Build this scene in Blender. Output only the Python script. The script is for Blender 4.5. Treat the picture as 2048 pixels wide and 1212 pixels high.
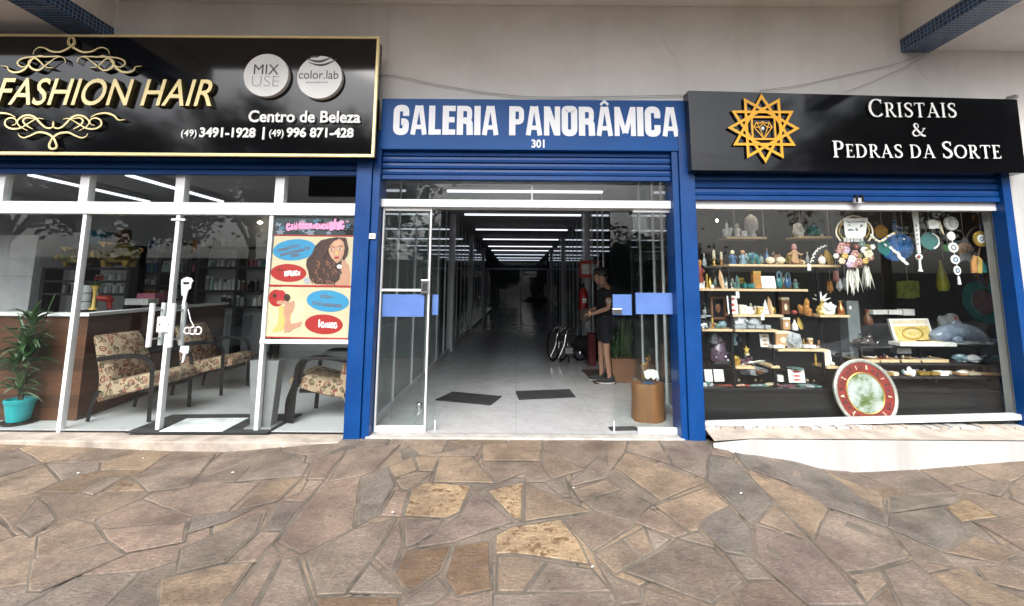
import bpy, math, random
from mathutils import Vector, Matrix, noise
R = math.radians
random.seed(7)
for o in list(bpy.data.objects): bpy.data.objects.remove(o)
scene = bpy.context.scene
COL = scene.collection

# ------------------------------------------------------------------ camera
F, PPX, PPY, PITCH, ROLL = 900.0, 1035.0, 459.0, R(7.0), R(0.4)
CAM = Vector((0.0, -4.5, 1.43))
cd = bpy.data.cameras.new('camera'); cam = bpy.data.objects.new('camera', cd); COL.objects.link(cam)
cd.sensor_fit = 'HORIZONTAL'; cd.sensor_width = 36.0; cd.lens = F/2048*36
cd.shift_x = (1024-PPX)/2048; cd.shift_y = (PPY-606)/2048
cd.clip_start = 0.05; cd.clip_end = 2000
ROT = Matrix.Rotation(R(90)+PITCH, 3, 'X') @ Matrix.Rotation(ROLL, 3, 'Z')
cam.matrix_world = Matrix.Translation(CAM) @ ROT.to_4x4()
scene.camera = cam

# ------------------------------------------------------------------ sky, sun, exposure
SUN_EL, SUN_AZ = R(46), R(192)
w = bpy.data.worlds.new('World'); scene.world = w; w.use_nodes = True
nt = w.node_tree; bg = nt.nodes['Background']
sky = nt.nodes.new('ShaderNodeTexSky'); sky.sky_type = 'NISHITA'; sky.sun_disc = False
sky.sun_elevation = SUN_EL; sky.sun_rotation = SUN_AZ
sky.dust_density = 5.0; sky.air_density = 1.2; sky.ozone_density = 1.0
hs = nt.nodes.new('ShaderNodeHueSaturation'); hs.inputs['Saturation'].default_value = 0.22
nt.links.new(sky.outputs[0], hs.inputs['Color'])
_tc = nt.nodes.new('ShaderNodeTexCoord'); _cn = nt.nodes.new('ShaderNodeTexNoise'); _cn.inputs['Scale'].default_value = 3.2; _cn.inputs['Detail'].default_value = 6
_cr = nt.nodes.new('ShaderNodeValToRGB'); _cr.color_ramp.elements[0].position = .35; _cr.color_ramp.elements[0].color = (.62, .64, .68, 1); _cr.color_ramp.elements[1].position = .68; _cr.color_ramp.elements[1].color = (1.1, 1.1, 1.1, 1)
_mx = nt.nodes.new('ShaderNodeMix'); _mx.data_type = 'RGBA'; _mx.blend_type = 'MULTIPLY'; _mx.inputs[0].default_value = 1
nt.links.new(_tc.outputs['Generated'], _cn.inputs['Vector']); nt.links.new(_cn.outputs[0], _cr.inputs[0]); nt.links.new(hs.outputs[0], _mx.inputs[6]); nt.links.new(_cr.outputs[0], _mx.inputs[7])
nt.links.new(_mx.outputs[2], bg.inputs['Color'])
bg.inputs['Strength'].default_value = 0.15
sl = bpy.data.lights.new('sun', 'SUN'); sl.energy = 1.5; sl.angle = R(45); sl.color = (1.0, 0.96, 0.9)
so = bpy.data.objects.new('sun', sl); COL.objects.link(so)
# sky sun_rotation turns clockwise from +Y seen from above
sdir = Vector((math.sin(SUN_AZ)*math.cos(SUN_EL), math.cos(SUN_AZ)*math.cos(SUN_EL), math.sin(SUN_EL)))
so.rotation_euler = sdir.to_track_quat('Z', 'Y').to_euler()
vs = scene.view_settings
vs.view_transform = 'Standard'; vs.look = 'None'; vs.gamma = 1; vs.exposure = 1.58
cy = scene.cycles
cy.use_denoising = True; cy.max_bounces = 10; cy.diffuse_bounces = 4; cy.glossy_bounces = 5
cy.transmission_bounces = 6; cy.transparent_max_bounces = 32; cy.caustics_reflective = False; cy.caustics_refractive = False
cy.sample_clamp_indirect = 4.0

# ------------------------------------------------------------------ picture point -> place
def ray(px, py):
    return ROT @ Vector((px-PPX, PPY-py, -F))
def at(px, py, Y=0.0):
    d = ray(px, py); t = (Y-CAM.y)/d.y
    return CAM + d*t
def atz(px, py, z=0.0):
    d = ray(px, py); t = (z-CAM.z)/d.z
    return CAM + d*t
def ppm(Y):            # pixels of the photograph per metre at depth Y
    return F/(Y-CAM.y)

# ------------------------------------------------------------------ objects
def tag(o, label=None, cat=None, group=None, kind=None):
    if label: o['label'] = label
    if cat: o['category'] = cat
    if group: o['group'] = group
    if kind: o['kind'] = kind
    return o
def thing(name, label, cat, loc=(0, 0, 0), group=None):
    o = bpy.data.objects.new(name, None); COL.objects.link(o); o.location = loc
    o.empty_display_size = 0.1
    return tag(o, label, cat, group)
def kids(o): return [c for c in bpy.data.objects if c.parent == o]
def copy_tree(o, parent=None):
    c = o.copy(); COL.objects.link(c)
    if parent: c.parent = parent
    for ch in kids(o): copy_tree(ch, c)
    return c

class MB:
    def __init__(s): s.v = []; s.f = []; s.m = []; s.mats = []; s.col = []
    def mi(s, m):
        if m not in s.mats: s.mats.append(m)
        return s.mats.index(m)
    def add(s, vs, fs, m, col=None):
        b = len(s.v); s.v += [Vector(q) for q in vs]; k = s.mi(m)
        for f in fs: s.f.append([b+i for i in f]); s.m.append(k); s.col.append(col)
        return s
    def box(s, c, d, m, rz=0, rx=0, ry=0, taper=1.0):
        M = Matrix.Rotation(rz, 3, 'Z') @ Matrix.Rotation(ry, 3, 'Y') @ Matrix.Rotation(rx, 3, 'X')
        c = Vector(c); vs = []
        for k in (-1, 1):
            t = taper if k > 0 else 1
            for a, b in ((-1, -1), (1, -1), (1, 1), (-1, 1)):
                vs.append(c + M @ Vector((a*d[0]/2*t, b*d[1]/2*t, k*d[2]/2)))
        return s.add(vs, [(3,2,1,0),(4,5,6,7),(0,1,5,4),(1,2,6,5),(2,3,7,6),(3,0,4,7)], m)
    def bx(s, a, b, m):
        c = [(a[i]+b[i])/2 for i in range(3)]; d = [abs(b[i]-a[i]) for i in range(3)]
        return s.box(c, d, m)
    def quadbox(s, q, y0, y1, m):        # q: four (x, z), extruded from y0 to y1
        return s.prism(q, y0, y1, m)
    def prism(s, pts, y0, y1, m, side=None):     # outline in x,z, counter-clockwise seen from the street
        n = len(pts)
        ar = sum(pts[i][0]*pts[(i+1) % n][1]-pts[(i+1) % n][0]*pts[i][1] for i in range(n))
        if ar < 0: pts = pts[::-1]
        vs = [(p[0], y0, p[1]) for p in pts]+[(p[0], y1, p[1]) for p in pts]
        s.add(vs, [tuple(range(n)), tuple(range(2*n-1, n-1, -1))], m)
        vs2 = list(vs)
        return s.add(vs2, [(i, n+i, n+(i+1) % n, (i+1) % n) for i in range(n)], side or m)
    def slab(s, pts, z0, z1, m):                 # outline in x,y
        n = len(pts)
        ar = sum(pts[i][0]*pts[(i+1) % n][1]-pts[(i+1) % n][0]*pts[i][1] for i in range(n))
        if ar < 0: pts = pts[::-1]
        vs = [(p[0], p[1], z0) for p in pts]+[(p[0], p[1], z1) for p in pts]
        return s.add(vs, [tuple(range(n-1, -1, -1)), tuple(range(n, 2*n))]+[(i, (i+1) % n, n+(i+1) % n, n+i) for i in range(n)], m)
    def tube(s, pts, r, m, n=8, closed=False, cap=True):
        pts = [Vector(p) for p in pts]; N = len(pts)
        rr = r if isinstance(r, (list, tuple)) else [r]*N
        vs = []; up0 = None
        for i, p in enumerate(pts):
            if closed: t = pts[(i+1) % N]-pts[i-1]
            else: t = pts[min(i+1, N-1)]-pts[max(i-1, 0)]
            if t.length < 1e-9: t = Vector((0, 0, 1))
            t.normalize()
            if up0 is None:
                up0 = Vector((0, 0, 1)) if abs(t.z) < 0.9 else Vector((1, 0, 0))
            u = (up0 - t*up0.dot(t))
            if u.length < 1e-6: u = t.orthogonal()
            u.normalize(); up0 = u; q = t.cross(u)
            for k in range(n):
                a = 2*math.pi*k/n
                vs.append(p+(u*math.cos(a)+q*math.sin(a))*rr[i])
        fs = []
        for i in range(N if closed else N-1):
            j = (i+1) % N
            for k in range(n):
                k2 = (k+1) % n
                fs.append((i*n+k, i*n+k2, j*n+k2, j*n+k))
        if cap and not closed:
            fs.append(tuple(range(n-1, -1, -1))); fs.append(tuple((N-1)*n+k for k in range(n)))
        return s.add(vs, fs, m)
    def lathe(s, prof, m, c=(0, 0, 0), n=16, axis='z', sx=1, sy=1, mats=None):
        c = Vector(c); vs = []
        for r, h in prof:
            for k in range(n):
                a = 2*math.pi*k/n
                p = Vector((r*math.cos(a)*sx, r*math.sin(a)*sy, h))
                if axis == 'y': p = Vector((p.x, -p.z, p.y))
                vs.append(c+p)
        N = len(prof)
        for i in range(N-1):
            fs = [(i*n+k, i*n+(k+1) % n, (i+1)*n+(k+1) % n, (i+1)*n+k) for k in range(n)]
            mm = mats[i] if mats else m
            b = len(s.v)
            if i == 0: base = b; s.v += vs
            kx = s.mi(mm)
            for f in fs: s.f.append([base+q for q in f]); s.m.append(kx); s.col.append(None)
        if prof[0][0] > 1e-5: s.f.append([base+k for k in range(n-1, -1, -1)]); s.m.append(s.mi(mats[0] if mats else m)); s.col.append(None)
        if prof[-1][0] > 1e-5: s.f.append([base+(N-1)*n+k for k in range(n)]); s.m.append(s.mi(mats[-1] if mats else m)); s.col.append(None)
        return s
    def ell(s, c, r, m, n=12, k=8, rot=None, bump=0, seed=0):
        c = Vector(c); vs = []; fs = []
        for i in range(k+1):
            th = math.pi*i/k
            for j in range(n):
                a = 2*math.pi*j/n
                d = Vector((math.sin(th)*math.cos(a), math.sin(th)*math.sin(a), math.cos(th)))
                f = 1+bump*noise.noise(d*1.7+Vector((seed*3.1, seed, 0))) if bump else 1
                p = Vector((d.x*r[0], d.y*r[1], d.z*r[2]))*f
                if rot: p = rot @ p
                vs.append(c+p)
        for i in range(k):
            for j in range(n):
                j2 = (j+1) % n
                fs.append((i*n+j, (i+1)*n+j, (i+1)*n+j2, i*n+j2))
        return s.add(vs, fs, m)
    def xf(s, M, start=0):
        for i in range(start, len(s.v)): s.v[i] = M @ s.v[i]
        return s
    def merge(s, o, M=None):
        b = len(s.v); s.v += [(M @ q if M else q.copy()) for q in o.v]
        for f, k, c in zip(o.f, o.m, o.col):
            s.f.append([b+i for i in f]); s.m.append(s.mi(o.mats[k])); s.col.append(c)
        return s
    def build(s, name, parent=None, loc=None, smooth=False, bevel=0):
        me = bpy.data.meshes.new(name)
        off = Vector((0, 0, 0))
        if parent is not None:
            q = parent
            while q is not None: off += Vector(q.location); q = q.parent
        if loc is not None: off = off+Vector(loc)-(Vector((0,0,0)) if parent is None else off)
        me.from_pydata([tuple(q-off) for q in s.v], [], s.f)
        for m in s.mats: me.materials.append(m)
        me.polygons.foreach_set('material_index', s.m)
        if any(c is not None for c in s.col):
            at_ = me.attributes.new('tone', 'FLOAT_COLOR', 'FACE')
            flat = []
            for c in s.col: flat += list(c if c is not None else (0.5, 0.5, 0.5, 0))
            at_.data.foreach_set('color', flat)
        me.validate(); me.update()
        if smooth:
            me.shade_smooth(); me.set_sharp_from_angle(angle=R(40))
        o = bpy.data.objects.new(name, me); COL.objects.link(o)
        if parent is not None:
            o.parent = parent
            if loc is not None:
                pl = Vector((0, 0, 0)); q = parent
                while q is not None: pl += Vector(q.location); q = q.parent
                o.location = Vector(loc)-pl
        elif loc is not None: o.location = loc
        if bevel:
            b = o.modifiers.new('bevel', 'BEVEL'); b.width = bevel; b.segments = 2; b.limit_method = 'ANGLE'; b.angle_limit = R(50)
        return o

def crom(pts, n=8, closed=False):        # smooth curve through points
    pts = [Vector(p) if len(p) == 3 else Vector((p[0], 0, p[1])) for p in pts]
    N = len(pts); out = []
    for i in range(N if closed else N-1):
        if closed: a, b, c, d = pts[i-1], pts[i], pts[(i+1) % N], pts[(i+2) % N]
        else: a, b, c, d = pts[max(i-1, 0)], pts[i], pts[i+1], pts[min(i+2, N-1)]
        for k in range(n):
            t = k/n
            out.append(0.5*((2*b)+(c-a)*t+(2*a-5*b+4*c-d)*t*t+(3*b-a-3*c+d)*t**3))
    if not closed: out.append(pts[-1])
    return out

# ------------------------------------------------------------------ materials
def nodes(name):
    m = bpy.data.materials.new(name); m.use_nodes = True
    t = m.node_tree; return m, t, t.nodes['Principled BSDF']
def N(t, typ, **kw):
    n = t.nodes.new(typ)
    for k, v in kw.items():
        if k in n.inputs.keys(): n.inputs[k].default_value = v
        else: setattr(n, k, v)
    return n
def coords(t, scale=(1, 1, 1), kind='Object'):
    c = N(t, 'ShaderNodeTexCoord'); mp = N(t, 'ShaderNodeMapping'); mp.inputs['Scale'].default_value = scale
    t.links.new(c.outputs[kind], mp.inputs[0]); return mp.outputs[0]
def ramp(t, src, stops):
    r = N(t, 'ShaderNodeValToRGB'); e = r.color_ramp.elements
    while len(e) < len(stops): e.new(0.5)
    for i, (p, c) in enumerate(stops): e[i].position = p; e[i].color = tuple(c)+(1,) if len(c) == 3 else c
    t.links.new(src, r.inputs[0]); return r.outputs[0]
def noise_(t, vec, scale, detail=4, rough=0.6):
    n = N(t, 'ShaderNodeTexNoise'); n.inputs['Scale'].default_value = scale; n.inputs['Detail'].default_value = detail
    n.inputs['Roughness'].default_value = rough
    t.links.new(vec, n.inputs['Vector']); return n.outputs[0]
def mixc(t, fac, a, b, mode='MIX'):
    m = N(t, 'ShaderNodeMix', data_type='RGBA', blend_type=mode)
    for sock, val in ((m.inputs[0], fac), (m.inputs[6], a), (m.inputs[7], b)):
        if hasattr(val, 'links'): t.links.new(val, sock)
        else: sock.default_value = val if not isinstance(val, tuple) or len(val) == 4 else val+(1,)
    return m.outputs[2]
def math_(t, op, a, b=0.0):
    m = N(t, 'ShaderNodeMath', operation=op)
    for sock, val in ((m.inputs[0], a), (m.inputs[1], b)):
        if hasattr(val, 'links'): t.links.new(val, sock)
        else: sock.default_value = val
    return m.outputs[0]
def bump(t, b, h, strength=0.3, dist=0.01):
    n = N(t, 'ShaderNodeBump'); n.inputs['Strength'].default_value = strength; n.inputs['Distance'].default_value = dist
    t.links.new(h, n.inputs['Height']); t.links.new(n.outputs[0], b.inputs['Normal'])
PMC = {}
def pm(name, col, rough=0.6, metal=0.0, var=0.12, scale=6.0, bmp=0.0, coat=0.0, emit=None, spec=None, fine=0):
    if name in PMC: return PMC[name]
    m, t, b = nodes(name)
    vec = coords(t)
    n1 = noise_(t, vec, scale, 5)
    lo = tuple(c*(1-var) for c in col); hi = tuple(min(1, c*(1+var)) for c in col)
    c = ramp(t, n1, [(0.3, lo), (0.7, hi)])
    t.links.new(c, b.inputs['Base Color'])
    b.inputs['Roughness'].default_value = rough; b.inputs['Metallic'].default_value = metal
    if coat: b.inputs['Coat Weight'].default_value = coat; b.inputs['Coat Roughness'].default_value = 0.06
    if spec is not None: b.inputs['Specular IOR Level'].default_value = spec
    if bmp: bump(t, b, noise_(t, vec, fine or scale*8, 6), bmp, 0.004)
    if emit: b.inputs['Emission Color'].default_value = tuple(emit[:3])+(1,); b.inputs['Emission Strength'].default_value = emit[3]
    PMC[name] = m; return m

def make_glass(name, tint=(0.95, 0.97, 0.965), ior=1.31):
    m = bpy.data.materials.new(name); m.use_nodes = True; t = m.node_tree; t.nodes.clear()
    out = N(t, 'ShaderNodeOutputMaterial'); mx = N(t, 'ShaderNodeMixShader')
    tr = N(t, 'ShaderNodeBsdfTransparent'); tr.inputs[0].default_value = tint+(1,)
    gl = N(t, 'ShaderNodeBsdfGlossy'); gl.inputs['Roughness'].default_value = 0.0; gl.inputs[0].default_value = (1, 1, 1, 1)
    fr = N(t, 'ShaderNodeFresnel'); g = N(t, 'ShaderNodeNewGeometry')
    # the pane refracts nothing, so its far side needs the inverse index for the same reflectance
    i = N(t, 'ShaderNodeMix', data_type='FLOAT'); i.inputs[2].default_value = ior; i.inputs[3].default_value = 1/ior
    t.links.new(g.outputs['Backfacing'], i.inputs[0]); t.links.new(i.outputs[0], fr.inputs['IOR'])
    t.links.new(fr.outputs[0], mx.inputs[0]); t.links.new(tr.outputs[0], mx.inputs[1]); t.links.new(gl.outputs[0], mx.inputs[2])
    t.links.new(mx.outputs[0], out.inputs['Surface'])
    return m
GLASS = make_glass('clear_glass')
GLASS_D = make_glass('tinted_glass', (0.80, 0.84, 0.85))

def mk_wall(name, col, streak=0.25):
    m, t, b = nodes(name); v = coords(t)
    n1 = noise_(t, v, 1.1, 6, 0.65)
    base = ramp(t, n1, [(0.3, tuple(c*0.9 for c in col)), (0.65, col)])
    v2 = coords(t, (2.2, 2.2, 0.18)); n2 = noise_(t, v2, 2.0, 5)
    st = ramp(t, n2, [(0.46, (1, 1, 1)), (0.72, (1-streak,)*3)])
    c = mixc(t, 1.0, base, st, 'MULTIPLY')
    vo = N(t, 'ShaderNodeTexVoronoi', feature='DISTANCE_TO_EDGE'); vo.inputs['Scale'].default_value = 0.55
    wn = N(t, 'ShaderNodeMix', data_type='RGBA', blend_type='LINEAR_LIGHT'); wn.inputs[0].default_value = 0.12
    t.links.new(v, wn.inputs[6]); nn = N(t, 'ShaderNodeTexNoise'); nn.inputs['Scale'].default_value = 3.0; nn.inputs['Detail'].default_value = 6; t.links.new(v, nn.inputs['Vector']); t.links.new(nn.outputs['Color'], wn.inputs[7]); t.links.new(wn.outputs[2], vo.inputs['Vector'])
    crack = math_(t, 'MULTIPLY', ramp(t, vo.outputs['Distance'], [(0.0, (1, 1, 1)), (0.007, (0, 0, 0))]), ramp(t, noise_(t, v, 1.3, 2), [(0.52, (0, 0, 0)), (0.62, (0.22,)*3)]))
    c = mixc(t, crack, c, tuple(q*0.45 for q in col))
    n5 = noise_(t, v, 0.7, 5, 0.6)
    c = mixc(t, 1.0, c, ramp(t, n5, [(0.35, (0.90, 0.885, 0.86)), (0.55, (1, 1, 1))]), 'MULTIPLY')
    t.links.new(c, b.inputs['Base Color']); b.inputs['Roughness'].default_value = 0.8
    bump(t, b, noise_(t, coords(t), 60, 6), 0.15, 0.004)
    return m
WALL = mk_wall('painted_render', (0.87, 0.85, 0.82), 0.05)
SOFFIT = mk_wall('soffit_paint', (0.80, 0.80, 0.82), 0.06)
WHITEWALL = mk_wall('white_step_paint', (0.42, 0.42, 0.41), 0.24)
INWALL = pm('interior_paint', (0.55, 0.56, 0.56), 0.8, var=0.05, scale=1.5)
DARKWALL = pm('interior_painted_shade', (0.06, 0.065, 0.075), 0.8, var=0.2, scale=1.5)  # dark tone stands in for the missing light inside the rooms
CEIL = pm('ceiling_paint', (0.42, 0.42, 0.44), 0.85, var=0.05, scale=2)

def mk_blue():
    m, t, b = nodes('blue_gloss_paint'); v = coords(t)
    n1 = noise_(t, v, 2.5, 6, 0.7)
    c = ramp(t, n1, [(0.3, (0.001, 0.034, 0.145)), (0.7, (0.0014, 0.048, 0.20))])
    n2 = noise_(t, coords(t, (14, 14, 1.2)), 3, 6)
    d = ramp(t, n2, [(0.56, (0, 0, 0)), (0.78, (0.5, 0.5, 0.5))])
    c = mixc(t, d, c, (0.03, 0.05, 0.12))
    n3 = noise_(t, v, 26, 8, 0.75)
    c = mixc(t, ramp(t, n3, [(0.66, (0, 0, 0)), (0.70, (0.55,)*3)]), c, (0.05, 0.07, 0.11))
    t.links.new(c, b.inputs['Base Color'])
    t.links.new(ramp(t, n1, [(0.3, (0.28,)*3), (0.7, (0.45,)*3)]), b.inputs['Roughness'])
    b.inputs['Specular IOR Level'].default_value = 0.3
    bump(t, b, noise_(t, v, 45, 4), 0.06, 0.003)
    return m
BLUE = mk_blue()
BLUE_SIGN = pm('blue_sign_vinyl', (0.003, 0.060, 0.23), 0.45, var=0.12, scale=1.5, spec=0.2)
WHITE_AL = pm('white_aluminium', (0.66, 0.67, 0.68), 0.35, var=0.05, scale=9)
GREY_AL = pm('grey_aluminium', (0.42, 0.43, 0.45), 0.4, var=0.08, scale=9)
BLACK_SIGN = pm('black_acrylic', (0.004, 0.004, 0.005), 0.075, var=0.2, scale=1, spec=0.5)
GOLD = pm('gold_letter', (0.90, 0.74, 0.38), 0.38, 0.35, var=0.08, scale=8)
GOLD_SIDE = pm('gold_letter_return', (0.20, 0.17, 0.07), 0.4, 0.7, var=0.2, scale=8)
AMBER = pm('amber_star', (0.72, 0.36, 0.015), 0.4, 0.1, var=0.1, scale=8)
WHITE = pm('white_plastic', (0.66, 0.66, 0.66), 0.4, var=0.04, scale=9)
GREYPL = pm('grey_plastic', (0.30, 0.30, 0.31), 0.5)
BLACK = pm('black_paint', (0.008, 0.008, 0.009), 0.5, var=0.3, spec=0.25)
BLACKM = pm('black_matt', (0.02, 0.02, 0.022), 0.75, var=0.25, bmp=0.2)
RUBBER = pm('black_rubber', (0.022, 0.022, 0.023), 0.85, var=0.3, bmp=0.5)
CHROME = pm('chrome', (0.75, 0.75, 0.76), 0.16, 1.0, var=0.05)

def mk_tiles():
    m, t, b = nodes('blue_mosaic_tile')
    c = N(t, 'ShaderNodeTexCoord'); sp = N(t, 'ShaderNodeSeparateXYZ'); t.links.new(c.outputs['Object'], sp.inputs[0])
    cb = N(t, 'ShaderNodeCombineXYZ')
    t.links.new(sp.outputs[1], cb.inputs[0]); t.links.new(math_(t, 'ADD', sp.outputs[0], sp.outputs[2]), cb.inputs[1])
    br = N(t, 'ShaderNodeTexBrick'); br.offset = 0.0; br.squash = 1.0
    for k, v in (('Scale', 1.0), ('Mortar Size', 0.0022), ('Mortar Smooth', 0.1), ('Bias', 0.0), ('Brick Width', 0.042), ('Row Height', 0.042)): br.inputs[k].default_value = v
    br.inputs['Color1'].default_value = (0.004, 0.035, 0.11, 1); br.inputs['Color2'].default_value = (0.012, 0.085, 0.24, 1); br.inputs['Mortar'].default_value = (0.35, 0.42, 0.48, 1)
    t.links.new(cb.outputs[0], br.inputs['Vector'])
    t.links.new(br.outputs['Color'], b.inputs['Base Color']); b.inputs['Roughness'].default_value = 0.12
    bump(t, b, math_(t, 'SUBTRACT', 1.0, br.outputs['Fac']), 0.4, 0.002)
    return m
TILE = mk_tiles()

def mk_stone():
    m, t, b = nodes('crazy_paving_stone'); v = coords(t)
    a = N(t, 'ShaderNodeAttribute', attribute_name='tone')
    base = a.outputs['Color']; sp = a.outputs['Alpha']
    n1 = noise_(t, v, 2.6, 7, 0.68)
    c = mixc(t, 0.9, base, ramp(t, n1, [(0.30, (0.50, 0.46, 0.44)), (0.5, (1, 0.98, 0.96)), (0.70, (1.4, 1.34, 1.27))]), 'MULTIPLY')
    # fine streaks of the bedding
    n2 = noise_(t, coords(t, (9, 26, 9)), 3.2, 8, 0.72)
    c = mixc(t, 0.55, c, ramp(t, n2, [(0.32, (0.55, 0.52, 0.50)), (0.6, (1.15, 1.12, 1.09))]), 'MULTIPLY')
    n3 = noise_(t, v, 55, 6, 0.8)
    c = mixc(t, 0.75, c, ramp(t, n3, [(0.33, (0.45, 0.43, 0.41)), (0.62, (1.2, 1.17, 1.14))]), 'MULTIPLY')
    # rust-purple stains
    n4 = noise_(t, v, 1.9, 7, 0.75)
    c = mixc(t, ramp(t, n4, [(0.50, (0, 0, 0)), (0.68, (0.8,)*3)]), c, (0.095, 0.062, 0.052))
    n7 = noise_(t, v, 4.3, 6, 0.7)
    c = mixc(t, 0.9, c, ramp(t, n7, [(0.3, (0.60, 0.57, 0.55)), (0.48, (1, 1, 1)), (0.72, (1.32, 1.29, 1.24))]), 'MULTIPLY')
    # dark pits on the spotted stones
    n5 = noise_(t, v, 17, 6, 0.7)
    spot = math_(t, 'MULTIPLY', ramp(t, n5, [(0.52, (0, 0, 0)), (0.60, (1, 1, 1))]), sp)
    c = mixc(t, spot, c, (0.12, 0.065, 0.03))
    n6 = noise_(t, v, 7.5, 3, 0.5)
    c = mixc(t, ramp(t, n6, [(0.735, (0, 0, 0)), (0.76, (0.8,)*3)]), c, (0.05, 0.038, 0.03))
    t.links.new(c, b.inputs['Base Color'])
    t.links.new(ramp(t, n1, [(0.3, (0.62,)*3), (0.7, (0.85,)*3)]), b.inputs['Roughness'])
    h = math_(t, 'ADD', math_(t, 'MULTIPLY', n2, 1.2), math_(t, 'ADD', n1, math_(t, 'MULTIPLY', n3, 0.35)))
    bump(t, b, h, 0.8, 0.014)
    return m
STONE = mk_stone()
MORTAR = pm('mortar', (0.10, 0.083, 0.066), 0.95, var=0.5, scale=5, bmp=0.8, fine=90)
LEDGE = pm('worn_ledge_stone', (0.34, 0.295, 0.25), 0.9, var=0.35, scale=5, bmp=0.8, fine=45)

def mk_floor():
    m, t, b = nodes('polished_floor_tile'); v = coords(t)
    br = N(t, 'ShaderNodeTexBrick'); br.offset = 0.0
    for k, q in (('Scale', 1.0), ('Mortar Size', 0.0022), ('Mortar Smooth', 0.1), ('Bias', 0.0), ('Brick Width', 0.85), ('Row Height', 0.85)): br.inputs[k].default_value = q
    br.inputs['Color1'].default_value = (0.43, 0.435, 0.44, 1); br.inputs['Color2'].default_value = (0.46, 0.46, 0.46, 1); br.inputs['Mortar'].default_value = (0.27, 0.27, 0.27, 1)
    t.links.new(v, br.inputs['Vector'])
    n1 = noise_(t, v, 3.5, 7, 0.7)
    c = mixc(t, 0.8, br.outputs['Color'], ramp(t, n1, [(0.3, (0.80, 0.79, 0.78)), (0.6, (1, 1, 1))]), 'MULTIPLY')
    n2 = noise_(t, v, 14, 6, 0.75)
    c = mixc(t, 0.6, c, ramp(t, n2, [(0.30, (0.62, 0.59, 0.56)), (0.45, (1, 1, 1))]), 'MULTIPLY')
    t.links.new(c, b.inputs['Base Color'])
    t.links.new(ramp(t, n1, [(0.3, (0.07,)*3), (0.7, (0.18,)*3)]), b.inputs['Roughness'])
    return m
FLOORM = mk_floor()
THRESH = pm('threshold_stone', (0.36, 0.345, 0.32), 0.8, var=0.25, scale=7, bmp=0.5, fine=60)
SALONF = pm('white_salon_floor', (0.50, 0.51, 0.52), 0.2, var=0.05, scale=2)

def mk_wood(name, a, bcol, scale=(2, 2, 18), rough=0.45, planks=0):
    m, t, b = nodes(name)
    n = noise_(t, coords(t, scale), 2.2, 7, 0.65)
    c = ramp(t, n, [(0.25, a), (0.75, bcol)])
    if planks:
        s = N(t, 'ShaderNodeSeparateXYZ'); t.links.new(coords(t), s.inputs[0])
        fr = math_(t, 'FRACT', math_(t, 'MULTIPLY', s.outputs[2], planks))
        c = mixc(t, ramp(t, fr, [(0.0, (1, 1, 1)), (0.05, (0, 0, 0))]), c, (0.01, 0.006, 0.004))
        fl = N(t, 'ShaderNodeTexWhiteNoise', noise_dimensions='1D')
        t.links.new(math_(t, 'FLOOR', math_(t, 'MULTIPLY', s.outputs[2], planks)), fl.inputs['W'])
        c = mixc(t, 1.0, c, ramp(t, fl.outputs[0], [(0, (0.6,)*3), (1, (1.25,)*3)]), 'MULTIPLY')
    t.links.new(c, b.inputs['Base Color']); b.inputs['Roughness'].default_value = rough
    bump(t, b, n, 0.1, 0.004)
    return m
COUNTER_WOOD = mk_wood('dark_plank_wood', (0.045, 0.018, 0.009), (0.13, 0.055, 0.028), (2.5, 2.5, 26), 0.4, 8.0)
SHELF_WOOD = mk_wood('pale_shelf_wood', (0.52, 0.36, 0.20), (0.72, 0.53, 0.32), (18, 3, 18), 0.5)
STUMP = mk_wood('stump_wood', (0.11, 0.045, 0.014), (0.27, 0.115, 0.038), (9, 9, 1.2), 0.5)
PLANTERW = mk_wood('brown_planter', (0.16, 0.07, 0.035), (0.26, 0.12, 0.06), (2, 2, 14), 0.6)

def mk_floral():
    m, t, b = nodes('floral_upholstery'); v = coords(t)
    wv = N(t, 'ShaderNodeTexNoise'); wv.inputs['Scale'].default_value = 9; t.links.new(v, wv.inputs['Vector'])
    w2 = N(t, 'ShaderNodeMix', data_type='RGBA', blend_type='LINEAR_LIGHT'); w2.inputs[0].default_value = 0.05
    t.links.new(v, w2.inputs[6]); t.links.new(wv.outputs['Color'], w2.inputs[7])
    vo = N(t, 'ShaderNodeTexVoronoi'); vo.inputs['Scale'].default_value = 19; t.links.new(w2.outputs[2], vo.inputs['Vector'])
    d = vo.outputs['Distance']; rnd = N(t, 'ShaderNodeSeparateColor'); t.links.new(vo.outputs['Color'], rnd.inputs[0])
    ring = ramp(t, d, [(0.0, (1, 1, 1)), (0.16, (1, 1, 1)), (0.2, (0, 0, 0)), (0.30, (0, 0, 0)), (0.33, (1, 1, 1)), (0.50, (1, 1, 1)), (0.56, (0, 0, 0))])
    tone = ramp(t, rnd.outputs[0], [(0.0, (0.15, 0.026, 0.02)), (0.45, (0.20, 0.045, 0.033)), (0.5, (0.075, 0.05, 0.03)), (0.85, (0.10, 0.065, 0.04)), (0.87, (0.36, 0.28, 0.18))])
    base = ramp(t, noise_(t, v, 25, 4), [(0.35, (0.31, 0.23, 0.145)), (0.65, (0.40, 0.31, 0.21))])
    c = mixc(t, ring, base, tone)
    t.links.new(c, b.inputs['Base Color']); b.inputs['Roughness'].default_value = 0.9
    bump(t, b, noise_(t, v, 160, 3), 0.3, 0.002)
    return m
FLORAL = mk_floral()
FROST = bpy.data.materials.new('blue_frosted_film'); FROST.use_nodes = True
_t = FROST.node_tree; _b = _t.nodes['Principled BSDF']; _b.inputs['Base Color'].default_value = (0.10, 0.21, 0.56, 1); _b.inputs['Roughness'].default_value = 0.5
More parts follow.
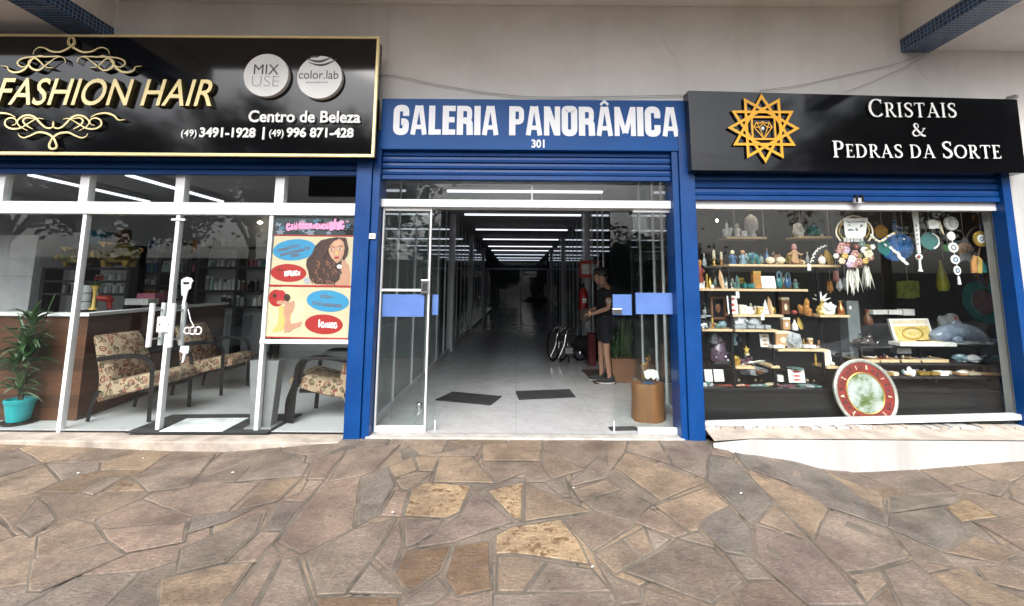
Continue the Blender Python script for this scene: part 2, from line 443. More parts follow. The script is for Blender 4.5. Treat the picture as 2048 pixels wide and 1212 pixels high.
_n = noise_(_t, coords(_t), 3, 4); _t.links.new(ramp(_t, _n, [(0.3, (0.055, 0.12, 0.34)), (0.7, (0.085, 0.17, 0.43))]), _b.inputs['Base Color'])
LAMP = pm('lamp_tube', (0.9, 0.9, 0.95), 0.4, emit=(0.86, 0.88, 1.0, 0.55))
SPOT = pm('spot_bulb', (0.9, 0.9, 0.9), 0.4, emit=(1.0, 0.86, 0.66, 3.0))
LEAF = pm('leaf_green', (0.024, 0.062, 0.016), 0.45, var=0.6, scale=9)
LEAFD = pm('tree_leaf', (0.022, 0.045, 0.014), 0.6, var=0.6, scale=1.4)
BARK = pm('bark', (0.06, 0.045, 0.035), 0.9, var=0.3, bmp=0.6)
ASPHALT = pm('asphalt', (0.055, 0.055, 0.057), 0.9, var=0.25, scale=3, bmp=0.5, fine=150)
SKIN = pm('skin', (0.30, 0.165, 0.11), 0.55, var=0.06)
HAIR = pm('dark_hair', (0.012, 0.009, 0.008), 0.5, var=0.3)
NAVY = pm('navy_cotton', (0.005, 0.006, 0.011), 0.95, var=0.3)
RED = pm('red_paint', (0.42, 0.02, 0.015), 0.35, var=0.1)
def cm(name, r, g, b_, rough=0.45, metal=0, var=0.15, scale=14): return pm(name, (r, g, b_), rough, metal, var, scale)
C_WHT = cm('ceramic_white', .78, .77, .74); C_CRM = cm('ceramic_cream', .70, .60, .44); C_TEAL = cm('teal_glaze', .03, .15, .15, .25)
C_BLU = cm('blue_glaze', .03, .09, .20, .3); C_SKY = cm('pale_blue_glaze', .16, .25, .31, .3); C_RED = cm('red_glaze', .24, .045, .035)
C_PNK = cm('pink_clay', .42, .20, .18); C_TAN = cm('tan_clay', .45, .26, .13); C_BRN = cm('brown_clay', .14, .06, .03)
C_GLD = cm('gilt', .62, .40, .10, .3, .7); C_OLV = cm('olive_brass', .20, .16, .03, .3, .7); C_YEL = cm('yellow_glaze', .48, .33, .08); C_GRN = cm('green_stone', .10, .18, .16, .3)
C_GRY = cm('grey_stone', .30, .32, .34, .5); C_AME = cm('amethyst_stone', .085, .055, .08, .25); C_QTZ = cm('quartz', .70, .74, .78, .12); C_ORG = cm('orange_cloth', .42, .19, .05, .8)
C_PAP = cm('paper_card', .80, .79, .77, .8); C_INK = cm('print_ink', .10, .09, .11, .8); C_INKR = cm('red_print_ink', .50, .10, .08, .8); C_FEA = cm('white_feather', .80, .78, .72, .9)
C_LEA = cm('dark_leather', .05, .035, .03, .5)
# ------------------------------------------------------------------ lettering
def text_mb(s, mat, side, depth, rect, Y, shear=0.0, bold=0.0, plane=None):
    """Letters of the built-in face fitted into rect = (x0, z0, x1, z1) on the plane y=Y, standing out to the street by depth."""
    cu = bpy.data.curves.new('t', 'FONT'); cu.body = s; cu.shear = shear; cu.offset = bold; cu.extrude = 0.0; cu.resolution_u = 4
    o = bpy.data.objects.new('t', cu); COL.objects.link(o)
    dg = bpy.context.evaluated_depsgraph_get(); me = bpy.data.meshes.new_from_object(o.evaluated_get(dg))
    vs = [v.co.copy() for v in me.vertices]; fs = [list(p.vertices) for p in me.polygons]
    ec = {}
    for p in me.polygons:
        vv = list(p.vertices)
        for i in range(len(vv)):
            a, b = vv[i], vv[(i+1) % len(vv)]; ec.setdefault((min(a, b), max(a, b)), []).append((a, b))
    bpy.data.objects.remove(o); bpy.data.curves.remove(cu); bpy.data.meshes.remove(me)
    x0 = min(v.x for v in vs); x1 = max(v.x for v in vs); y0 = min(v.y for v in vs); y1 = max(v.y for v in vs)
    q = [(rect[0]+(v.x-x0)/(x1-x0)*(rect[2]-rect[0]), rect[1]+(v.y-y0)/(y1-y0)*(rect[3]-rect[1])) for v in vs]
    mb = MB(); n = len(q)
    # faces of a filled curve look towards +z of the text, which is the street here
    mb.add([(a, Y-depth, b) for a, b in q], fs, mat)
    if depth > 0.003:
        bd = [e[0] for e in ec.values() if len(e) == 1]
        allv = [(a, Y-depth, b) for a, b in q]+[(a, Y, b) for a, b in q]
        mb.add(allv, [(b, a, a+n, b+n) for a, b in bd], side or mat)
    return mb
def prect(px0, py0, px1, py1, Y):   # picture box -> world rectangle on plane Y (py1 = top)
    pm_ = (py0+py1)/2; pc = (px0+px1)/2
    return (at(px0, pm_, Y).x, at(pc, py0, Y).z, at(px1, pm_, Y).x, at(pc, py1, Y).z)

def stroke(mb, pts, wd, mat, y0, y1, closed=False, wfun=None, side=None):
    """A flat ribbon of width wd along pts (x,z), as a solid between y0 (front) and y1."""
    pts = [Vector((p[0], p[1])) for p in pts]; n = len(pts); L = []; Rr = []
    for i in range(n):
        a = pts[i-1] if (i > 0 or closed) else None; b = pts[(i+1) % n] if (i < n-1 or closed) else None
        d1 = (pts[i]-a).normalized() if a is not None else None; d2 = (b-pts[i]).normalized() if b is not None else None
        if d1 is None: d1 = d2
        if d2 is None: d2 = d1
        t = d1+d2
        if t.length < 1e-6: t = d1
        t.normalize(); nn = Vector((-t.y, t.x)); k = 1/max(0.5, abs(nn.dot(Vector((-d1.y, d1.x)))))
        ww = (wfun(i/(n-1 if not closed else n)) if wfun else wd)/2*k
        L.append(pts[i]+nn*ww); Rr.append(pts[i]-nn*ww)
    for i in range(n if closed else n-1):
        j = (i+1) % n
        q = [L[i], Rr[i], Rr[j], L[j]]
        fr = [(p.x, y0, p.y) for p in q]; bk = [(p.x, y1, p.y) for p in q]
        mb.add(fr, [(0, 1, 2, 3)], mat)
        mb.add(fr+bk, [(0, 4, 5, 1), (2, 6, 7, 3)], side or mat)
    if not closed:
        for i, e in ((0, 0), (n-1, 1)):
            fr = [(L[i].x, y0, L[i].y), (Rr[i].x, y0, Rr[i].y), (Rr[i].x, y1, Rr[i].y), (L[i].x, y1, L[i].y)]
            mb.add(fr, [(0, 1, 2, 3) if e else (3, 2, 1, 0)], side or mat)
def arc(cx, cy, rx, ry, a0, a1, n=14):
    return [(cx+rx*math.cos(R(a0+(a1-a0)*i/n)), cy+ry*math.sin(R(a0+(a1-a0)*i/n))) for i in range(n+1)]
def rpath(pts, r, n=4):            # polyline with rounded corners
    out = [pts[0]]
    for i in range(1, len(pts)-1):
        a, b, c = Vector(pts[i-1]), Vector(pts[i]), Vector(pts[i+1])
        u = (a-b).normalized(); v = (c-b).normalized(); rr = min(r, (a-b).length*.49, (c-b).length*.49)
        p, q = b+u*rr, b+v*rr
        for k in range(n+1):
            t = k/n; out.append(tuple(p*(1-t)**2+b*2*t*(1-t)+q*t*t))
    out.append(pts[-1]); return out
# heavy condensed letters: box 0..w x 0..1
HV = .225; HH = .185
def heavy(ch):
    s = HV/2; w = .56; T = 1-HH/2; B = HH/2; l = s; r = w-s
    if ch == 'G': return w, [(rpath([(r, .64), (r, T), (l, T), (l, B), (r, B), (r, .44), (.28, .44)], .14), HV)]
    if ch == 'C': return w, [(rpath([(r, .62), (r, T), (l, T), (l, B), (r, B), (r, .38)], .14), HV)]
    if ch == 'O': return w, [(rpath([(w/2, T), (l, T), (l, B), (r, B), (r, T), (w/2, T)], .14), HV)]
    if ch in 'AÂ':
        q = [([(.09, 0), (.245, 1)], .17), ([(.51, 0), (.355, 1)], .17), ([(.16, .26), (.44, .26)], .15), ([(.22, .93), (.38, .93)], .14)]
        if ch == 'Â': q += [([(.16, 1.07), (.3, 1.19), (.44, 1.07)], .085)]
        return .60, q
    if ch == 'L': return .44, [([(s, 1), (s, 0)], HV), ([(s, B), (.44, B)], HH)]
    if ch == 'E': return .46, [([(s, 1), (s, 0)], HV), ([(s, B), (.46, B)], HH), ([(s, .52), (.43, .52)], HH), ([(s, T), (.46, T)], HH)]
    if ch == 'I': return .22, [([(.11, 1), (.11, 0)], HV)]
    if ch == 'P': return .54, [([(s, 1), (s, 0)], HV), (rpath([(s, T), (.44, T), (.44, .46), (s, .46)], .13), .18)]
    if ch == 'R': return .57, [([(s, 1), (s, 0)], HV), (rpath([(s, T), (.45, T), (.45, .50), (s, .50)], .13), .18), (rpath([(.25, .5), (.45, .46), (.47, 0)], .14), HV)]
    if ch == 'N': return .58, [([(.095, 0), (.095, 1)], .19), ([(.485, 0), (.485, 1)], .19), ([(.13, .96), (.45, .04)], .19)]
    if ch == 'M': return .76, [([(.09, 0), (.09, 1)], .18), ([(.67, 0), (.67, 1)], .18), ([(.12, .97), (.36, .1)], .16), ([(.64, .97), (.40, .1)], .16)]
    return .2, []
# roman letters with thick and thin strokes and serifs
TK, TN = .15, .055
def roman(ch):
    def stem(x, h=1.0): return [([(x, 0), (x, h)], TK), ([(x-.15, .022), (x+.15, .022)], .044), ([(x-.15, h-.022), (x+.15, h-.022)], .044)]
    def bw(a0, a1): return lambda t: TN+(TK-TN)*abs(math.cos(R(a0+(a1-a0)*t)))**1.2
    if ch == 'I': return .36, stem(.18)
    if ch == 'P': return .66, stem(.17)+[([(.2, .97), (.38, .97)], TN), (arc(.38, .735, .19, .235, 90, -90), 0, bw(90, -90)), ([(.38, .5), (.2, .5)], TN)]
    if ch == 'R': return .76, stem(.17)+[([(.2, .97), (.36, .97)], TN), (arc(.36, .745, .18, .225, 90, -90), 0, bw(90, -90)), ([(.36, .52), (.2, .52)], TN), ([(.36, .52), (.62, .08), (.76, .03)], .12)]
    if ch == 'D': return .86, stem(.17)+[([(.2, .97), (.36, .97)], TN), (arc(.36, .5, .37, .47, 90, -90, 18), 0, bw(90, -90)), ([(.36, .03), (.2, .03)], TN)]
    if ch == 'E': return .62, stem(.17)+[([(.2, .97), (.56, .97)], TN), ([(.55, 1), (.55, .82)], .045), ([(.2, .51), (.44, .51)], TN), ([(.44, .6), (.44, .42)], .04), ([(.2, .03), (.6, .03)], TN), ([(.59, 0), (.59, .2)], .045)]
    if ch == 'T': return .74, [([(.37, 0), (.37, .96)], TK), ([(.22, .022), (.52, .022)], .044), ([(.03, .965), (.71, .965)], .06), ([(.05, 1), (.04, .8)], .045), ([(.69, 1), (.70, .8)], .045)]
    if ch == 'A': return .86, [([(.12, .03), (.44, 1)], .06), ([(.40, 1), (.73, .03)], .15), ([(.2, .32), (.6, .32)], .05), ([(.0, .022), (.24, .022)], .044), ([(.58, .022), (.88, .022)], .044)]
    if ch == 'C': return .80, [(arc(.46, .5, .37, .47, 48, 318, 22), 0, bw(48, 318)), ([(.70, .98), (.70, .74)], .045)]
    if ch == 'O': return .94, [(arc(.47, .5, .38, .47, 0, 360, 28), 0, bw(0, 360))]
    if ch == 'S':
        p = [(.52, .80), (.47, .92), (.32, .97), (.16, .9), (.12, .76), (.2, .62), (.36, .51), (.5, .38), (.53, .22), (.44, .08), (.28, .03), (.14, .08), (.09, .22)]
        p = [(q.x, q.z) for q in crom(p, 4)]
        return .62, [(p, 0, lambda t: TN+(.15-TN)*max(0, math.sin(math.pi*t))**1.5), ([(.52, .98), (.53, .74)], .045), ([(.085, .28), (.075, .04)], .045)]
    if ch == '&':
        p = [(.88, .60), (.70, .30), (.50, .08), (.28, .03), (.12, .16), (.16, .36), (.36, .54), (.50, .72), (.46, .92), (.34, .97), (.24, .86), (.30, .66), (.50, .36), (.70, .10), (.92, .03)]
        p = [(q.x, q.z) for q in crom(p, 4)]
        return .95, [(p, 0, lambda t: .05+.085*(t > .62)*min(1, (t-.62)*6)+.05*(.2 < t < .4)), ([(.76, .61), (.96, .61)], .045)]
    return .3, []
def glyphs(s, font, mat, side, depth, rect, Y, gap=.06, small=None):
    """Set s in one of the drawn fonts, fitted into rect; small: heights of the letters (1 = capital)."""
    x = 0; out = []
    for i, ch in enumerate(s):
        if ch == ' ': x += .32; continue
        h = small[i] if small else 1.0
        wd, st = font(ch)
        out.append((x, h, st)); x += wd*h+gap
    W = x-gap; sx = (rect[2]-rect[0])/W; sz = rect[3]-rect[1]; mb = MB()
    k = 0
    for x0, h, st in out:
        for e in st:
            k += 1; pts = [(p[0]*h, p[1]*h) for p in e[0]]; wf = e[2] if len(e) > 2 else None
            tmp = MB(); d = depth+0.0004*(k % 5)
            stroke(tmp, pts, e[1]*h, mat, 0, 1, wfun=(lambda t, g=wf, hh=h: g(t)*hh) if wf else None, side=side)
            for q in tmp.v: q.x = rect[0]+(x0+q.x)*sx; q.z = rect[1]+q.z*sz; q.y = Y-d if q.y < .5 else Y
            mb.merge(tmp)
    return mb

# ------------------------------------------------------------------ ground
def sm(a, b, x):
    t = max(0, min(1, (x-a)/(b-a))); return t*t*(3-2*t)
def gh(x, y):
    base = -0.115-0.05*sm(1.2, 2.9, x)+0.115*sm(2.9, 4.8, x)+0.065*sm(-2.4, -5.2, x)
    side = sm(-2.9, -1.5, x)*(1-sm(1.95, 2.95, x))
    top = -0.022
    r = side*sm(-2.2, -0.15, y)
    z = base*(1-r)+top*r
    return z - 0.95*sm(-4.9, -7.2, y)
def on_ground(px, py):
    z = -0.1
    for _ in range(8):
        p = atz(px, py, z); z = gh(p.x, p.y)
    return Vector((p.x, p.y))
g = MB(); nx, ny = 70, 46; X0, X1, Y0, Y1 = -9.0, 9.0, -7.3, -0.02
vs = []; fs = []
for j in range(ny+1):
    for i in range(nx+1):
        x = X0+(X1-X0)*i/nx; y = Y0+(Y1-Y0)*j/ny; vs.append((x, y, gh(x, y)-0.005))
for j in range(ny):
    for i in range(nx):
        a = j*(nx+1)+i; fs.append((a, a+1, a+nx+2, a+nx+1))
g.add(vs, fs, MORTAR)
def area(p): return sum(p[i][0]*p[(i+1) % len(p)][1]-p[(i+1) % len(p)][0]*p[i][1] for i in range(len(p)))/2
def inset(p, d):
    if area(p) < 0: p = p[::-1]
    n = len(p); out = []
    for i in range(n):
        a, b, c = Vector(p[i-1]), Vector(p[i]), Vector(p[(i+1) % n])
        u = (b-a); v = (c-b)
        if u.length < 1e-6 or v.length < 1e-6: out.append(tuple(b)); continue
        u.normalize(); v.normalize()
        n1 = Vector((-u.y, u.x)); n2 = Vector((-v.y, v.x)); t = (n1+n2)
        if t.length < .2: out.append(tuple(b+n1*d)); continue
        t.normalize(); out.append(tuple(b+t*(d/max(.45, t.dot(n1)))))
    return out
def roughen(p, amp, rnd):
    out = []
    n = len(p)
    for i in range(n):
        a, b = Vector(p[i]), Vector(p[(i+1) % n]); L = (b-a).length; k = max(1, int(L/0.11))
        nn = Vector((-(b-a).y, (b-a).x)); nn = nn/max(L, 1e-6)
        for j in range(k):
            q = a+(b-a)*(j/k)
            if j: q = q+nn*rnd.uniform(-amp, amp)
            else: q = q+(((a+b)/2-a)*.0)
            out.append((q.x, q.y))
    return out
def stone(mb, poly, lift, tone, rnd, joint=.0075):
    p = inset(poly, joint*rnd.uniform(.75, 1.3))
    if len(p) < 3 or area(p) < 0.0035: return
    p = roughen(p, .005, rnd)
    q = inset(p, .006); n = len(p)
    if area(q) < 0.002: return
    t1, t2 = rnd.uniform(-.003, .003), rnd.uniform(-.003, .003)
    cx = sum(a[0] for a in p)/n; cy_ = sum(a[1] for a in p)/n
    def zz(x, y): return gh(x, y)+lift+(x-cx)*t1+(y-cy_)*t2
    vs = [(a, b, zz(a, b)) for a, b in q]+[(a, b, zz(a, b)-.004) for a, b in p]+[(a, b, zz(a, b)-.02) for a, b in p]
    fs = [tuple(range(n))]+[(i, n+i, n+(i+1) % n, (i+1) % n) for i in range(n)]+[(n+i, 2*n+i, 2*n+(i+1) % n, n+(i+1) % n) for i in range(n)]
    mb.add(vs, fs, STONE, tone)
TONES = [(.24, .178, .118), (.222, .170, .122), (.21, .160, .115), (.195, .158, .126), (.19, .158, .133), (.232, .172, .112), (.205, .158, .122), (.178, .145, .118), (.215, .158, .122)]
def rtone(rnd, spot=0.0):
    c = rnd.choice(TONES); k = rnd.uniform(.86, 1.14)
    k *= .98; g_ = (c[0]+c[1]+c[2])/3; s_ = .80
    return ((g_+(c[0]-g_)*s_)*k, (g_+(c[1]-g_)*s_)*k, (g_+(c[2]-g_)*s_)*k, spot)
rnd = random.Random(11)
seeds = []
while len(seeds) < 560:
    q = (rnd.uniform(-8.8, 8.8), rnd.uniform(-6.9, -0.1))
    dd = .30 if rnd.random() < .8 else .2
    if all((q[0]-s[0])**2+(q[1]-s[1])**2 > dd*dd for s in seeds): seeds.append(q)
    elif rnd.random() < .002: break
def clip(poly, nx_, ny_, c):     # keep nx*x+ny*y <= c
    out = []
    for i in range(len(poly)):
        a, b = poly[i], poly[(i+1) % len(poly)]
        da = nx_*a[0]+ny_*a[1]-c; db = nx_*b[0]+ny_*b[1]-c
        if da <= 0: out.append(a)
        if (da < 0 < db) or (db < 0 < da):
            t = da/(da-db); out.append((a[0]+(b[0]-a[0])*t, a[1]+(b[1]-a[1])*t))
    return out
for i, s in enumerate(seeds):
    poly = [(max(X0, s[0]-1.2), max(Y0, s[1]-1.2)), (min(X1, s[0]+1.2), max(Y0, s[1]-1.2)), (min(X1, s[0]+1.2), min(-.03, s[1]+1.2)), (max(X0, s[0]-1.2), min(-.03, s[1]+1.2))]
    for j, q in enumerate(seeds):
        if j == i or abs(q[0]-s[0]) > 2 or abs(q[1]-s[1]) > 2: continue
        a, b = q[0]-s[0], q[1]-s[1]
        poly = clip(poly, a, b, a*(q[0]+s[0])/2+b*(q[1]+s[1])/2)
        if len(poly) < 3: break
    if len(poly) >= 3: stone(g, poly, 0.0, rtone(rnd, .9 if rnd.random() < .05 else .05), rnd)
R8 = """-118,100 120,85 115,165 -118,165|125,85 362,82 370,125 285,195 165,130 125,120|120,125 165,130 290,200 160,240 122,185|-118,175 115,170 120,185 -63,255|372,85 462,85 450,130 405,190 385,200 375,130|372,128 388,205 345,220 292,197|470,85 585,85 640,180 455,125|590,85 785,80 775,240 650,185|795,85 855,90 890,155 795,140|455,132 775,250 595,325 410,190|410,205 590,325 565,340 380,235|50,200 120,188 155,240 120,250 55,250|130,250 215,230 235,310 205,310|228,250 300,200 345,225 400,195 375,235 240,268|245,280 370,240 440,280 275,325|55,258 320,368 50,408|285,328 440,285 560,340 475,410 330,365|*-98,285 48,250 38,405 0,390|*-63,462 0,430 195,400 270,490 310,580 0,535 -68,540|210,400 325,370 490,425 325,530|545,350 710,455 655,475 485,410|570,345 780,270 870,345 760,400 745,445 715,450|440,480 530,430 565,525 520,550|535,435 635,480 570,525|330,540 435,485 520,555 415,620|~785,145 885,160 1045,325 960,425 780,245|~760,440 770,400 870,350 955,435 960,550 850,530|450,610 660,480 810,520 930,650 800,740|660,475 750,450 815,515|985,410 1050,330 1190,485|%970,425 1195,490 1320,620 1420,744 1190,744 975,560|860,540 960,555 1035,640 940,645|-60,548 0,545 135,570 45,690 -62,690|145,570 320,600 400,690 50,692|330,555 410,630 510,670 520,730 440,740 370,630|530,675 790,760 530,760|-75,700 410,695 435,760 -75,760|895,690 945,655 1045,650 1170,760 930,760|940,200 1230,310 1265,360 1200,480 1050,325 960,235|1265,362 1500,440 1590,555 1450,600 1330,615 1205,485|~865,100 1240,200 1495,380 1500,430 1260,350 1100,250 930,190|1255,210 1480,290 1490,380 1380,300|1495,310 1800,300 1760,335 1500,375|~1505,385 1725,350 1835,455 1715,525 1500,430|1510,440 1710,530 1770,590 1600,560|1340,620 1475,605 1505,660 1420,740|1480,600 1600,565 1670,620 1840,760 1560,760 1510,665|*1735,350 1810,315 1950,390 1800,410|1850,410 1965,400 2060,440 2060,530 1890,430|1725,530 1845,460 2030,540 1960,580|1770,260 1890,238 1990,265 1955,310|1660,620 1790,590 2060,725 2060,760 1850,760|1850,590 1970,585 2060,625 2060,690 1900,650"""
R7 = """1225,200 1260,120 1390,78 1300,200|1310,210 1395,78 1600,60 1500,165 1450,185|1720,100 1930,60 1905,105 1660,105|1730,210 1760,108 1890,108 1980,215|1555,150 1650,110 1670,160 1580,195|1660,112 1755,115 1735,165 1675,165|1580,200 1730,170 1640,245 1600,235|~1425,390 1455,195 1550,150 1580,220 1510,340|1110,450 1290,215 1445,190 1415,395 1205,500|1580,245 1635,250 1605,350 1520,345|*1645,240 1700,212 1885,225 1840,330 1780,355 1615,345|%1895,240 2048,370 1820,450 1660,475 1840,340|%1615,365 1770,362 1740,410 1650,465 1620,470|1220,510 1415,400 1585,355 1490,520 1380,660 1265,665|%1495,515 1600,370 1610,470 1570,575|+1625,485 1805,465 1760,570 1635,655 1575,580|+1815,465 1960,445 1970,640 1830,670 1775,590|1480,535 1620,660 1390,655|1635,675 1755,595 1800,650 1730,700 1600,714|+1270,675 1600,672 1590,714 1270,714|1020,720 1130,520 1190,510 1260,720|890,720 1090,460 1130,495 1010,720|~1050,405 1110,295 1220,290 1135,405|1130,285 1300,200 1220,290|950,325 1075,205 1215,190 1110,285|920,540 1040,410 1130,410 1030,530|640,600 880,545 1010,530 885,715 630,715|150,430 300,360 380,380 430,450 140,525|430,445 400,400 750,370 735,450 500,495|590,250 530,190 590,160 860,100 760,230|125,520 440,455 500,500 160,650 110,650|60,385 150,275 200,310 230,360 120,430|320,250 400,195 510,185 370,265|940,210 1000,150 1240,135 1210,185|720,480 1060,330 1030,410 900,530 700,580|~750,415 770,345 1000,320 900,370"""
for src, ox, oy in ((R8, 1024, 840), (R7, 0, 860)):
    for part in src.split('|'):
        k = part[0]; part = part.lstrip('*~%+')
        pts = [tuple(on_ground(ox+float(a.split(',')[0])/2, oy+float(a.split(',')[1])/2)) for a in part.split()]
        tone = {'*': (.30, .23, .145, 1.0), '~': (.145, .132, .12, .05), '%': (.175, .14, .125, .1), '+': (.155, .108, .07, .75)}.get(k, rtone(rnd, .12))
        bed = inset(pts, -.007)
        if area(bed) < 0: bed = bed[::-1]
        g.add([(a, b, gh(a, b)+.0035) for a, b in bed], [tuple(range(len(bed)))], MORTAR)
        stone(g, pts, 0.0075, tone, rnd, .0055)
g.build('pavement').__setitem__('kind', 'structure')
g = MB(); g.add([(-80, -60, -1.08), (80, -60, -1.08), (80, -7.3, -1.08), (-80, -7.3, -1.08)], [(0, 1, 2, 3)], ASPHALT)
g.build('street').__setitem__('kind', 'structure')
g = MB()
for a, b in ((-80, -9.0), (9.0, 80)):
    g.add([(a, -7.3, -1.075), (b, -7.3, -1.075), (b, -4.9, -.15), (a, -4.9, -.15)], [(0, 1, 2, 3)], ASPHALT)
    g.add([(a, -4.9, -.15), (b, -4.9, -.15), (b, 0, -.15), (a, 0, -.15)], [(0, 1, 2, 3)], ASPHALT)
g.build('side_pavement').__setitem__('kind', 'structure')

LIT = pm('litter_scrap', (.55, .53, .48), .8, var=.2)
for i, (px, py, lab) in enumerate(((286, 920, 'small white paper scrap on the paving below the salon armchair'), (156, 950, 'tiny pale scrap on the paving near the potted plant'), (465, 949, 'pale scrap on the paving left of the ramp'), (785, 1030, 'small white scrap on the paving below the left glass panel'), (1147, 980, 'white scrap in a joint below the middle mat'), (1482, 991, 'pale scrap on the grey stone below the right pillar'), (1340, 1260, ''), (1185, 1140, 'white scrap beside the large spotted stone'))):
    if not lab: continue
    q = on_ground(px, py); m = MB(); r_ = random.Random(i); a0 = r_.uniform(0, 6.28)
    vs = [(q.x+.012*r_.uniform(.5, 1.2)*math.cos(a0+6.283*k/6), q.y+.010*r_.uniform(.5, 1.2)*math.sin(a0+6.283*k/6), gh(q.x, q.y)+.014+.004*(k % 2)) for k in range(6)]
    m.add(vs+[(x, y, z+.002) for x, y, z in vs], [tuple(range(5, -1, -1)), tuple(range(6, 12))]+[(k, (k+1) % 6, 6+(k+1) % 6, 6+k) for k in range(6)], LIT); tag(m.build('paper_scrap'), lab, 'litter')
q = on_ground(1705, 938); m = MB(); r_ = random.Random(2)
for i in range(40): 
    b0 = Vector((q.x+r_.uniform(-.09, .09), q.y+r_.uniform(-.02, .02), gh(q.x, q.y))); d0 = Vector((r_.uniform(-.7, .7), r_.uniform(-.6, .2), 1)); L0 = r_.uniform(.015, .05); s0 = Vector((.008, 0, 0)); m.add([b0-s0, b0+s0, b0+d0*L0], [(0, 1, 2), (2, 1, 0)], pm('weed_green', (.10, .095, .04), .8, var=.5))
tag(m.build('weed'), 'small dry weed growing at the foot of the white step', 'plant')
# ------------------------------------------------------------------ the building shell
ZL = at(1000, 870, 0.0).z
bl = thing('gallery_building', 'white rendered shopping gallery building over the three shop fronts', 'building', (0, 0, 0))
XL0, XL1, XR0, XR1 = -12.0, 0.0, 0.0, 12.0
soff_z = at(1400, 11, .157).z                                     # high soffit over the middle bay
bxL = (at(132, 60, 0.0).x, at(202, 40, 0.0).x)    # left beam
bxR = (at(1826, 75, 0.0).x, at(1886, 92, 0.0).x)
bzL = at(170, 66, 0.0).z; bzR = at(1850, 90, 0.0).z
m = MB()
m.bx((-9.5, 0.16, 2.0+.62), (9.5, 0.42, 5.2), WALL)
m.build('facade_wall', bl)
OV = -2.15
m = MB(); m.bx((bxL[1], OV, soff_z), (bxR[0], 0.157, soff_z+.2), WALL)
m.bx((bxL[1]+.9, -.16, soff_z-.012), (bxR[0]-.9, .155, soff_z-.002), WALL); m.build('high_soffit', bl)
m = MB(); m.bx((-9.5, -.95, bzL+.03), (bxL[0], 0.157, bzL+.23), SOFFIT); m.build('low_soffit', bl)
m = MB(); m.bx((bxR[1], -.95, bzR+.02), (9.5, 0.157, bzR+.22), SOFFIT); m.build('low_soffit', bl)
for (a, b), z in ((bxL, bzL), (bxR, bzR)):
    m = MB(); m.bx((a, OV-.02, z), (b, 0.158, z+.15), TILE); m.build('beam', bl)
    m = MB(); m.bx((a+.006, OV-.01, z+.15), (b-.006, 0.1575, soff_z+.05), WALL); m.build('beam_upstand', bl)
m = MB(); m.bx((bxL[0], OV-.02, soff_z+.2), (bxR[1], OV+.13, soff_z+.55), SOFFIT); m.build('canopy_fascia', bl)
m = MB(); m.bx((-9.5, .42, 2.98), (9.5, 24.0, 3.2), CEIL); m.build('roof_slab', bl)
# pillars
def pil(px0, px1, pyb, pyt, ymid, y0, y1):
    a, b = at(px0, ymid, y0).x, at(px1, ymid, y0).x
    return a, b
PL = (at(699, 620, -.06).x, at(747, 620, -.06).x); PR = (at(1356, 620, -.06).x, at(1401, 620, -.06).x)
for a, b, s, in ((PL[0], PL[1], 1), (PR[0], PR[1], -1)):
    m = MB(); w3 = (b-a)
    if s > 0: m.bx((a, -.06, -.06), (a+w3*.66, .2, 3.0), BLUE); m.bx((a+w3*.66+.004, -.035, -.05), (b, .2, 3.0), BLUE)
    else: m.bx((a, -.035, -.05), (a+w3*.30-.004, .2, 3.0), BLUE); m.bx((a+w3*.30, -.06, -.06), (b, .2, 3.0), BLUE)
    m.build('pillar', bl, bevel=.004)
# ends of the shop to the right
xr = at(2012, 500, 0.0).x
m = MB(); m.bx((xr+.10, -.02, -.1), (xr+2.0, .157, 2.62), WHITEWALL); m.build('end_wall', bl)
m = MB(); m.bx((xr+.012, -.03, .1), (xr+.095, .1, 2.66), BLUE); m.build('blue_trim', bl)
# ledges
m = MB()
zq = at(1700, 866, -.34).z
pts = [on_ground(1500, 886), None]
ledF = -.36
tz0 = at(1480, 877, ledF).z; tz1 = at(2048, 866, ledF).z
xa, xb = PR[1]+.02, xr+2.0
m.add([(xa, -.0, .075), (xb, -.0, .105), (xb, ledF, .105), (xa+.25, ledF, tz0), (xa, -.2, .03)], [(0, 4, 3, 2, 1)], LEDGE)
led = m.build('ledge_top', bl)
m = MB()
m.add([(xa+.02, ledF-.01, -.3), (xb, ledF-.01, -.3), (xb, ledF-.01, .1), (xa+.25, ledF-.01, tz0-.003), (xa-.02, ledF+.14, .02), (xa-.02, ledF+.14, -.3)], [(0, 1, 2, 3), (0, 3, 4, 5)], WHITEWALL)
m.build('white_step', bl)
m = MB(); xl = -9.0; xr_ = PL[0]-.005
m.bx((xl, -.16, -.3), (xr_, .3, -.02), LEDGE)
m.build('ledge_step', bl, bevel=.012)
m = MB(); m.bx((PL[1]-.03, -.05, -.3), (PR[0]+.03, .3, -.004), THRESH); m.build('threshold', bl, bevel=.008)
# rough mortar bed under the right window
m = MB(); q = xa
r2 = random.Random(5)
while q < xr:
    wd = r2.uniform(.03, .16); zt = .1+.0*q
    m.box((q+wd/2, .05, .08+.022*(q-xa)/3.6), (wd*.9, .1+r2.uniform(0, .02), r2.uniform(.012, .03)), r2.choice([WHITEWALL, LEDGE, LEDGE, WHITEWALL, THRESH])); q += wd
m.build('mortar_bed', bl)
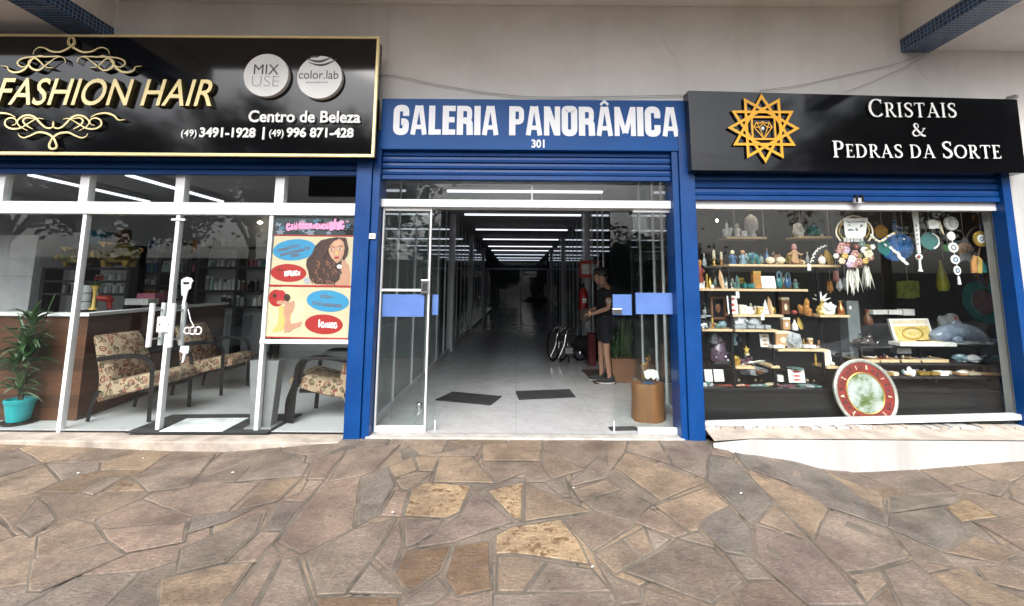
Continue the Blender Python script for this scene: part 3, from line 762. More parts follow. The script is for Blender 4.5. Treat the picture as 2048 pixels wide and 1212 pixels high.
# interior shell
SX = -1.52; 
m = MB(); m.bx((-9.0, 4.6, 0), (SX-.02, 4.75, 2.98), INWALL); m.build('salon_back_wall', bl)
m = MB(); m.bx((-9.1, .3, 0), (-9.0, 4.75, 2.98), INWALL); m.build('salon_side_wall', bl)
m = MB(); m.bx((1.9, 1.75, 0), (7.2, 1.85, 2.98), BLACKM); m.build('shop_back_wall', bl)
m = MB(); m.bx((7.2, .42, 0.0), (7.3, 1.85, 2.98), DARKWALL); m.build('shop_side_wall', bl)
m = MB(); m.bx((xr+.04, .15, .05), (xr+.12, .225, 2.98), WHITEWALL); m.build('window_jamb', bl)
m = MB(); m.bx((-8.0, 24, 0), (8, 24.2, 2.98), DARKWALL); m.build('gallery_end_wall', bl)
for s in (-1, 1):
    y0 = 4.78 if s < 0 else 1.9
    m = MB(); m.bx((s*2.5, y0, 0), (s*2.6, 24, 2.98), DARKWALL); m.build('unit_wall', bl)  # backing wall, coloured dark to stand in for the unlit shop space
m = MB(); m.add([(SX, .06, 0), (9, .06, 0), (9, 24, 0), (SX, 24, 0)], [(0, 1, 2, 3)], FLOORM)
m.build('floor').__setitem__('kind', 'structure')
m = MB(); m.add([(-9, .06, 0), (SX-.003, .06, 0), (SX-.003, 4.6, 0), (-9, 4.6, 0)], [(0, 1, 2, 3)], SALONF)
m.build('floor').__setitem__('kind', 'structure')
# ------------------------------------------------------------------ shop signs
YS = -.20
# left: black acrylic board in a gold frame
q0 = at(757, 72, YS); q1 = at(752, 313, YS)
sx1 = (q0.x+q1.x)/2; sz1 = at(500, 72, YS).z; sz0 = at(500, 313, YS).z; sx0 = -7.2
t = thing('shop_sign', 'black hair salon sign with gold lettering and gold frame', 'sign', (-4.5, YS, sz0))
m = MB(); m.bx((sx0, YS, sz0+.02), (sx1-.02, YS+.15, sz1-.02), BLACK_SIGN); m.build('board', t)
m = MB(); fw = .03
for a, b in (((sx0, sz0), (sx1, sz0+fw)), ((sx0, sz1-fw*.8), (sx1, sz1)), ((sx1-fw, sz0+fw), (sx1, sz1-fw*.8))):
    m.bx((a[0], YS-.012, a[1]), (b[0], YS+.02, b[1]), GOLD)
m.build('frame', t, bevel=.005)
Yl = YS-.001
text_mb('FASHION HAIR', GOLD, GOLD_SIDE, .045, prect(-6, 211, 425, 157, Yl-.045), Yl, shear=.22, bold=.006).build('lettering', t)
SW = pm('sign_white', (.82, .82, .80), .4, var=.03)
text_mb('Centro de Beleza', SW, GREYPL, .025, prect(497, 245, 721, 221, Yl-.025), Yl, bold=.022).build('lettering', t)
for s_, r_ in (('(49)', (362, 277, 393, 259)), ('3491-1928', (399, 275, 511, 255)), ('|', (525, 279, 529, 254)), ('(49)', (538, 277, 567, 259)), ('996 871-428', (573, 275, 707, 255))):
    text_mb(s_, SW, GREYPL, .012, prect(*r_, Yl-.012), Yl, bold=.03 if len(s_) > 4 else .01).build('lettering', t)
def disc_round(mb, cx, cz, r, y0, y1, mat, n=40):
    mb.prism([(cx+r*math.cos(2*math.pi*i/n), cz+r*math.sin(2*math.pi*i/n)) for i in range(n)], y0, y1, mat)
def disc(cx, cy, r_px):
    c = at(cx, cy, YS-.05); return c, r_px/F*(YS-.05-CAM.y)
DISC = pm('disc_white', (.80, .80, .79), .5, var=.06, scale=5)
for cx, cy, lab in ((532, 150, 'm'), (639, 154, 'c')):
    c, r = disc(cx, cy, 47)
    m = MB(); disc_round(m, c.x, c.z, r, YS-.05, YS-.002, DISC); d = m.build('emblem_disc', t)
    yd = YS-.0505
    if lab == 'm':
        text_mb('MIX', C_INK, None, .002, prect(508, 149, 558, 129, yd), yd, bold=0).build('lettering', d)
        text_mb('USE', C_GRY, None, .002, prect(504, 173, 558, 152, yd), yd, bold=-.022).build('lettering', d)
    else:
        text_mb('color.lab', C_INK, None, .002, prect(598, 158, 677, 141, yd), yd).build('lettering', d)
        for (x0, y0, x1, y1, xx, yy, wd) in ((620, 112, 640, 112, 628, 113, 3), (612, 116, 665, 113, 640, 123, 3.6), (616, 124, 674, 118, 645, 130, 3.2)):
            pts = [at(a, b, yd) for a, b in ((x0, y0), ((x0+xx)/2, (y0+yy)/2+2), (xx, yy), ((x1+xx)/2, (y1+yy)/2+1.5), (x1, y1))]
            cp = crom([tuple(p) for p in pts], 6); k = F/(YS-CAM.y); m = MB()
            stroke(m, [(p.x, p.z) for p in cp], 0, C_INK, yd-.002, yd, wfun=lambda u, W=wd: (.4+W*1.3*math.sin(math.pi*u))/k)
            m.build('wave_mark', d)
        m = MB()
        for x in range(612, 656, 5): m.bx((at(x, 165, yd).x, yd-.002, at(x, 166, yd).z), (at(x+3.2, 165, yd).x, yd, at(x, 163.6, yd).z), C_GRY)
        m.build('small_print', d)
# scroll ornaments, drawn as one half and mirrored
def orn(half, cx, cy0, wpx, name):
    m = MB(); k = F/(YS-CAM.y); y0 = YS-.035
    for sgn in (1, -1):
        for i, (pts, ww) in enumerate(half):
            P = []
            for x, y in pts:
                px = cx+sgn*(x-cx); P.append(tuple(at(px, y, YS-.035)))
            cp = crom(P, 7)
            stroke(m, [(p.x, p.z) for p in cp], 0, GOLD, y0-.0007*(i+(sgn > 0)*5), YS, wfun=lambda u, W=ww: (.9+W*math.sin(math.pi*u)**1.0)/k, side=GOLD_SIDE)
    m.build(name, t)
def zz(pts): return [(x/4.66, y/4.66+60) for x, y in pts]
top = [(zz([(660, 165), (632, 130), (640, 80), (668, 70), (690, 90), (685, 130), (640, 170), (560, 205), (480, 200), (420, 170), (370, 163), (325, 190), (312, 230)]), 3.2),
       (zz([(612, 310), (605, 270), (560, 248), (500, 248), (430, 250), (350, 250), (230, 262), (175, 290), (170, 320), (210, 345), (260, 330), (265, 290)]), 2.6),
       (zz([(10, 335), (70, 345), (85, 375), (130, 395), (190, 390), (240, 360), (280, 310), (310, 270), (370, 240), (420, 250)]), 3.4),
       (zz([(500, 355), (430, 345), (380, 300), (330, 265), (280, 290), (275, 330), (310, 365), (370, 375), (430, 330), (520, 265), (580, 250)]), 3.2)]
orn(top, 143, 0, 1, 'scroll_ornament')
bot = [(zz([(498, 850), (505, 880), (480, 912), (430, 910), (380, 870), (320, 810), (250, 795), (190, 820), (165, 860), (190, 900), (260, 940)]), 3.0),
       (zz([(410, 832), (350, 825), (270, 870), (190, 915), (110, 920), (55, 890), (55, 845), (100, 820), (150, 835), (150, 875), (110, 890)]), 2.6),
       (zz([(310, 925), (250, 890), (220, 850), (250, 820), (330, 830)]), 2.6),
       (zz([(-170, 835), (-110, 838), (-70, 800), (0, 775), (90, 785), (150, 815)]), 3.2),
       (zz([(497, 1000), (460, 1060), (465, 1100), (497, 1110), (530, 1090), (525, 1050), (497, 1000), (440, 965), (360, 955), (290, 985), (230, 1005), (190, 990), (175, 965)]), 3.2)]
orn(bot, 497/4.66, 0, 1, 'scroll_ornament')

# middle: blue fascia
YC = -.05
t = thing('fascia_sign', 'blue fascia sign with heavy white gallery name above the entrance', 'sign', (0, YC, 2.5))
cx0 = at(762, 250, YC).x; cx1 = at(1377, 250, YC).x; cz1 = at(1070, 199, YC).z; cz0 = at(1070, 300, YC).z
m = MB(); m.bx((cx0, YC, cz0), (cx1, YC+.2, cz1), BLUE_SIGN); m.build('board', t, bevel=.004)
GW = pm('vinyl_white', (.74, .76, .80), .5, var=.04, scale=3)
rc = prect(787, 271, 1357, 213, YC)
glyphs('GALERIA PANORÂMICA', heavy, GW, None, .004, rc, YC, gap=.055).build('lettering', t)
text_mb('301', GW, None, .004, prect(1063, 296, 1089, 279, YC), YC, bold=.03).build('lettering', t)

# right: black board with an amber star
YR = -.17
t = thing('shop_sign', 'black crystal shop sign with amber star and white roman lettering', 'sign', (4, YR, 2.6))
P = [at(1376, 181, YR), at(1384, 340, YR), at(2052, 346, YR), at(2034, 199, YR)]
m = MB(); m.prism([(p.x, p.z) for p in P], YR, YR+.14, BLACK_SIGN); m.build('board', t, bevel=.004)
m = MB(); star = [(12, 0)]
def star_pt(i, r): a = math.pi/2+2*math.pi*i/12; return (r*math.cos(a), r*math.sin(a))
sc = at(1524, 258, YR); srx = 69/F*(YR-CAM.y); 
for kq in range(4):        # four interlaced triangles make the twelve points
    pts = [star_pt(kq+4*i, srx) for i in range(3)]
    # spread each corner out a little as on the sign: long arms top and bottom
    pts = [(sc.x+x, sc.z+z) for x, z in pts]
    stroke(m, pts, 5.4/F*(YR-CAM.y), AMBER, YR-.028-.001*kq, YR-.002, closed=True, side=GOLD_SIDE)
sq = .34*srx
stroke(m, [(sc.x+a*sq, sc.z+b*sq) for a, b in ((-1, -.9), (-.9, -1), (.9, -1), (1, -.9), (1, .9), (.9, 1), (-.9, 1), (-1, .9))], 4.0/F*(YR-CAM.y), AMBER, YR-.0305, YR-.002, closed=True, side=GOLD_SIDE)
m.build('star', t)
m = MB(); k = 1/F*(YR-CAM.y)
def G(pts, w_=2.0, closed=True, dd=0.0): stroke(m, [(sc.x+x*k, sc.z+z*k) for x, z in pts], w_*k, AMBER, YR-.02-dd, YR-.002, closed=closed, side=GOLD_SIDE)
G([(-19, 3), (-13, 13), (-6, 11), (0, 14), (6, 11), (13, 13), (19, 3), (1, -22)])
G([(-19, 3), (-8, 2), (1, -22), (9, 2), (19, 3)], 1.6, False, .001); G([(-13, 13), (-8, 2), (0, 10), (9, 2), (13, 13)], 1.6, False, .002)
gem = m.build('gem_outline', t)
m = MB(); m.ell((sc.x, YR-.012, sc.z), (4*k, .012, 4*k), C_QTZ); m.build('stone', t)
sm_ = lambda s: [1.0 if c in 'CP' and i == 0 else .80 for i, c in enumerate(s)]
glyphs('CRISTAIS', roman, SW, GREYPL, .022, prect(1733, 236, 1908, 200, YR), YR, gap=.075, small=sm_('CRISTAIS')).build('lettering', t)
glyphs('&', roman, SW, GREYPL, .022, prect(1818, 274, 1847, 248, YR), YR).build('lettering', t)
big = [1, .8, .8, .8, .8, .8, 1, .8, .8, 1, 1, .8, .8, .8, .8]
glyphs('PEDRAS DA SORTE', roman, SW, GREYPL, .022, prect(1662, 317, 1996, 284, YR), YR, gap=.075, small=big).build('lettering', t)

# ------------------------------------------------------------------ roller shutters
def shutter(label, x0, x1, z0, z1, y, pitch, light_bar=False):
    t = thing('roller_shutter', label, 'shutter', ((x0+x1)/2, y, z0))
    m = MB(); prof = []; z = z0+.05
    while z < z1:
        h = min(pitch, z1-z)
        prof += [(y, z), (y-.018, z+h*.12), (y-.022, z+h*.5), (y-.016, z+h*.86), (y+.004, z+h*.93), (y+.004, z+h*.999)]; z += pitch
    n = len(prof)
    vs = [(x0, a, b) for a, b in prof]+[(x1, a, b) for a, b in prof]
    m.add(vs, [(i, n+i, n+i+1, i+1) for i in range(n-1)], BLUE)
    m.build('slats', t, smooth=False)
    m = MB(); m.bx((x0, y-.03, z0), (x1, y+.03, z0+.048), BLUE); m.build('bottom_bar', t, bevel=.006)
    return t
def xz(px, py, Y): p = at(px, py, Y); return p.x, p.z
YSH = .03
shutter('blue roller shutter rolled up above the salon windows', -7.2, PL[0]-.01, at(400, 350, YSH).z, at(400, 312, YSH).z+.06, YSH, .085)
sh = shutter('blue roller shutter rolled up above the gallery entrance', PL[1]+.005, PR[0]-.005, at(1070, 362, YSH).z, at(1070, 302, YSH).z+.05, YSH, .066)
sh = shutter('blue roller shutter rolled up above the crystal shop window', PR[1]+.01, xr+.01, at(1700, 403, YSH).z, at(1700, 340, YSH).z+.06, YSH, .075)
m = MB(); p = at(1714, 402, 0)
m.box((p.x, -.02, p.z), (.09, .03, .05), GREY_AL); m.box((p.x-.03, -.03, p.z+.02), (.02, .03, .07), BLACK); m.box((p.x+.03, -.03, p.z+.02), (.02, .03, .07), BLACK)
m.build('shutter_lock', sh)

# ------------------------------------------------------------------ salon shop front
YG = .10
t = thing('glass_shopfront', 'white framed glass shop front of the hair salon', 'shop front', (-4, YG, 0))
zt0 = at(380, 430, YG).z; zt1 = at(380, 406, YG).z; zb0 = -.02; zb1 = at(320, 867, YG).z; ztop = at(380, 346, YG).z+.03
xR = PL[0]+.02; xLf = -7.2
m = MB(); m.bx((xLf, YG-.045, zt0), (xR, YG+.045, zt1), WHITE_AL); m.build('transom', t, bevel=.004)
m = MB(); m.bx((xLf, YG-.04, zb0), (xR, YG+.04, zb1), WHITE_AL); m.build('bottom_rail', t, bevel=.004)
m = MB(); m.bx((xLf, YG-.04, ztop), (xR, YG+.04, ztop+.05), WHITE_AL); m.build('head_rail', t)
ux = [at(p, 378, YG).x for p in (7, 175, 365, 563)]
for x in ux+[at(-190, 378, YG).x]:
    m = MB(); m.bx((x-.048, YG-.04, zt1), (x+.048, YG+.04, ztop), WHITE_AL); m.build('mullion', t, bevel=.004)
lx = [at(p, 650, YG).x for p in (148, 339, 530)]+[at(-45, 650, YG).x]
for x in lx:
    m = MB(); m.bx((x-.02, YG-.03, zb1), (x+.02, YG+.03, zt0), WHITE_AL); m.build('mullion', t, bevel=.003)
ue = [xLf]+sorted(ux)+[xR]; le = [xLf]+sorted(lx)+[xR]
for a, b in zip(ue[:-1], ue[1:]):
    m = MB(); m.bx((a+.045, YG-.004, zt1-.01), (b-.045, YG+.004, ztop+.01), GLASS); m.build('glass_pane', t)
for a, b in zip(le[:-1], le[1:]):
    m = MB(); m.bx((a+.018, YG-.004, zb1-.01), (b-.018, YG+.004, zt0+.01), GLASS); m.build('glass_pane', t)
# pull handles and lock
hx = at(337, 650, YG).x; hz0 = at(330, 692, YG).z; hz1 = at(335, 606, YG).z
for s in (-1, 1):
    h = MB()
    for yy, dx in ((YG-.075, .105-s*.015), (YG+.075, .105-s*.015)):
        h.tube([(hx+s*dx, yy, hz0), (hx+s*dx, yy, hz1)], .024, WHITE_AL, 12)
    for z in (hz0+.07, hz1-.07): h.tube([(hx+s*(.105-s*.015), YG-.075, z), (hx+s*(.105-s*.015), YG+.075, z)], .009, GREY_AL)
    h.build('pull_handle', t, smooth=True)
m = MB(); zc = at(335, 648, YG).z; m.box((hx, YG-.04, zc), (.15, .03, .15), WHITE)
for s in (-1, 1): m.lathe([(.009, 0), (.009, .004)], BLACK, (hx+s*.045, YG-.056, zc), axis='y')
m.build('lock_plate', t, bevel=.004)
m = MB(); zc = at(360, 440, YG).z; m.box((at(362, 438, YG).x, YG-.03, zc), (.14, .02, .022), WHITE); m.build('door_patch', t)
# poster on the right pane
YP = YG-.008
t = thing('salon_poster', 'cream salon poster of a curly haired woman with blue and red ovals', 'poster', tuple(at(620, 680, YP)))
CREAM = pm('poster_cream', (.43, .395, .26), .5, var=.06); P_BLUE = pm('poster_blue', (.022, .20, .36), .5, var=.05); P_RED = pm('poster_red', (.27, .013, .01), .5, var=.06)
P_SKIN = pm('poster_skin', (.37, .21, .135), .5, var=.08); P_HAIR = pm('poster_hair', (.035, .016, .012), .5, var=.6, scale=40); P_HAIR2 = pm('poster_hair_light', (.16, .07, .04), .5, var=.3, scale=30)
P_PINK = pm('poster_pink', (.66, .26, .44), .5, var=.12); P_TEALD = pm('poster_slate', (.02, .035, .04), .5, var=.5, scale=25); P_YEL = pm('poster_pale_yellow', (.46, .35, .11), .5, var=.1)
def PXY(px, py): p = at(px, py, YP); return (p.x, p.z)
def ppoly(mb, pts, lay, mat): mb.prism([PXY(x, y) for x, y in pts], YP-.0012*lay-.001, YP-.0012*lay+.0002, mat)
def pell(mb, cx, cy, rx, ry, lay, mat, n=30, a=0):
    ppoly(mb, [(cx+rx*math.cos(2*math.pi*i/n)*math.cos(a)-ry*math.sin(2*math.pi*i/n)*math.sin(a), cy+rx*math.cos(2*math.pi*i/n)*math.sin(a)+ry*math.sin(2*math.pi*i/n)*math.cos(a)) for i in range(n)], lay, mat)
def pz(x, y): return (520+x/4.329, 420+y/4.329)
m = MB(); ppoly(m, [pz(125, 222), pz(828, 232), pz(800, 655), pz(85, 645)], 1, CREAM); ppoly(m, [pz(80, 665), pz(795, 672), pz(760, 1110), pz(45, 1098)], 1, CREAM)
m.build('sheet', t)
for q_ in ([pz(84, 645), pz(800, 655), pz(797, 673), pz(80, 662)], [pz(45, 1094), pz(762, 1108), pz(760, 1120), pz(44, 1106)], [pz(126, 214), pz(828, 222), pz(828, 233), pz(125, 225)]): m = MB(); ppoly(m, q_, 2, P_RED); m.build('red_stripe', t)
for cx, cy, rx, ry, mat, a in ((300, 345, 188, 92, P_BLUE, -.09), (248, 545, 155, 78, P_RED, .03), (588, 788, 184, 94, P_BLUE, .08), (554, 990, 165, 86, P_RED, .05)):
    m = MB(); px, py = pz(cx, cy); pell(m, px, py, rx/4.329, ry/4.329, 2, mat, a=a); m.build('oval', t)
# the lettering of the poster: the same loops and strokes as on the photograph, not readable there either
def scribble(mb, x0, y0, x1, y1, hh, mat, lay, n, seed, wd):
    r_ = random.Random(seed); P0 = pz(x0, y0); P1 = pz(x1, y1)
    for i in range(n):
        u = (i+.5)/n; cx = P0[0]+(P1[0]-P0[0])*u; cy = P0[1]+(P1[1]-P0[1])*u; w_ = (P1[0]-P0[0])/n*.42
        k = r_.choice('oolinmu'); h = hh/4.329
        if k == 'o': pts = arc(cx, cy, w_, h*.36, 0, 330, 8)
        elif k == 'l': pts = [(cx, cy-h*.75), (cx-w_*.3, cy+h*.4)]
        elif k == 'i': pts = [(cx, cy-h*.3), (cx-w_*.2, cy+h*.4)]
        elif k == 'n': pts = [(cx-w_, cy+h*.4), (cx-w_*.8, cy-h*.3), (cx+w_*.5, cy-h*.35), (cx+w_*.7, cy+h*.4)]
        elif k == 'u': pts = [(cx-w_, cy-h*.35), (cx-w_*.8, cy+h*.4), (cx+w_*.5, cy+h*.35), (cx+w_*.7, cy-h*.4)]
        else: pts = [(cx-w_, cy+h*.4), (cx-w_*.8, cy-h*.3), (cx-w_*.1, cy+h*.3), (cx+w_*.4, cy-h*.35), (cx+w_*.8, cy+h*.4)]
        yb = YP-.0012*lay-.00025*(i % 3)
        stroke(mb, [PXY(*p) for p in pts], wd/F*4.6, mat, yb-.001, yb)
m = MB()
scribble(m, 155, 352, 340, 305, 28, C_INK, 3, 10, 1, 1.5); scribble(m, 180, 388, 432, 330, 28, C_INK, 3, 15, 2, 1.5); scribble(m, 270, 398, 345, 388, 30, C_INK, 3, 4, 3, 1.7)
scribble(m, 525, 750, 645, 752, 34, C_INK, 3, 6, 4, 1.7); scribble(m, 455, 805, 710, 832, 34, C_INK, 3, 11, 5, 1.7)
scribble(m, 215, 548, 358, 546, 50, SW, 3, 5, 6, 2.8); scribble(m, 502, 990, 668, 1000, 58, SW, 3, 6, 7, 2.8); scribble(m, 155, 518, 200, 520, 18, P_HAIR, 3, 4, 8, 1)
m.build('lettering', t)
m = MB()      # woman: hair, face, shoulder
hair = [(600, 245), (660, 235), (745, 240), (752, 275), (765, 330), (760, 390), (725, 440), (712, 420), (700, 520), (690, 600), (640, 645), (480, 640), (430, 600), (420, 540), (400, 480), (405, 430), (450, 380), (480, 310), (530, 262)]
ppoly(m, [pz(*p) for p in [(640, 480), (690, 455), (735, 430), (770, 480), (785, 560), (780, 655), (560, 650), (470, 645), (560, 560)]], 2, P_SKIN)
ppoly(m, [pz(*p) for p in hair], 3, P_HAIR)
r_ = random.Random(3)
for i in range(26):
    x, y = r_.uniform(430, 660), r_.uniform(430, 630); pp = [(x, y), (x+r_.uniform(8, 26), y+18), (x+r_.uniform(-4, 20), y+40)]
    stroke(m, [PXY(*pz(*p)) for p in pp], 1.5/F*4.6, P_HAIR2, YP-.0058-.0003*(i % 4), YP-.004)
ppoly(m, [pz(*p) for p in [(610, 300), (640, 270), (690, 248), (725, 275), (735, 330), (725, 390), (700, 440), (665, 462), (635, 430), (600, 370), (590, 330)]], 5, P_SKIN)
for ex, ey in ((622, 343), (695, 336)):
    px, py = pz(ex, ey); pell(m, px, py, 3.8, 1.2, 6, DISC, 14); pell(m, px, py, 2.2, 1.3, 7, P_HAIR, 10)
    ppoly(m, [(px-6, py-4), (px, py-6.4), (px+6, py-5), (px+6, py-4), (px, py-5.2)], 6, P_HAIR)
px, py = pz(666, 412); pell(m, px, py, 5.5, 2.1, 6, P_RED, 14)
ppoly(m, [pz(660, 350), pz(668, 350), pz(678, 385), pz(655, 386)], 6, P_YEL)
px, py = pz(700, 540); pell(m, px, py, 2.6, 2.8, 6, P_TEALD, 12); px, py = pz(690, 490); pell(m, px, py, 5, 4, 6, SW, 12); px, py = pz(410, 610); pell(m, px, py, 7, 6, 6, C_GRY, 14)
ppoly(m, [pz(*p) for p in [(612, 365), (640, 380), (648, 410), (630, 425), (606, 385)]], 6, pm('poster_skin_light', (.44, .26, .17), .5))
ppoly(m, [pz(*p) for p in [(645, 275), (700, 262), (712, 290), (690, 312), (636, 312)]], 6, pm('poster_skin_light', (.44, .26, .17), .5))
ppoly(m, [pz(*p) for p in [(600, 250), (680, 240), (640, 268), (610, 305), (592, 350), (560, 420), (540, 330)]], 8, P_HAIR)
ppoly(m, [pz(*p) for p in [(700, 243), (748, 243), (768, 330), (758, 392), (722, 440), (738, 370), (742, 310), (724, 268)]], 8, P_HAIR)
m.build('portrait', t)
m = MB()      # kneeling figure with a red hat
px, py = pz(225, 860)
pell(m, pz(230, 850)[0], pz(0, 850)[1], 36, 44, 1.5, pm('poster_pale', (.50, .45, .28), .5), 30)
ppoly(m, [pz(*p) for p in [(160, 830), (250, 830), (275, 900), (255, 1000), (180, 1050), (100, 1058), (150, 990), (165, 900)]], 2.5, P_YEL)
ppoly(m, [pz(*p) for p in [(222, 812), (248, 815), (268, 795), (292, 782), (304, 800), (298, 850), (280, 890), (262, 905), (262, 945), (270, 985), (320, 975), (358, 962), (366, 985), (345, 1008), (290, 1030), (262, 1055), (215, 1062), (208, 1010), (220, 950), (205, 890), (208, 845)]], 3.5, P_SKIN)
px, py = pz(145, 762); pell(m, px, py, 16, 17, 3.5, P_RED, 22); px, py = pz(185, 745); pell(m, px, py, 10, 12, 4.5, pm('poster_red_dark', (.30, .015, .02), .5), 20); px, py = pz(130, 742); pell(m, px, py, 4, 4, 5, P_HAIR, 12)
px, py = pz(237, 758); pell(m, px, py, 6.5, 7.5, 5.5, P_HAIR, 18); px, py = pz(235, 805); pell(m, px, py, 5, 5.5, 4.6, P_SKIN, 16); px, py = pz(180, 800); pell(m, px, py, 8, 4, 4.6, P_SKIN, 14)
m.build('figure', t)
# banner above the poster
tb = thing('poster_banner', 'dark floral banner with pink script above the salon poster', 'banner', tuple(at(630, 470, YP)))
m = MB(); ppoly(m, [pz(130, 60), pz(832, 66), pz(828, 218), pz(128, 212)], 1, P_TEALD); m.build('sheet', tb)
m = MB()
for i in range(34):
    x, y = r_.uniform(150, 810), r_.uniform(80, 205); rr = r_.uniform(3, 9)
    px, py = pz(x, y); pts = [(px+rr*(1+.35*math.cos(5*a+i))*math.cos(a), py+rr*.7*(1+.35*math.cos(5*a+i))*math.sin(a)) for a in [2*math.pi*j/24 for j in range(24)]]
    px0 = [p for p in pts]
    lay = 2+.15*i
    pts = [(max(551, min(711, x_)), max(435, min(470, y_))) for x_, y_ in pts]
    ppoly(m, pts, lay, [pm('flower_blue', (.05, .13, .20), .5), pm('flower_pink', (.34, .20, .28), .5), BLACK, pm('flower_grey', (.16, .19, .23), .5), P_TEALD][i % 5])
m.build('flowers', tb)
m = MB(); scribble(m, 235, 150, 330, 140, 70, P_PINK, 8, 3, 21, 4.4); scribble(m, 340, 140, 600, 145, 52, P_PINK, 8, 9, 22, 4.0); scribble(m, 610, 140, 730, 130, 80, P_PINK, 8, 4, 23, 4.4)
m.build('lettering', tb)
m = MB(); a = at(520, 681, YG-.03); b = at(699, 686, YG-.03); m.bx((a.x, YG-.04, b.z-.01), (b.x, YG-.012, b.z+.03), WHITE_AL)
tag(m.build('poster_rail', bevel=.003), 'thin white rail along the bottom of the salon poster', 'rail')

# ------------------------------------------------------------------ gallery entrance
t = thing('glass_shopfront', 'white framed glass entrance of the gallery with sliding doors', 'shop front', (0, YG, 0))
gx0, gx1 = PL[1]-.02, PR[0]+.02
zr0 = at(1060, 417, YG).z; zr1 = at(1060, 402, YG).z
m = MB(); m.bx((gx0, YG-.06, zr0), (gx1, YG+.12, zr1), WHITE_AL); m.build('sliding_rail', t, bevel=.004)
zgt = at(1060, 362, YG).z+.05
m = MB(); m.bx((gx0, YG-.004, zr1-.005), (gx1, YG+.004, zgt), GLASS); m.build('glass_pane', t)
m = MB(); x = at(1064, 382, YG).x; m.bx((x-.008, YG-.012, zr1), (x+.008, YG+.012, zgt), GREY_AL); m.build('mullion', t)
fxl = (at(758, 640, YG).x, at(858, 640, YG).x); fxr = (at(1267, 640, YG).x, at(1352, 640, YG).x)
zb = at(800, 864, YG).z
def framed(x0, x1, whole):
    m = MB(); wv = .017
    m.bx((x0, YG-.02, .0), (x0+wv, YG+.02, zr0), WHITE_AL) if whole else None; m.bx((x1-wv, YG-.02, 0), (x1, YG+.02, zr0), WHITE_AL) if whole else None
    if whole:
        m.bx((x0+wv, YG-.02, 0), (x1-wv, YG+.02, .055), WHITE_AL); m.bx((x0+wv, YG-.02, zr0-.035), (x1-wv, YG+.02, zr0), WHITE_AL); m.build('side_frame', t, bevel=.003)
    else:
        for za, zb2 in ((0, .055), (zr0-.035, zr0)): m = MB(); m.bx((x0+wv, YG-.02, za), (x1-wv, YG+.02, zb2), WHITE_AL); m.build('side_frame', t, bevel=.003)
    m = MB(); m.bx((x0+wv, YG-.004, .05), (x1-wv*whole, YG+.004, zr0-.03), GLASS); m.build('glass_pane', t)
framed(fxl[0], fxl[1], 1); framed(fxr[0], fxr[1], 0)
def strip(px0, px1, py0, py1, Y):
    a = at(px0, py0, Y); b = at(px1, py1, Y); m = MB(); m.bx((a.x, Y-.0015, min(a.z, b.z)), (b.x, Y+.0015, max(a.z, b.z)), FROST); m.build('frosted_band', t)
strip(764, 849, 633, 589, YG-.007); strip(1272, 1352, 628, 586, YG-.007)
YD = YG+.07
for px_a, px_b, lab in ((788, 876, 'l'), (1224, 1300, 'r')):
    a, b = at(px_a, 640, YD).x, at(px_b, 640, YD).x
    d = MB(); d.bx((a, YD-.005, .012), (b, YD+.005, zr0), GLASS); door = d.build('sliding_door', t)
    m = MB(); p0 = at(864 if lab == 'l' else 1226, 630, YD-.008); p1 = at(877 if lab == 'l' else 1263, 589, YD-.008)
    m.bx((p0.x, YD-.008, p0.z), (p1.x, YD-.0055, p1.z), FROST); m.build('frosted_band', door)
    m = MB(); e = b if lab == 'l' else a
    m.bx((e-.006, YD-.012, .0), (e+.006, YD+.012, .09), WHITE_AL); m.build('door_fitting', door)
    if lab == 'r':
        m = MB()
        z = at(1226, 622, YD).z; m.box((a+.05, YD, z), (.1, .05, .05), CHROME); m.build('door_handle', door, bevel=.003)
m = MB(); p = at(850, 573, YG-.03); m.box((p.x, YG-.03, p.z), (.075, .03, .135), CHROME); m.box((p.x, YG-.047, p.z), (.045, .008, .085), BLACKM); a = at(764, 580, YG-.02); m.bx((a.x, YG-.03, a.z-.012), (p.x-.04, YG-.012, a.z+.012), WHITE_AL)
m.build('door_lock', t, bevel=.003)

# ------------------------------------------------------------------ crystal shop window
t = thing('glass_shopfront', 'white framed display window of the crystal shop', 'shop front', (4, YG, 0))
wx0, wx1 = PR[1]-.02, at(2022, 600, YG).x
wz1 = at(1700, 405, YG).z; wz0 = at(1700, 421, YG).z
bz0 = at(1430, 850, YG).z; bz1 = at(2030, 833, YG).z
m = MB(); m.bx((wx0, YG-.045, wz0), (wx1, YG+.045, wz1), WHITE_AL); m.build('head_rail', t, bevel=.004)
m = MB(); m.add([(wx0, YG-.04, bz0-.02), (wx1, YG-.04, bz1-.02), (wx1, YG-.04, bz1+.03), (wx0, YG-.04, bz0+.03), (wx0, YG+.04, bz0-.02), (wx1, YG+.04, bz1-.02), (wx1, YG+.04, bz1+.03), (wx0, YG+.04, bz0+.03)],
    [(0, 1, 2, 3), (3, 2, 6, 7), (4, 7, 6, 5), (0, 4, 5, 1)], WHITE_AL); m.build('bottom_rail', t, bevel=.003)
m = MB(); m.bx((wx1-.045, YG-.045, bz1+.03), (wx1, YG+.045, wz0), WHITE_AL); m.build('side_frame', t, bevel=.004)
js = [wx0]+[at(p, 600, YG).x for p in (1467, 1633, 1838)]+[wx1-.04]
for a, b in zip(js[:-1], js[1:]):
    m = MB(); m.bx((a+.0025, YG-.004, bz0), (b-.0025, YG+.004, wz0+.01), GLASS); m.build('glass_pane', t)
m = MB(); p = at(743, 472, -.06); m.box((p.x, -.045, p.z), (.075, .018, .055), WHITE)
m.box((p.x, -.055, p.z), (.03, .006, .02), GREYPL)
tag(m.build('door_bell', bevel=.003), 'small white bell push on the blue pillar by the salon', 'bell')
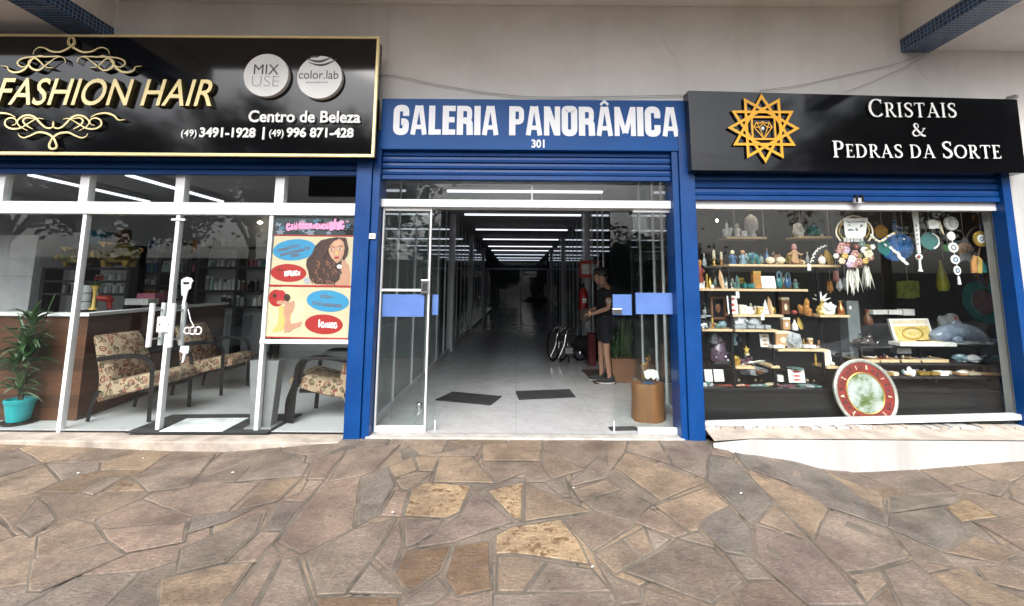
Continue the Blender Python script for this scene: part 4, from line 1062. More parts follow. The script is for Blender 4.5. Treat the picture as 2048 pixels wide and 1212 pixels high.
# cables and clips on the wall
CABLE = pm('cable_grey', (.40, .39, .37), .7)
def cable(name, label, pts, r=.005, mat=None):
    m = MB(); m.tube(crom([tuple(at(x, y, Y)) for x, y, Y in pts], 8), r*.75, mat or CABLE, 6); tag(m.build(name, smooth=True), label, 'cable')
cable('cable', 'grey cable sagging from the salon sign to the crystal shop sign', [(762, 150, .14), (800, 153, .13), (880, 170, .13), (990, 187, .13), (1100, 194, .13), (1376, 190, .13)], .006)
cable('cable', 'thin grey wire from the right beam down to the crystal shop sign', [(1868, 98, .1), (1800, 125, .12), (1700, 148, .13), (1600, 170, .13), (1520, 181, .13)], .0045)
cable('cable', 'short grey wire under the right beam ending behind the black sign', [(1875, 94, .1), (1820, 128, .12), (1740, 165, .13), (1690, 184, .13)], .0035)
cable('conduit', 'white conduit running up the wall beside the salon sign', [(779, 0, .145), (777, 60, .145), (776, 118, .145), (765, 145, .145)], .012, WALL)
m = MB(); p = at(2037, 190, 0.0); m.box((p.x, .06, p.z), (.06, .08, .035), GREYPL, rz=.4); m.tube([(p.x-.05, .14, p.z-.01), (p.x+.0, .08, p.z)], .01, GREYPL)
tag(m.build('security_light', bevel=.006), 'small grey floodlight above the end of the crystal shop sign', 'light')
# ------------------------------------------------------------------ salon interior
def fl(px, py, z=0.0): return atz(px, py, z)
def lamp(label, group, x0, x1, y0, y1, z, name='ceiling_lamp'):
    t = thing(name, label, 'lamp', ((x0+x1)/2, (y0+y1)/2, z), group)
    m = MB(); m.bx((x0-.012, y0-.012, z+.03), (x1+.012, y1+.012, z+.075), GREY_AL); m.build('fixture', t)
    m = MB(); m.bx((x0, y0, z), (x1, y1, z+.03), LAMP); m.build('tube', t)
    return t
zc = 2.86
for i, (a, b) in enumerate((((70, 352), (280, 403)), ((253, 352), (438, 403)))):
    p = atz(*a, zc); q = atz(*b, zc); x = (p.x+q.x)/2
    lamp(['long tube lamp on the salon ceiling, nearer the street side', 'long tube lamp on the salon ceiling behind the middle upper panes'][i], 'salon ceiling lamps', x-.03, x+.03, p.y, q.y+.1, zc)
# reception counter
c0 = fl(137, 846); c0.y += .08; c1 = fl(293, 801); cz = 1.10
cr = at(430, 606, 3.4)
t = thing('reception_counter', 'dark plank reception counter with a white top in the salon', 'counter', (c0.x, c0.y, 0))
bx2 = c0.x-.45; 
m = MB(); m.slab([(-8.2, c0.y), (c0.x, c0.y), (cr.x+.25, 3.3), (cr.x-.35, 3.3), (c0.x-.55, c0.y+.5), (-8.2, c0.y+.5)], .0, cz-.035, COUNTER_WOOD); m.build('panel', t)
m = MB(); m.slab([(-8.2, c0.y-.03), (c0.x+.03, c0.y-.03), (cr.x+.29, 3.33), (cr.x+.14, 3.33), (c0.x-.12, c0.y+.12), (-8.2, c0.y+.12)], cz-.034, cz, WHITE); m.build('counter_top', t)
# floor: white tiles in the salon carry two mats
m = MB(); P = [fl(250, 867), fl(345, 831), fl(605, 829), fl(535, 867)]
m.slab([(p.x, p.y) for p in P], .0, .012, RUBBER); tag(m.build('door_mat'), 'large black mat inside the salon door', 'mat')
m = MB(); P = [fl(318, 866), fl(374, 840), fl(497, 839), fl(445, 866)]
PAPERM = pm('wet_paper', (.62, .64, .66), .5, var=.25, scale=7, bmp=.6)
m.slab([(p.x, p.y) for p in P], .0125, .018, PAPERM); tag(m.build('floor_cloth'), 'crumpled white cloth lying on the black salon mat', 'cloth')
# armchairs
def armchair(label, near, facing, grp, far_w=.60, L=.60):
    """near: floor point of the front leg nearest the street, facing: +1 looks to +x."""
    x, y = near; s = facing
    t = thing('armchair', label, 'chair', (x-s*L/2, y+far_w/2, 0), grp)
    def X(u): return x-s*(L-u)          # u=0 back leg, u=L front leg
    m = MB(); ya, yb = y+.05, y+far_w-.05
    sec = []                              # seat: rounded section swept front to back
    prof = crom([(X(L+.06), 0, .37), (X(L+.075), 0, .44), (X(L-.02), 0, .485), (X(.30), 0, .43), (X(.06), 0, .38), (X(.0), 0, .24), (X(.3), 0, .27), (X(L-.05), 0, .335)], 4, True)
    n = len(prof); vs = []; ks = 5
    for k in range(ks):
        yy = [ya, ya+.02, (ya+yb)/2, yb-.02, yb][k]; sc = [.86, 1, 1.03, 1, .86][k]
        for p in prof: vs.append((p.x, yy, .38+(p.z-.38)*sc))
    m.add(vs, [(k*n+i, k*n+(i+1) % n, (k+1)*n+(i+1) % n, (k+1)*n+i) for k in range(ks-1) for i in range(n)]+[tuple(range(n-1, -1, -1)), tuple((ks-1)*n+i for i in range(n))], FLORAL)
    m.build('seat', t, smooth=True)
    m = MB(); prof = crom([(X(.07), 0, .22), (X(.13), 0, .45), (X(.07), 0, .68), (X(-.05), 0, .85), (X(-.115), 0, .835), (X(-.06), 0, .64), (X(-.01), 0, .42), (X(-.01), 0, .21)], 4, True)
    n = len(prof); vs = []; cx_ = X(.02)
    for k in range(ks):
        yy = [ya-.01, ya+.01, (ya+yb)/2, yb-.01, yb+.01][k]; sc = [.8, 1, 1.05, 1, .8][k]
        for p in prof:
            mid = X(.05-.12*max(0, (p.z-.42))/.4)
            vs.append((mid+(p.x-mid)*sc, yy, p.z))
    m.add(vs, [(k*n+i, k*n+(i+1) % n, (k+1)*n+(i+1) % n, (k+1)*n+i) for k in range(ks-1) for i in range(n)]+[tuple(range(n-1, -1, -1)), tuple((ks-1)*n+i for i in range(n))], FLORAL)
    m.build('backrest', t, smooth=True)
    for yy in (y+.015, y+far_w-.015):
        m = MB()
        def bar(p0, p1, w0=.05, d=.035): m.prism([(p0[0]-w0/2, p0[1]), (p1[0]-w0/2, p1[1]), (p1[0]+w0/2, p1[1]), (p0[0]+w0/2, p0[1])], yy-d/2, yy+d/2, BLACK)
        # the arm runs forward from the back, turns down and becomes the front leg
        path = rpath([(X(-.02), .62), (X(.25), .665), (X(L-.13), .655), (X(L-.02), .58), (X(L), 0)], .12, 5)
        stroke(m, path, .048, BLACK, yy-.018, yy+.018)
        m.build('arm', t, bevel=.003)
        m = MB(); stroke(m, [(X(.04), .30), (X(-.01), .15), (X(-.03), 0)], .042, BLACK, yy-.019, yy+.017); m.build('leg', t)
    m = MB(); m.bx((min(X(.05), X(L-.03)), y+.06, .29), (max(X(.05), X(L-.03)), y+far_w-.06, .33), BLACK); m.build('seat_rail', t)
    return t
p1 = fl(283, 850); p2 = fl(440, 792); p3 = fl(583, 847)
armchair('floral armchair with black arms in front of the wooden counter', (p1.x, max(p1.y, .34)), 1, 'floral armchairs in the salon')
armchair('floral armchair furthest back, beside the first one, facing the table', (p2.x, p2.y+.02), 1, 'floral armchairs in the salon')
armchair('floral armchair beside the blue pillar with its back to the gallery', (p3.x, p3.y), -1, 'floral armchairs in the salon', L=.58)
# glass side table with grey pedestal
b = fl(520, 858); t = thing('side_table', 'grey pedestal table with a glass top between the armchairs', 'table', (b.x, b.y, 0))
tt = at(520, 716, b.y+.1).z
GPED = pm('grey_pedestal', (.20, .205, .21), .35, var=.15)
m = MB(); m.prism([(b.x-.10, .02), (b.x+.10, .02), (b.x+.14, tt-.01), (b.x-.15, tt-.01)], b.y, b.y+.12, GPED); m.build('pedestal', t, bevel=.004)
m = MB(); m.box((b.x, b.y+.07, .012), (.27, .24, .024), GPED); m.build('base_plate', t, bevel=.004)
m = MB(); stroke(m, [(p.x, p.z) for p in crom([(b.x+.30, 0, tt-.012), (b.x+.22, 0, tt-.3), (b.x+.17, 0, .2), (b.x+.18, 0, .0)], 5)], .075, BLACK, b.y+.2, b.y+.25); m.build('leg', t)
m = MB(); m.slab([(b.x-.25, b.y-.02), (b.x+.85, b.y-.02), (b.x+.85, b.y+.55), (b.x-.25, b.y+.55)], tt, tt+.012, GLASS); m.build('glass_top', t)
# plant in a turquoise pot
def leaf_blade(mb, base, direction, length, width, droop, mat, seg=5):
    d = Vector(direction).normalized(); side = d.cross(Vector((0, 0, 1)))
    if side.length < .05: side = Vector((1, 0, 0))
    side.normalize(); p = Vector(base); vs = []; fs = []
    for i in range(seg+1):
        u = i/seg; w_ = width*math.sin(math.pi*min(1, .12+u*.88))*(1 if u < 1 else 0)+.0008
        nrm = side.cross(d)
        vs += [p-side*w_/2+nrm*w_*.12, p-nrm*w_*.12, p+side*w_/2+nrm*w_*.12]
        p = p+d*(length/seg); d = (d+Vector((0, 0, -droop/seg))).normalized()
    for i in range(seg):
        a = i*3; fs += [(a, a+1, a+4, a+3), (a+1, a+2, a+5, a+4)]
    mb.add(vs, fs, mat)
pp = fl(42, 853); pp = Vector((at(36, 840, .265).x, .265, 0)); k = 1
t = thing('potted_plant', 'leafy green dracaena in a turquoise pot by the salon window', 'plant', tuple(pp))
POT = pm('turquoise_pot', (.015, .33, .36), .4, var=.08)
m = MB(); m.lathe([(.01, .03), (.085, .03), (.115, .21), (.122, .212), (.124, .245), (.112, .248), (.105, .22), (.01, .215)], POT, tuple(pp), 24); pot = m.build('pot', t, smooth=True)
m = MB(); m.lathe([(.0, .018), (.10, .018), (.135, .03), (.13, .012), (.0, .008)], BLACK, tuple(pp), 24); m.build('saucer', t, smooth=True)
m = MB()
for dx, dy, hh in ((0, .01, .55), (.03, -.01, .42), (-.035, 0, .33)): m.tube([pp+Vector((dx*.4, dy, .2)), pp+Vector((dx, dy, .2+hh*.5)), pp+Vector((dx*1.4, dy, .2+hh))], [.012, .01, .008], BARK, 7)
m.tube(crom([tuple(pp+Vector((.08, .02, .6))), tuple(pp+Vector((.10, .03, 1.0))), tuple(pp+Vector((.16, .05, 1.3)))], 4), .006, LEAF, 6)
m.build('stem', t, smooth=True)
m = MB(); r_ = random.Random(4)
for c_, n_, ln in (((0, 0, .80), 34, .36), ((.06, 0, .66), 28, .32), ((-.07, 0, .58), 30, .30), ((0, 0, .38), 34, .28), ((.03, 0, 1.0), 20, .30)):
    for i in range(n_):
        a = r_.uniform(0, 2*math.pi); e = r_.uniform(.1, 1.2)
        leaf_blade(m, pp+Vector(c_)+Vector((0, 0, r_.uniform(-.08, .05))), (math.cos(a)*math.cos(e), math.sin(a)*math.cos(e)*.8, math.sin(e)), ln*r_.uniform(.6, 1.1), r_.uniform(.035, .06), r_.uniform(.5, 1.6), LEAF)
for v in m.v: v.y = min(c0.y-.05, max(.125, pp.y-.03+(v.y-pp.y)*.5))
m.build('foliage', t, smooth=True)

# grey cabinet panel behind the counter at the left edge
m = MB(); a = at(-60, 620, 1.4); b_ = at(76, 470, 1.4); m.bx((a.x, 1.4, 0.0), (b_.x, 1.48, b_.z), pm('grey_panel', (.36, .37, .38), .35)); m.bx((a.x, 1.39, 1.5), (b_.x, 1.4, 1.515), GREY_AL)
tag(m.build('cabinet', bevel=.005), 'tall light grey cabinet behind the counter at the salon edge', 'cabinet')
# shelf units with bottles
def unit(name, label, px0, px1, boards, posts, Y, mat, depth=.26, th=.035):
    zs = [at(px0, b, Y).z for b in boards]; x0, x1 = at(px0, boards[0], Y).x, at(px1, boards[0], Y).x
    t = thing(name, label, 'shelf', ((x0+x1)/2, Y, 0))
    for z in zs:
        m = MB(); m.bx((x0, Y, z-th), (x1, Y+depth, z), mat); m.build('shelf', t)
    for p in posts:
        x = at(p, boards[0], Y).x; m = MB(); m.bx((x-.03, Y+.004, 0), (x+.03, Y+depth-.004, zs[0]-th*.5), mat); m.build('upright', t)
    return t, zs, x0, x1
BKS = pm('black_shelf', (.02, .021, .024), .5, var=.2)
def bottle_mb(h, w, body, cap, kind):
    m = MB(); r = w/2
    if kind == 0: m.lathe([(.0, 0), (r*.96, 0), (r, h*.03), (r, h*.66), (r*.75, h*.74), (r*.36, h*.78), (r*.36, h*.82), (r*.42, h*.82), (r*.42, h), (0, h)], body, n=12, mats=[body]*6+[cap]*3)
    elif kind == 1: m.lathe([(.0, 0), (r*.96, 0), (r, h*.04), (r, h*.80), (r*.9, h*.83), (r*.9, h), (0, h)], body, n=12, mats=[body]*4+[cap]*2)
    elif kind == 2:
        m.lathe([(.0, 0), (r, 0), (r, h*.62), (r*.5, h*.70), (r*.3, h*.72), (r*.3, h*.86), (0, h*.86)], body, n=12, mats=[body]*4+[cap]*2)
        m.box((r*.3, 0, h*.93), (w*1.0, w*.28, h*.08), cap); m.box((0, 0, h*.88), (w*.25, w*.25, h*.1), cap)
    else: m.bx((-r, -r*.7, 0), (r, r*.7, h), body); m.bx((-r*.9, -r*.7-.002, h*.25), (r*.9, -r*.7+.001, h*.7), cap)
    return m
BC = {'t': cm('bottle_teal', .02, .22, .28, .3), 'b': cm('bottle_blue', .015, .09, .24, .3), 'w': cm('bottle_white', .70, .71, .70, .35), 'g': cm('bottle_grey', .28, .30, .30, .35), 'k': cm('bottle_black', .02, .02, .022, .3),
      'p': cm('bottle_pink', .48, .14, .22, .35), 'o': cm('bottle_orange', .50, .20, .03, .35), 'y': cm('bottle_yellow', .50, .38, .03, .35), 'r': cm('bottle_red', .38, .03, .03, .35), 'n': cm('bottle_brown', .10, .05, .03, .35), 'v': cm('bottle_pale_green', .35, .50, .45, .3)}
protos = {}
def bottle(px, py, hpx, wpx, Y, code, cap, kind, label, group):
    h = at(px, py-hpx, Y).z-at(px, py, Y).z; p = at(px, py, Y)
    if kind == 3: h *= 1
    w_ = wpx/ppm(Y); key = (code, cap, kind)
    if key not in protos:
        m = bottle_mb(.2, .06, BC[code], BC[cap], kind); o = m.build('product_box' if kind == 3 else 'product_bottle', smooth=kind != 3); protos[key] = o
    else: o = protos[key].copy(); COL.objects.link(o)
    o.location = (p.x, Y+.02, p.z+.001); o.scale = (w_/.06, w_/.06, h/.2)
    NM = {'t': 'teal', 'b': 'blue', 'w': 'white', 'g': 'grey', 'k': 'black', 'p': 'pink', 'o': 'orange', 'y': 'yellow', 'r': 'red', 'n': 'brown', 'v': 'pale green'}
    tag(o, '%s %s %s' % (NM[code], 'box' if kind == 3 else ['bottle', 'tub', 'pump bottle'][kind], label), 'box' if kind == 3 else 'bottle', '%s %s' % (NM[code], group))
    return o
def rowof(x0, x1, py, hs, ws, Y, codes, label, group, seed):
    r_ = random.Random(seed); x = x0; i = 0
    while x < x1 and i < len(codes):
        c = codes[i]; i += 1
        if c == ' ': x += ws*.7; continue
        kind = r_.choice([0, 0, 1, 1, 2]) if c.islower() else 3
        hh = hs*r_.uniform(.8, 1.08)
        bottle(x+ws/2, py, hh, ws*.86, Y+r_.uniform(0, .05), c.lower(), r_.choice('wwkg' if c != 'w' else 'wgk') if kind != 3 else r_.choice('wgn'), kind, label, group); x += ws*1.04
YB = 4.25
unit('wall_shelf', 'black wall shelf of bottles behind the left salon door leaf', 262, 384, [503, 544, 570, 597], [266, 322, 382], YB, BKS)
rowof(292, 384, 503, 27, 9, YB, 'bbg nkgwnkoy', 'on top of the shelf behind the left salon door', 'products topping the left wall shelf', 1)
rowof(280, 384, 544, 25, 8.5, YB, 'tbtb vvwvg kp', 'on the second shelf behind the left salon door', 'products on the second left shelf', 2)
rowof(270, 346, 570, 15, 7, YB, 'wgwgwgp', 'on the third shelf behind the left salon door', 'products on the third left shelf', 3)
rowof(264, 345, 597, 17, 12, YB, 'OOOOGRW', 'on the lowest shelf behind the left salon door', 'boxes on the lowest left shelf', 4)
unit('wall_shelf', 'black wall shelf of bottles behind the right salon door leaf', 396, 560, [493, 533, 580, 612], [399, 478, 556], YB, BKS)
rowof(402, 470, 493, 16, 8, YB, 'wg nkw v', 'on top of the shelf behind the right salon door', 'products topping the right wall shelf', 5)
rowof(414, 552, 533, 17, 8, YB, 'vggw gwg  nppwt tb', 'on the second shelf behind the right salon door', 'products on the second right shelf', 6)
rowof(408, 474, 580, 26, 8.5, YB, 'gvwwwwwwy', 'on the third shelf behind the right salon door', 'products on the third right shelf', 7)
rowof(480, 552, 580, 22, 8.5, YB, 'nnkk gwwgw', 'at the right end of the third salon shelf', 'products at the end of the third right shelf', 8)
rowof(440, 552, 612, 22, 10, YB, 'kk gg  wwooy', 'on the lowest shelf behind the right salon door', 'products on the lowest right shelf', 9)
YC2 = 2.7
unit('back_shelf', 'black shelf with two gilded pigs behind the counter', 84, 262, [534, 560, 586], [88, 160, 258], YC2, BKS, .3)
rowof(186, 245, 560, 13, 9, YC2, 'rrgwgw', 'on the middle shelf below the gilded pig', 'products on the middle shelf below the pig', 10)
rowof(190, 245, 586, 20, 7.5, YC2, 'ggwgwgw', 'on the bottom shelf below the gilded pig', 'products on the bottom shelf below the pig', 11)
rowof(122, 160, 586, 22, 8, YC2, 'gkgk', 'on the bottom shelf at the far left of the salon', 'products at the far left', 12)
def pig(label, cx, by, wpx, Y, flip, body):
    w_ = wpx/ppm(Y); p = at(cx, by, Y); t = thing('pig_ornament', label, 'ornament', (p.x, Y+.1, p.z)); s = -1 if flip else 1
    c = Vector((p.x, Y+.12, p.z+w_*.30))
    m = MB(); m.ell(c, (w_*.46, w_*.27, w_*.27), body, 18, 12); m.ell(c+Vector((-s*w_*.36, -.02, .01)), (w_*.2, w_*.18, w_*.18), body, 14, 10)
    m.lathe([(w_*.08, 0), (w_*.085, w_*.1), (0, w_*.1)], C_GLD, c+Vector((-s*w_*.52, -.02, .0)), 12, axis='y'); m.build('body', t, smooth=True)
    for dx in (-.26, .24):
        for dy in (-.1, .1): m = MB(); q = Vector((p.x+dx*w_, Y+.12+dy*w_, p.z)); m.tube([q, q+Vector((0, 0, w_*.15))], [w_*.06, w_*.085], C_GLD, 10); m.build('leg', t, smooth=True)
    for dy in (-.12, .1):
        m = MB(); q = c+Vector((-s*w_*.30, dy*w_, w_*.15)); m.add([q, q+Vector((-s*w_*.14, -.03, w_*.15)), q+Vector((s*w_*.06, -.02, w_*.14)), q+Vector((0, .02, .01))], [(0, 1, 2), (2, 1, 0), (0, 2, 3), (0, 3, 1), (3, 2, 1)], C_GLD); m.build('ear', t)
    m = MB(); m.ell(c+Vector((s*w_*.1, -w_*.26, -.02)), (w_*.09, .012, w_*.07), C_CRM, 12, 8); m.build('spot', t, smooth=True)
    m = MB(); q = c+Vector((s*w_*.46, 0, .02)); m.tube(crom([tuple(q), tuple(q+Vector((s*.05, 0, .05))), tuple(q+Vector((s*.02, -.03, .08))), tuple(q+Vector((s*.06, 0, .06)))], 4), .012, C_GLD, 6); m.build('tail', t, smooth=True)
pig('gilded pig ornament at the left end of the black shelf', 140, 533, 66, YC2, False, pm('gilt_green', (.22, .22, .06), .28, .75))
pig('large gilded pig ornament beside the white mullion', 224, 533, 84, YC2, False, C_OLV)
def solo(name, label, cat, mb, group=None, smooth=False, bevel=0, loc=None):
    return tag(mb.build(name, smooth=smooth, bevel=bevel, loc=loc), label, cat, group)
m = MB(); a = at(174, 488, YB-.3); b_ = at(205, 461, YB-.3); m.bx((a.x, YB-.3, a.z-.02), (b_.x, YB-.05, b_.z), cm('teal_card', .01, .16, .24, .6)); solo('storage_box', 'plain teal box on top of the salon shelf', 'box', m)
m = MB(); a = at(170, 487, YB-.35); b_ = at(265, 497, YB-.35); m.bx((a.x, YB-.35, a.z-.06), (b_.x, YB, a.z-.021), BKS); m.bx((a.x, YB-.34, 0), (a.x+.05, YB-.02, a.z-.06), BKS); m.bx((b_.x-.05, YB-.34, 0), (b_.x, YB-.02, a.z-.06), BKS); solo('tall_shelf', 'tall dark shelf carrying the teal box and brown jars', 'shelf', m)
for cx, hh, lab in ((232, 24, 'smaller dark brown jar on the tall salon shelf'), (246, 30, 'larger dark brown jar on the tall salon shelf')):
    p = at(cx, 487, YB-.25); h = hh/ppm(YB-.25); m = MB(); m.lathe([(0, 0), (.07, 0), (.085, h*.4), (.08, h*.75), (.06, h*.8), (.075, h*.82), (.075, h), (0, h)], C_BRN, (p.x, YB-.2, p.z-.02), 14); solo('jar', lab, 'jar', m, smooth=True)
# things on the counter
def on(px, py, Y): return at(px, py, Y)
p = on(207, 620, 1.2); q = Vector((p.x, 1.2, cz))
t = thing('hair_dryer', 'red hair dryer with a white nozzle lying on the counter', 'hair dryer', tuple(q))
m = MB(); m.tube([q+Vector((-.09, 0, .13)), q+Vector((.05, 0, .12)), q+Vector((.09, 0, .10))], [.03, .045, .03], RED, 12); m.tube([q+Vector((.05, 0, .12)), q+Vector((.08, 0, .0))], [.03, .025], RED, 10); m.build('body', t, smooth=True)
m = MB(); m.tube([q+Vector((-.10, 0, .13)), q+Vector((-.13, 0, .24))], [.025, .018], WHITE, 10); m.build('nozzle', t, smooth=True)
p = on(170, 622, .95); q = Vector((p.x, .95, cz))
m = MB()
for i, r_w in enumerate((.06, .05, .06)): m.lathe([(0, 0), (r_w, 0), (r_w, .09), (0, .09)], C_GRY, (q.x, q.y, cz+.1*i), 14)
solo('hair_roller_stack', 'stack of three grey patterned tins on the counter', 'tin', m, smooth=True)
m = MB(); q = Vector((on(186, 622, .95).x, .95, cz)); m.lathe([(0, 0), (.045, 0), (.02, .03), (.016, .2), (.03, .25), (.045, .28), (0, .29)], C_YEL, tuple(q), 12)
r_ = random.Random(8)
for i in range(22): a = r_.uniform(0, 6.28); leaf_blade(m, q+Vector((0, 0, .27)), (math.cos(a), math.sin(a), r_.uniform(.2, 1.4)), .12, .03, .8, LEAF)
solo('bud_vase', 'slim yellow vase with green leaves on the counter', 'vase', m, smooth=True)
for i, (cx, ww, hh, c, lab) in enumerate(((283, 46, 12, 'w', 'white tray of samples near the door end of the counter'), (300, 36, 22, 'p', 'low pink box behind the white tray on the counter'))):
    p = on(cx, 613, 2.2+.2*i); k = 1/ppm(2.2); m = MB(); m.box((p.x, 2.2+.2*i, cz+hh*k/2), (ww*k, .2, hh*k), BC[c]); solo('sample_tray', lab, 'tray', m, bevel=.005)
# white hair tools hung on the door glass
Yd = YG-.03
t = thing('door_decoration', 'white cut-out of a hair dryer and scissors hung on the salon door', 'decoration', tuple(at(372, 690, Yd)))
def px2(px, py, Y=Yd): p = at(px, py, Y); return (p.x, p.z)
PALE = pm('pale_acrylic', (.55, .62, .62), .3, var=.08)
m = MB(); m.prism([px2(*p) for p in [(362, 560), (368, 556), (374, 554), (382, 556), (386, 562), (383, 566), (381, 577), (376, 580), (373, 592), (363, 591)]], Yd, Yd+.012, PALE)
m.prism([px2(*p) for p in [(367, 591), (373, 591), (369, 612), (363, 612)]], Yd, Yd+.012, PALE); m.prism([px2(*p) for p in [(366, 564), (379, 564), (378, 568), (368, 569)]], Yd-.004, Yd, BLACK); m.build('dryer_cutout', t)
m = MB(); k = 1/ppm(Yd)
for cx, rr in ((374, 6), (385, 7), (396, 7)): stroke(m, arc(*px2(cx, 661), rr*k*.95, rr*k, 0, 345, 18), 2.6*k, WHITE, Yd, Yd+.01, closed=True)
stroke(m, [px2(376, 618), px2(381, 640), px2(390, 657)], 2*k, WHITE, Yd, Yd+.01); m.build('scissor_rings', t)
m = MB(); m.prism([px2(*p) for p in [(361, 692), (378, 692), (376, 706), (371, 708), (366, 725), (363, 726), (366, 707), (359, 703)]], Yd, Yd+.01, PALE); m.build('comb_cutout', t)
# television, pictures, wall lamp
m = MB(); a = at(616, 392, 1.3); b_ = at(720, 352, 1.3); m.bx((a.x, 1.3, a.z), (b_.x, 1.38, b_.z+.2), BLACK); m.tube([((a.x+b_.x)/2, 1.36, b_.z+.15), ((a.x+b_.x)/2, 1.36, 2.98)], .02, BLACK); solo('television', 'black television hanging behind the upper right salon pane', 'television', m, bevel=.01)
m = MB(); a = at(455, 670, 4.58); b_ = at(505, 630, 4.58); m.bx((a.x, 4.5, a.z), (b_.x, 4.6, b_.z), C_GRY); solo('notice_board', 'grey board on the salon wall under the bottle shelves', 'board', m)
m = MB(); p = at(520, 445, 4.4); m.ell(p, (.05, .05, .03), SPOT, 12, 8); m.tube([p+Vector((0, .0, .02)), p+Vector((0, .0, 2.98-p.z))], .015, GREY_AL); solo('spot_lamp', 'small bright spot lamp at the back of the salon', 'lamp', m, smooth=True)

# ------------------------------------------------------------------ gallery corridor
NL = ['nearest tube lamp on the gallery ceiling, seen through the pane over the door', 'first tube lamp below the white sliding rail', 'second tube lamp below the white sliding rail', 'third tube lamp below the white sliding rail', 'fourth tube lamp along the gallery ceiling', 'fifth tube lamp along the gallery ceiling', 'sixth tube lamp along the gallery ceiling', 'seventh tube lamp along the gallery ceiling', 'last tube lamp of the gallery ceiling, beyond the dark glass']
for i, y in enumerate((2.5, 4.9, 7.5, 10.1, 12.8, 14.9, 17.6, 20.2, 22.6)): lamp(NL[i], 'gallery ceiling lamps', -1.12, 1.34, y-.03, y+.03, 2.88)
def front_wall(label, x, ys, posts, s):
    t = thing('glass_partition', label, 'glass wall', (x, ys[0], 0))
    for y in posts:
        m = MB(); m.bx((x-.06, y-.13, 0), (x+.06, y+.13, 2.98), WHITE_AL); m.build('post', t)
    for a, b in zip(ys[:-1], ys[1:]):
        if b-a < .3: continue
        m = MB(); m.bx((x-.004, a+.02, .08), (x+.004, b-.02, 2.98), GLASS_D); m.build('glass_pane', t)
    for y in ys[1:-1]:
        if min(abs(y-p) for p in posts+[99]) < .2: continue
        m = MB(); m.bx((x-.012, y-.014, .0), (x+.012, y+.014, 2.98), WHITE_AL); m.build('mullion', t)
    m = MB(); m.bx((x-.025, ys[0], 0), (x+.025, ys[-1], .075), GREY_AL); m.build('base_rail', t)
    return t
front_wall('glass wall between the salon and the gallery', -1.45, [.22, .97, 1.9, 2.8, 3.8, 4.6, 5.5], [5.5], -1)
front_wall('dark glazed shop units along the left of the gallery', -1.451, [5.64, 6.4, 7.2, 8.0, 8.9, 9.7, 10.8, 12, 13.2, 14.7, 16.2], [9.7, 14.7], -1)
front_wall('glazed side of the crystal shop along the gallery', 1.75, [.22, .92, 1.27, 1.9, 2.5], [], 1)
front_wall('dark glazed shop units along the right of the gallery', 1.45, [2.55, 3.1, 3.6, 4.2, 4.9, 5.6, 6.4, 7.2, 8.0, 8.9, 9.8, 11, 12.2, 13.4, 14.8, 16.2], [4.9, 9.8, 14.8], 1)
t = thing('glass_partition', 'dark glass wall across the far end of the gallery', 'glass wall', (0, 15.6, 0))
m = MB(); m.bx((-1.42, 15.6, 0), (1.42, 15.612, 2.86), GLASS_D); m.build('glass_pane', t)
for x in (-1.36, .18, 1.36): m = MB(); m.bx((x-.03, 15.57, 0), (x+.03, 15.598, 2.1), GREY_AL); m.build('mullion', t)
m = MB(); m.bx((-1.36, 15.565, 2.1), (1.36, 15.599, 2.16), GREY_AL); m.build('transom', t)
def mat_(label, pts, mat=RUBBER):
    P = [fl(*p) for p in pts]; m = MB(); m.slab([(p.x, p.y) for p in P], .0, .014, mat); return tag(m.build('door_mat'), label, 'mat')
mat_('black mat on the gallery floor nearer the left door', [(871, 801), (905, 785), (1003, 794), (981, 811)])
mat_('black mat in the middle of the gallery floor', [(1031, 784), (1139, 780), (1151, 795), (1038, 800)])
mat_('dark brown edged mat under the standing person', [(1164, 741), (1205, 740), (1232, 768), (1190, 768)], pm('brown_mat', (.05, .03, .022), .9, bmp=.4))
mat_('narrow black threshold mat at the right sliding door', [(1217, 856), (1270, 855), (1277, 861), (1222, 862)])
m = MB(); p = fl(838, 817); m.ell((p.x, p.y, .04), (.035, .035, .035), CHROME); m.lathe([(.03, 0), (.03, .012), (0, .012)], CHROME, (p.x, p.y, 0)); solo('door_stop', 'round metal door stop behind the left glass panel', 'door stop', m, smooth=True)
# stump pedestal with a dancer
p = fl(1305, 848); px_, py_ = p.x, p.y+.16
t = thing('stump_pedestal', 'polished brown wood stump used as a pedestal inside the right pane', 'pedestal', (px_, py_, 0))
hs_ = at(1305, 765, py_).z
m = MB(); n = 28; rng = []
for zf, sc in ((0, 1.0), (.08, 1.02), (.5, .97), (.92, .99), (1, .95)):
    rng.append([Vector((px_+.175*sc*math.cos(2*math.pi*i/n)*(1+.05*math.cos(3*2*math.pi*i/n)+.03*math.cos(7*2*math.pi*i/n)), py_+.15*sc*math.sin(2*math.pi*i/n)*(1+.04*math.cos(5*2*math.pi*i/n)), hs_*zf)) for i in range(n)])
vs = [v for r in rng for v in r]
m.add(vs, [(k*n+i, k*n+(i+1) % n, (k+1)*n+(i+1) % n, (k+1)*n+i) for k in range(4) for i in range(n)]+[tuple(4*n+i for i in range(n))], STUMP); m.build('stump', t, smooth=True)
t = thing('dancer_figurine', 'bronze dancer figurine with a white cloth on the wood stump', 'figurine', (px_, py_, hs_))
BRZ = cm('bronze', .22, .11, .03, .35, .7); q = Vector((px_, py_-.02, hs_))
def limb(m, pts, rs, mat, n=8): m.tube(crom([tuple(q+Vector(p)) for p in pts], 4), [rs[0]+(rs[-1]-rs[0])*i/(4*(len(pts)-1)) for i in range(4*(len(pts)-1)+1)], mat, n)
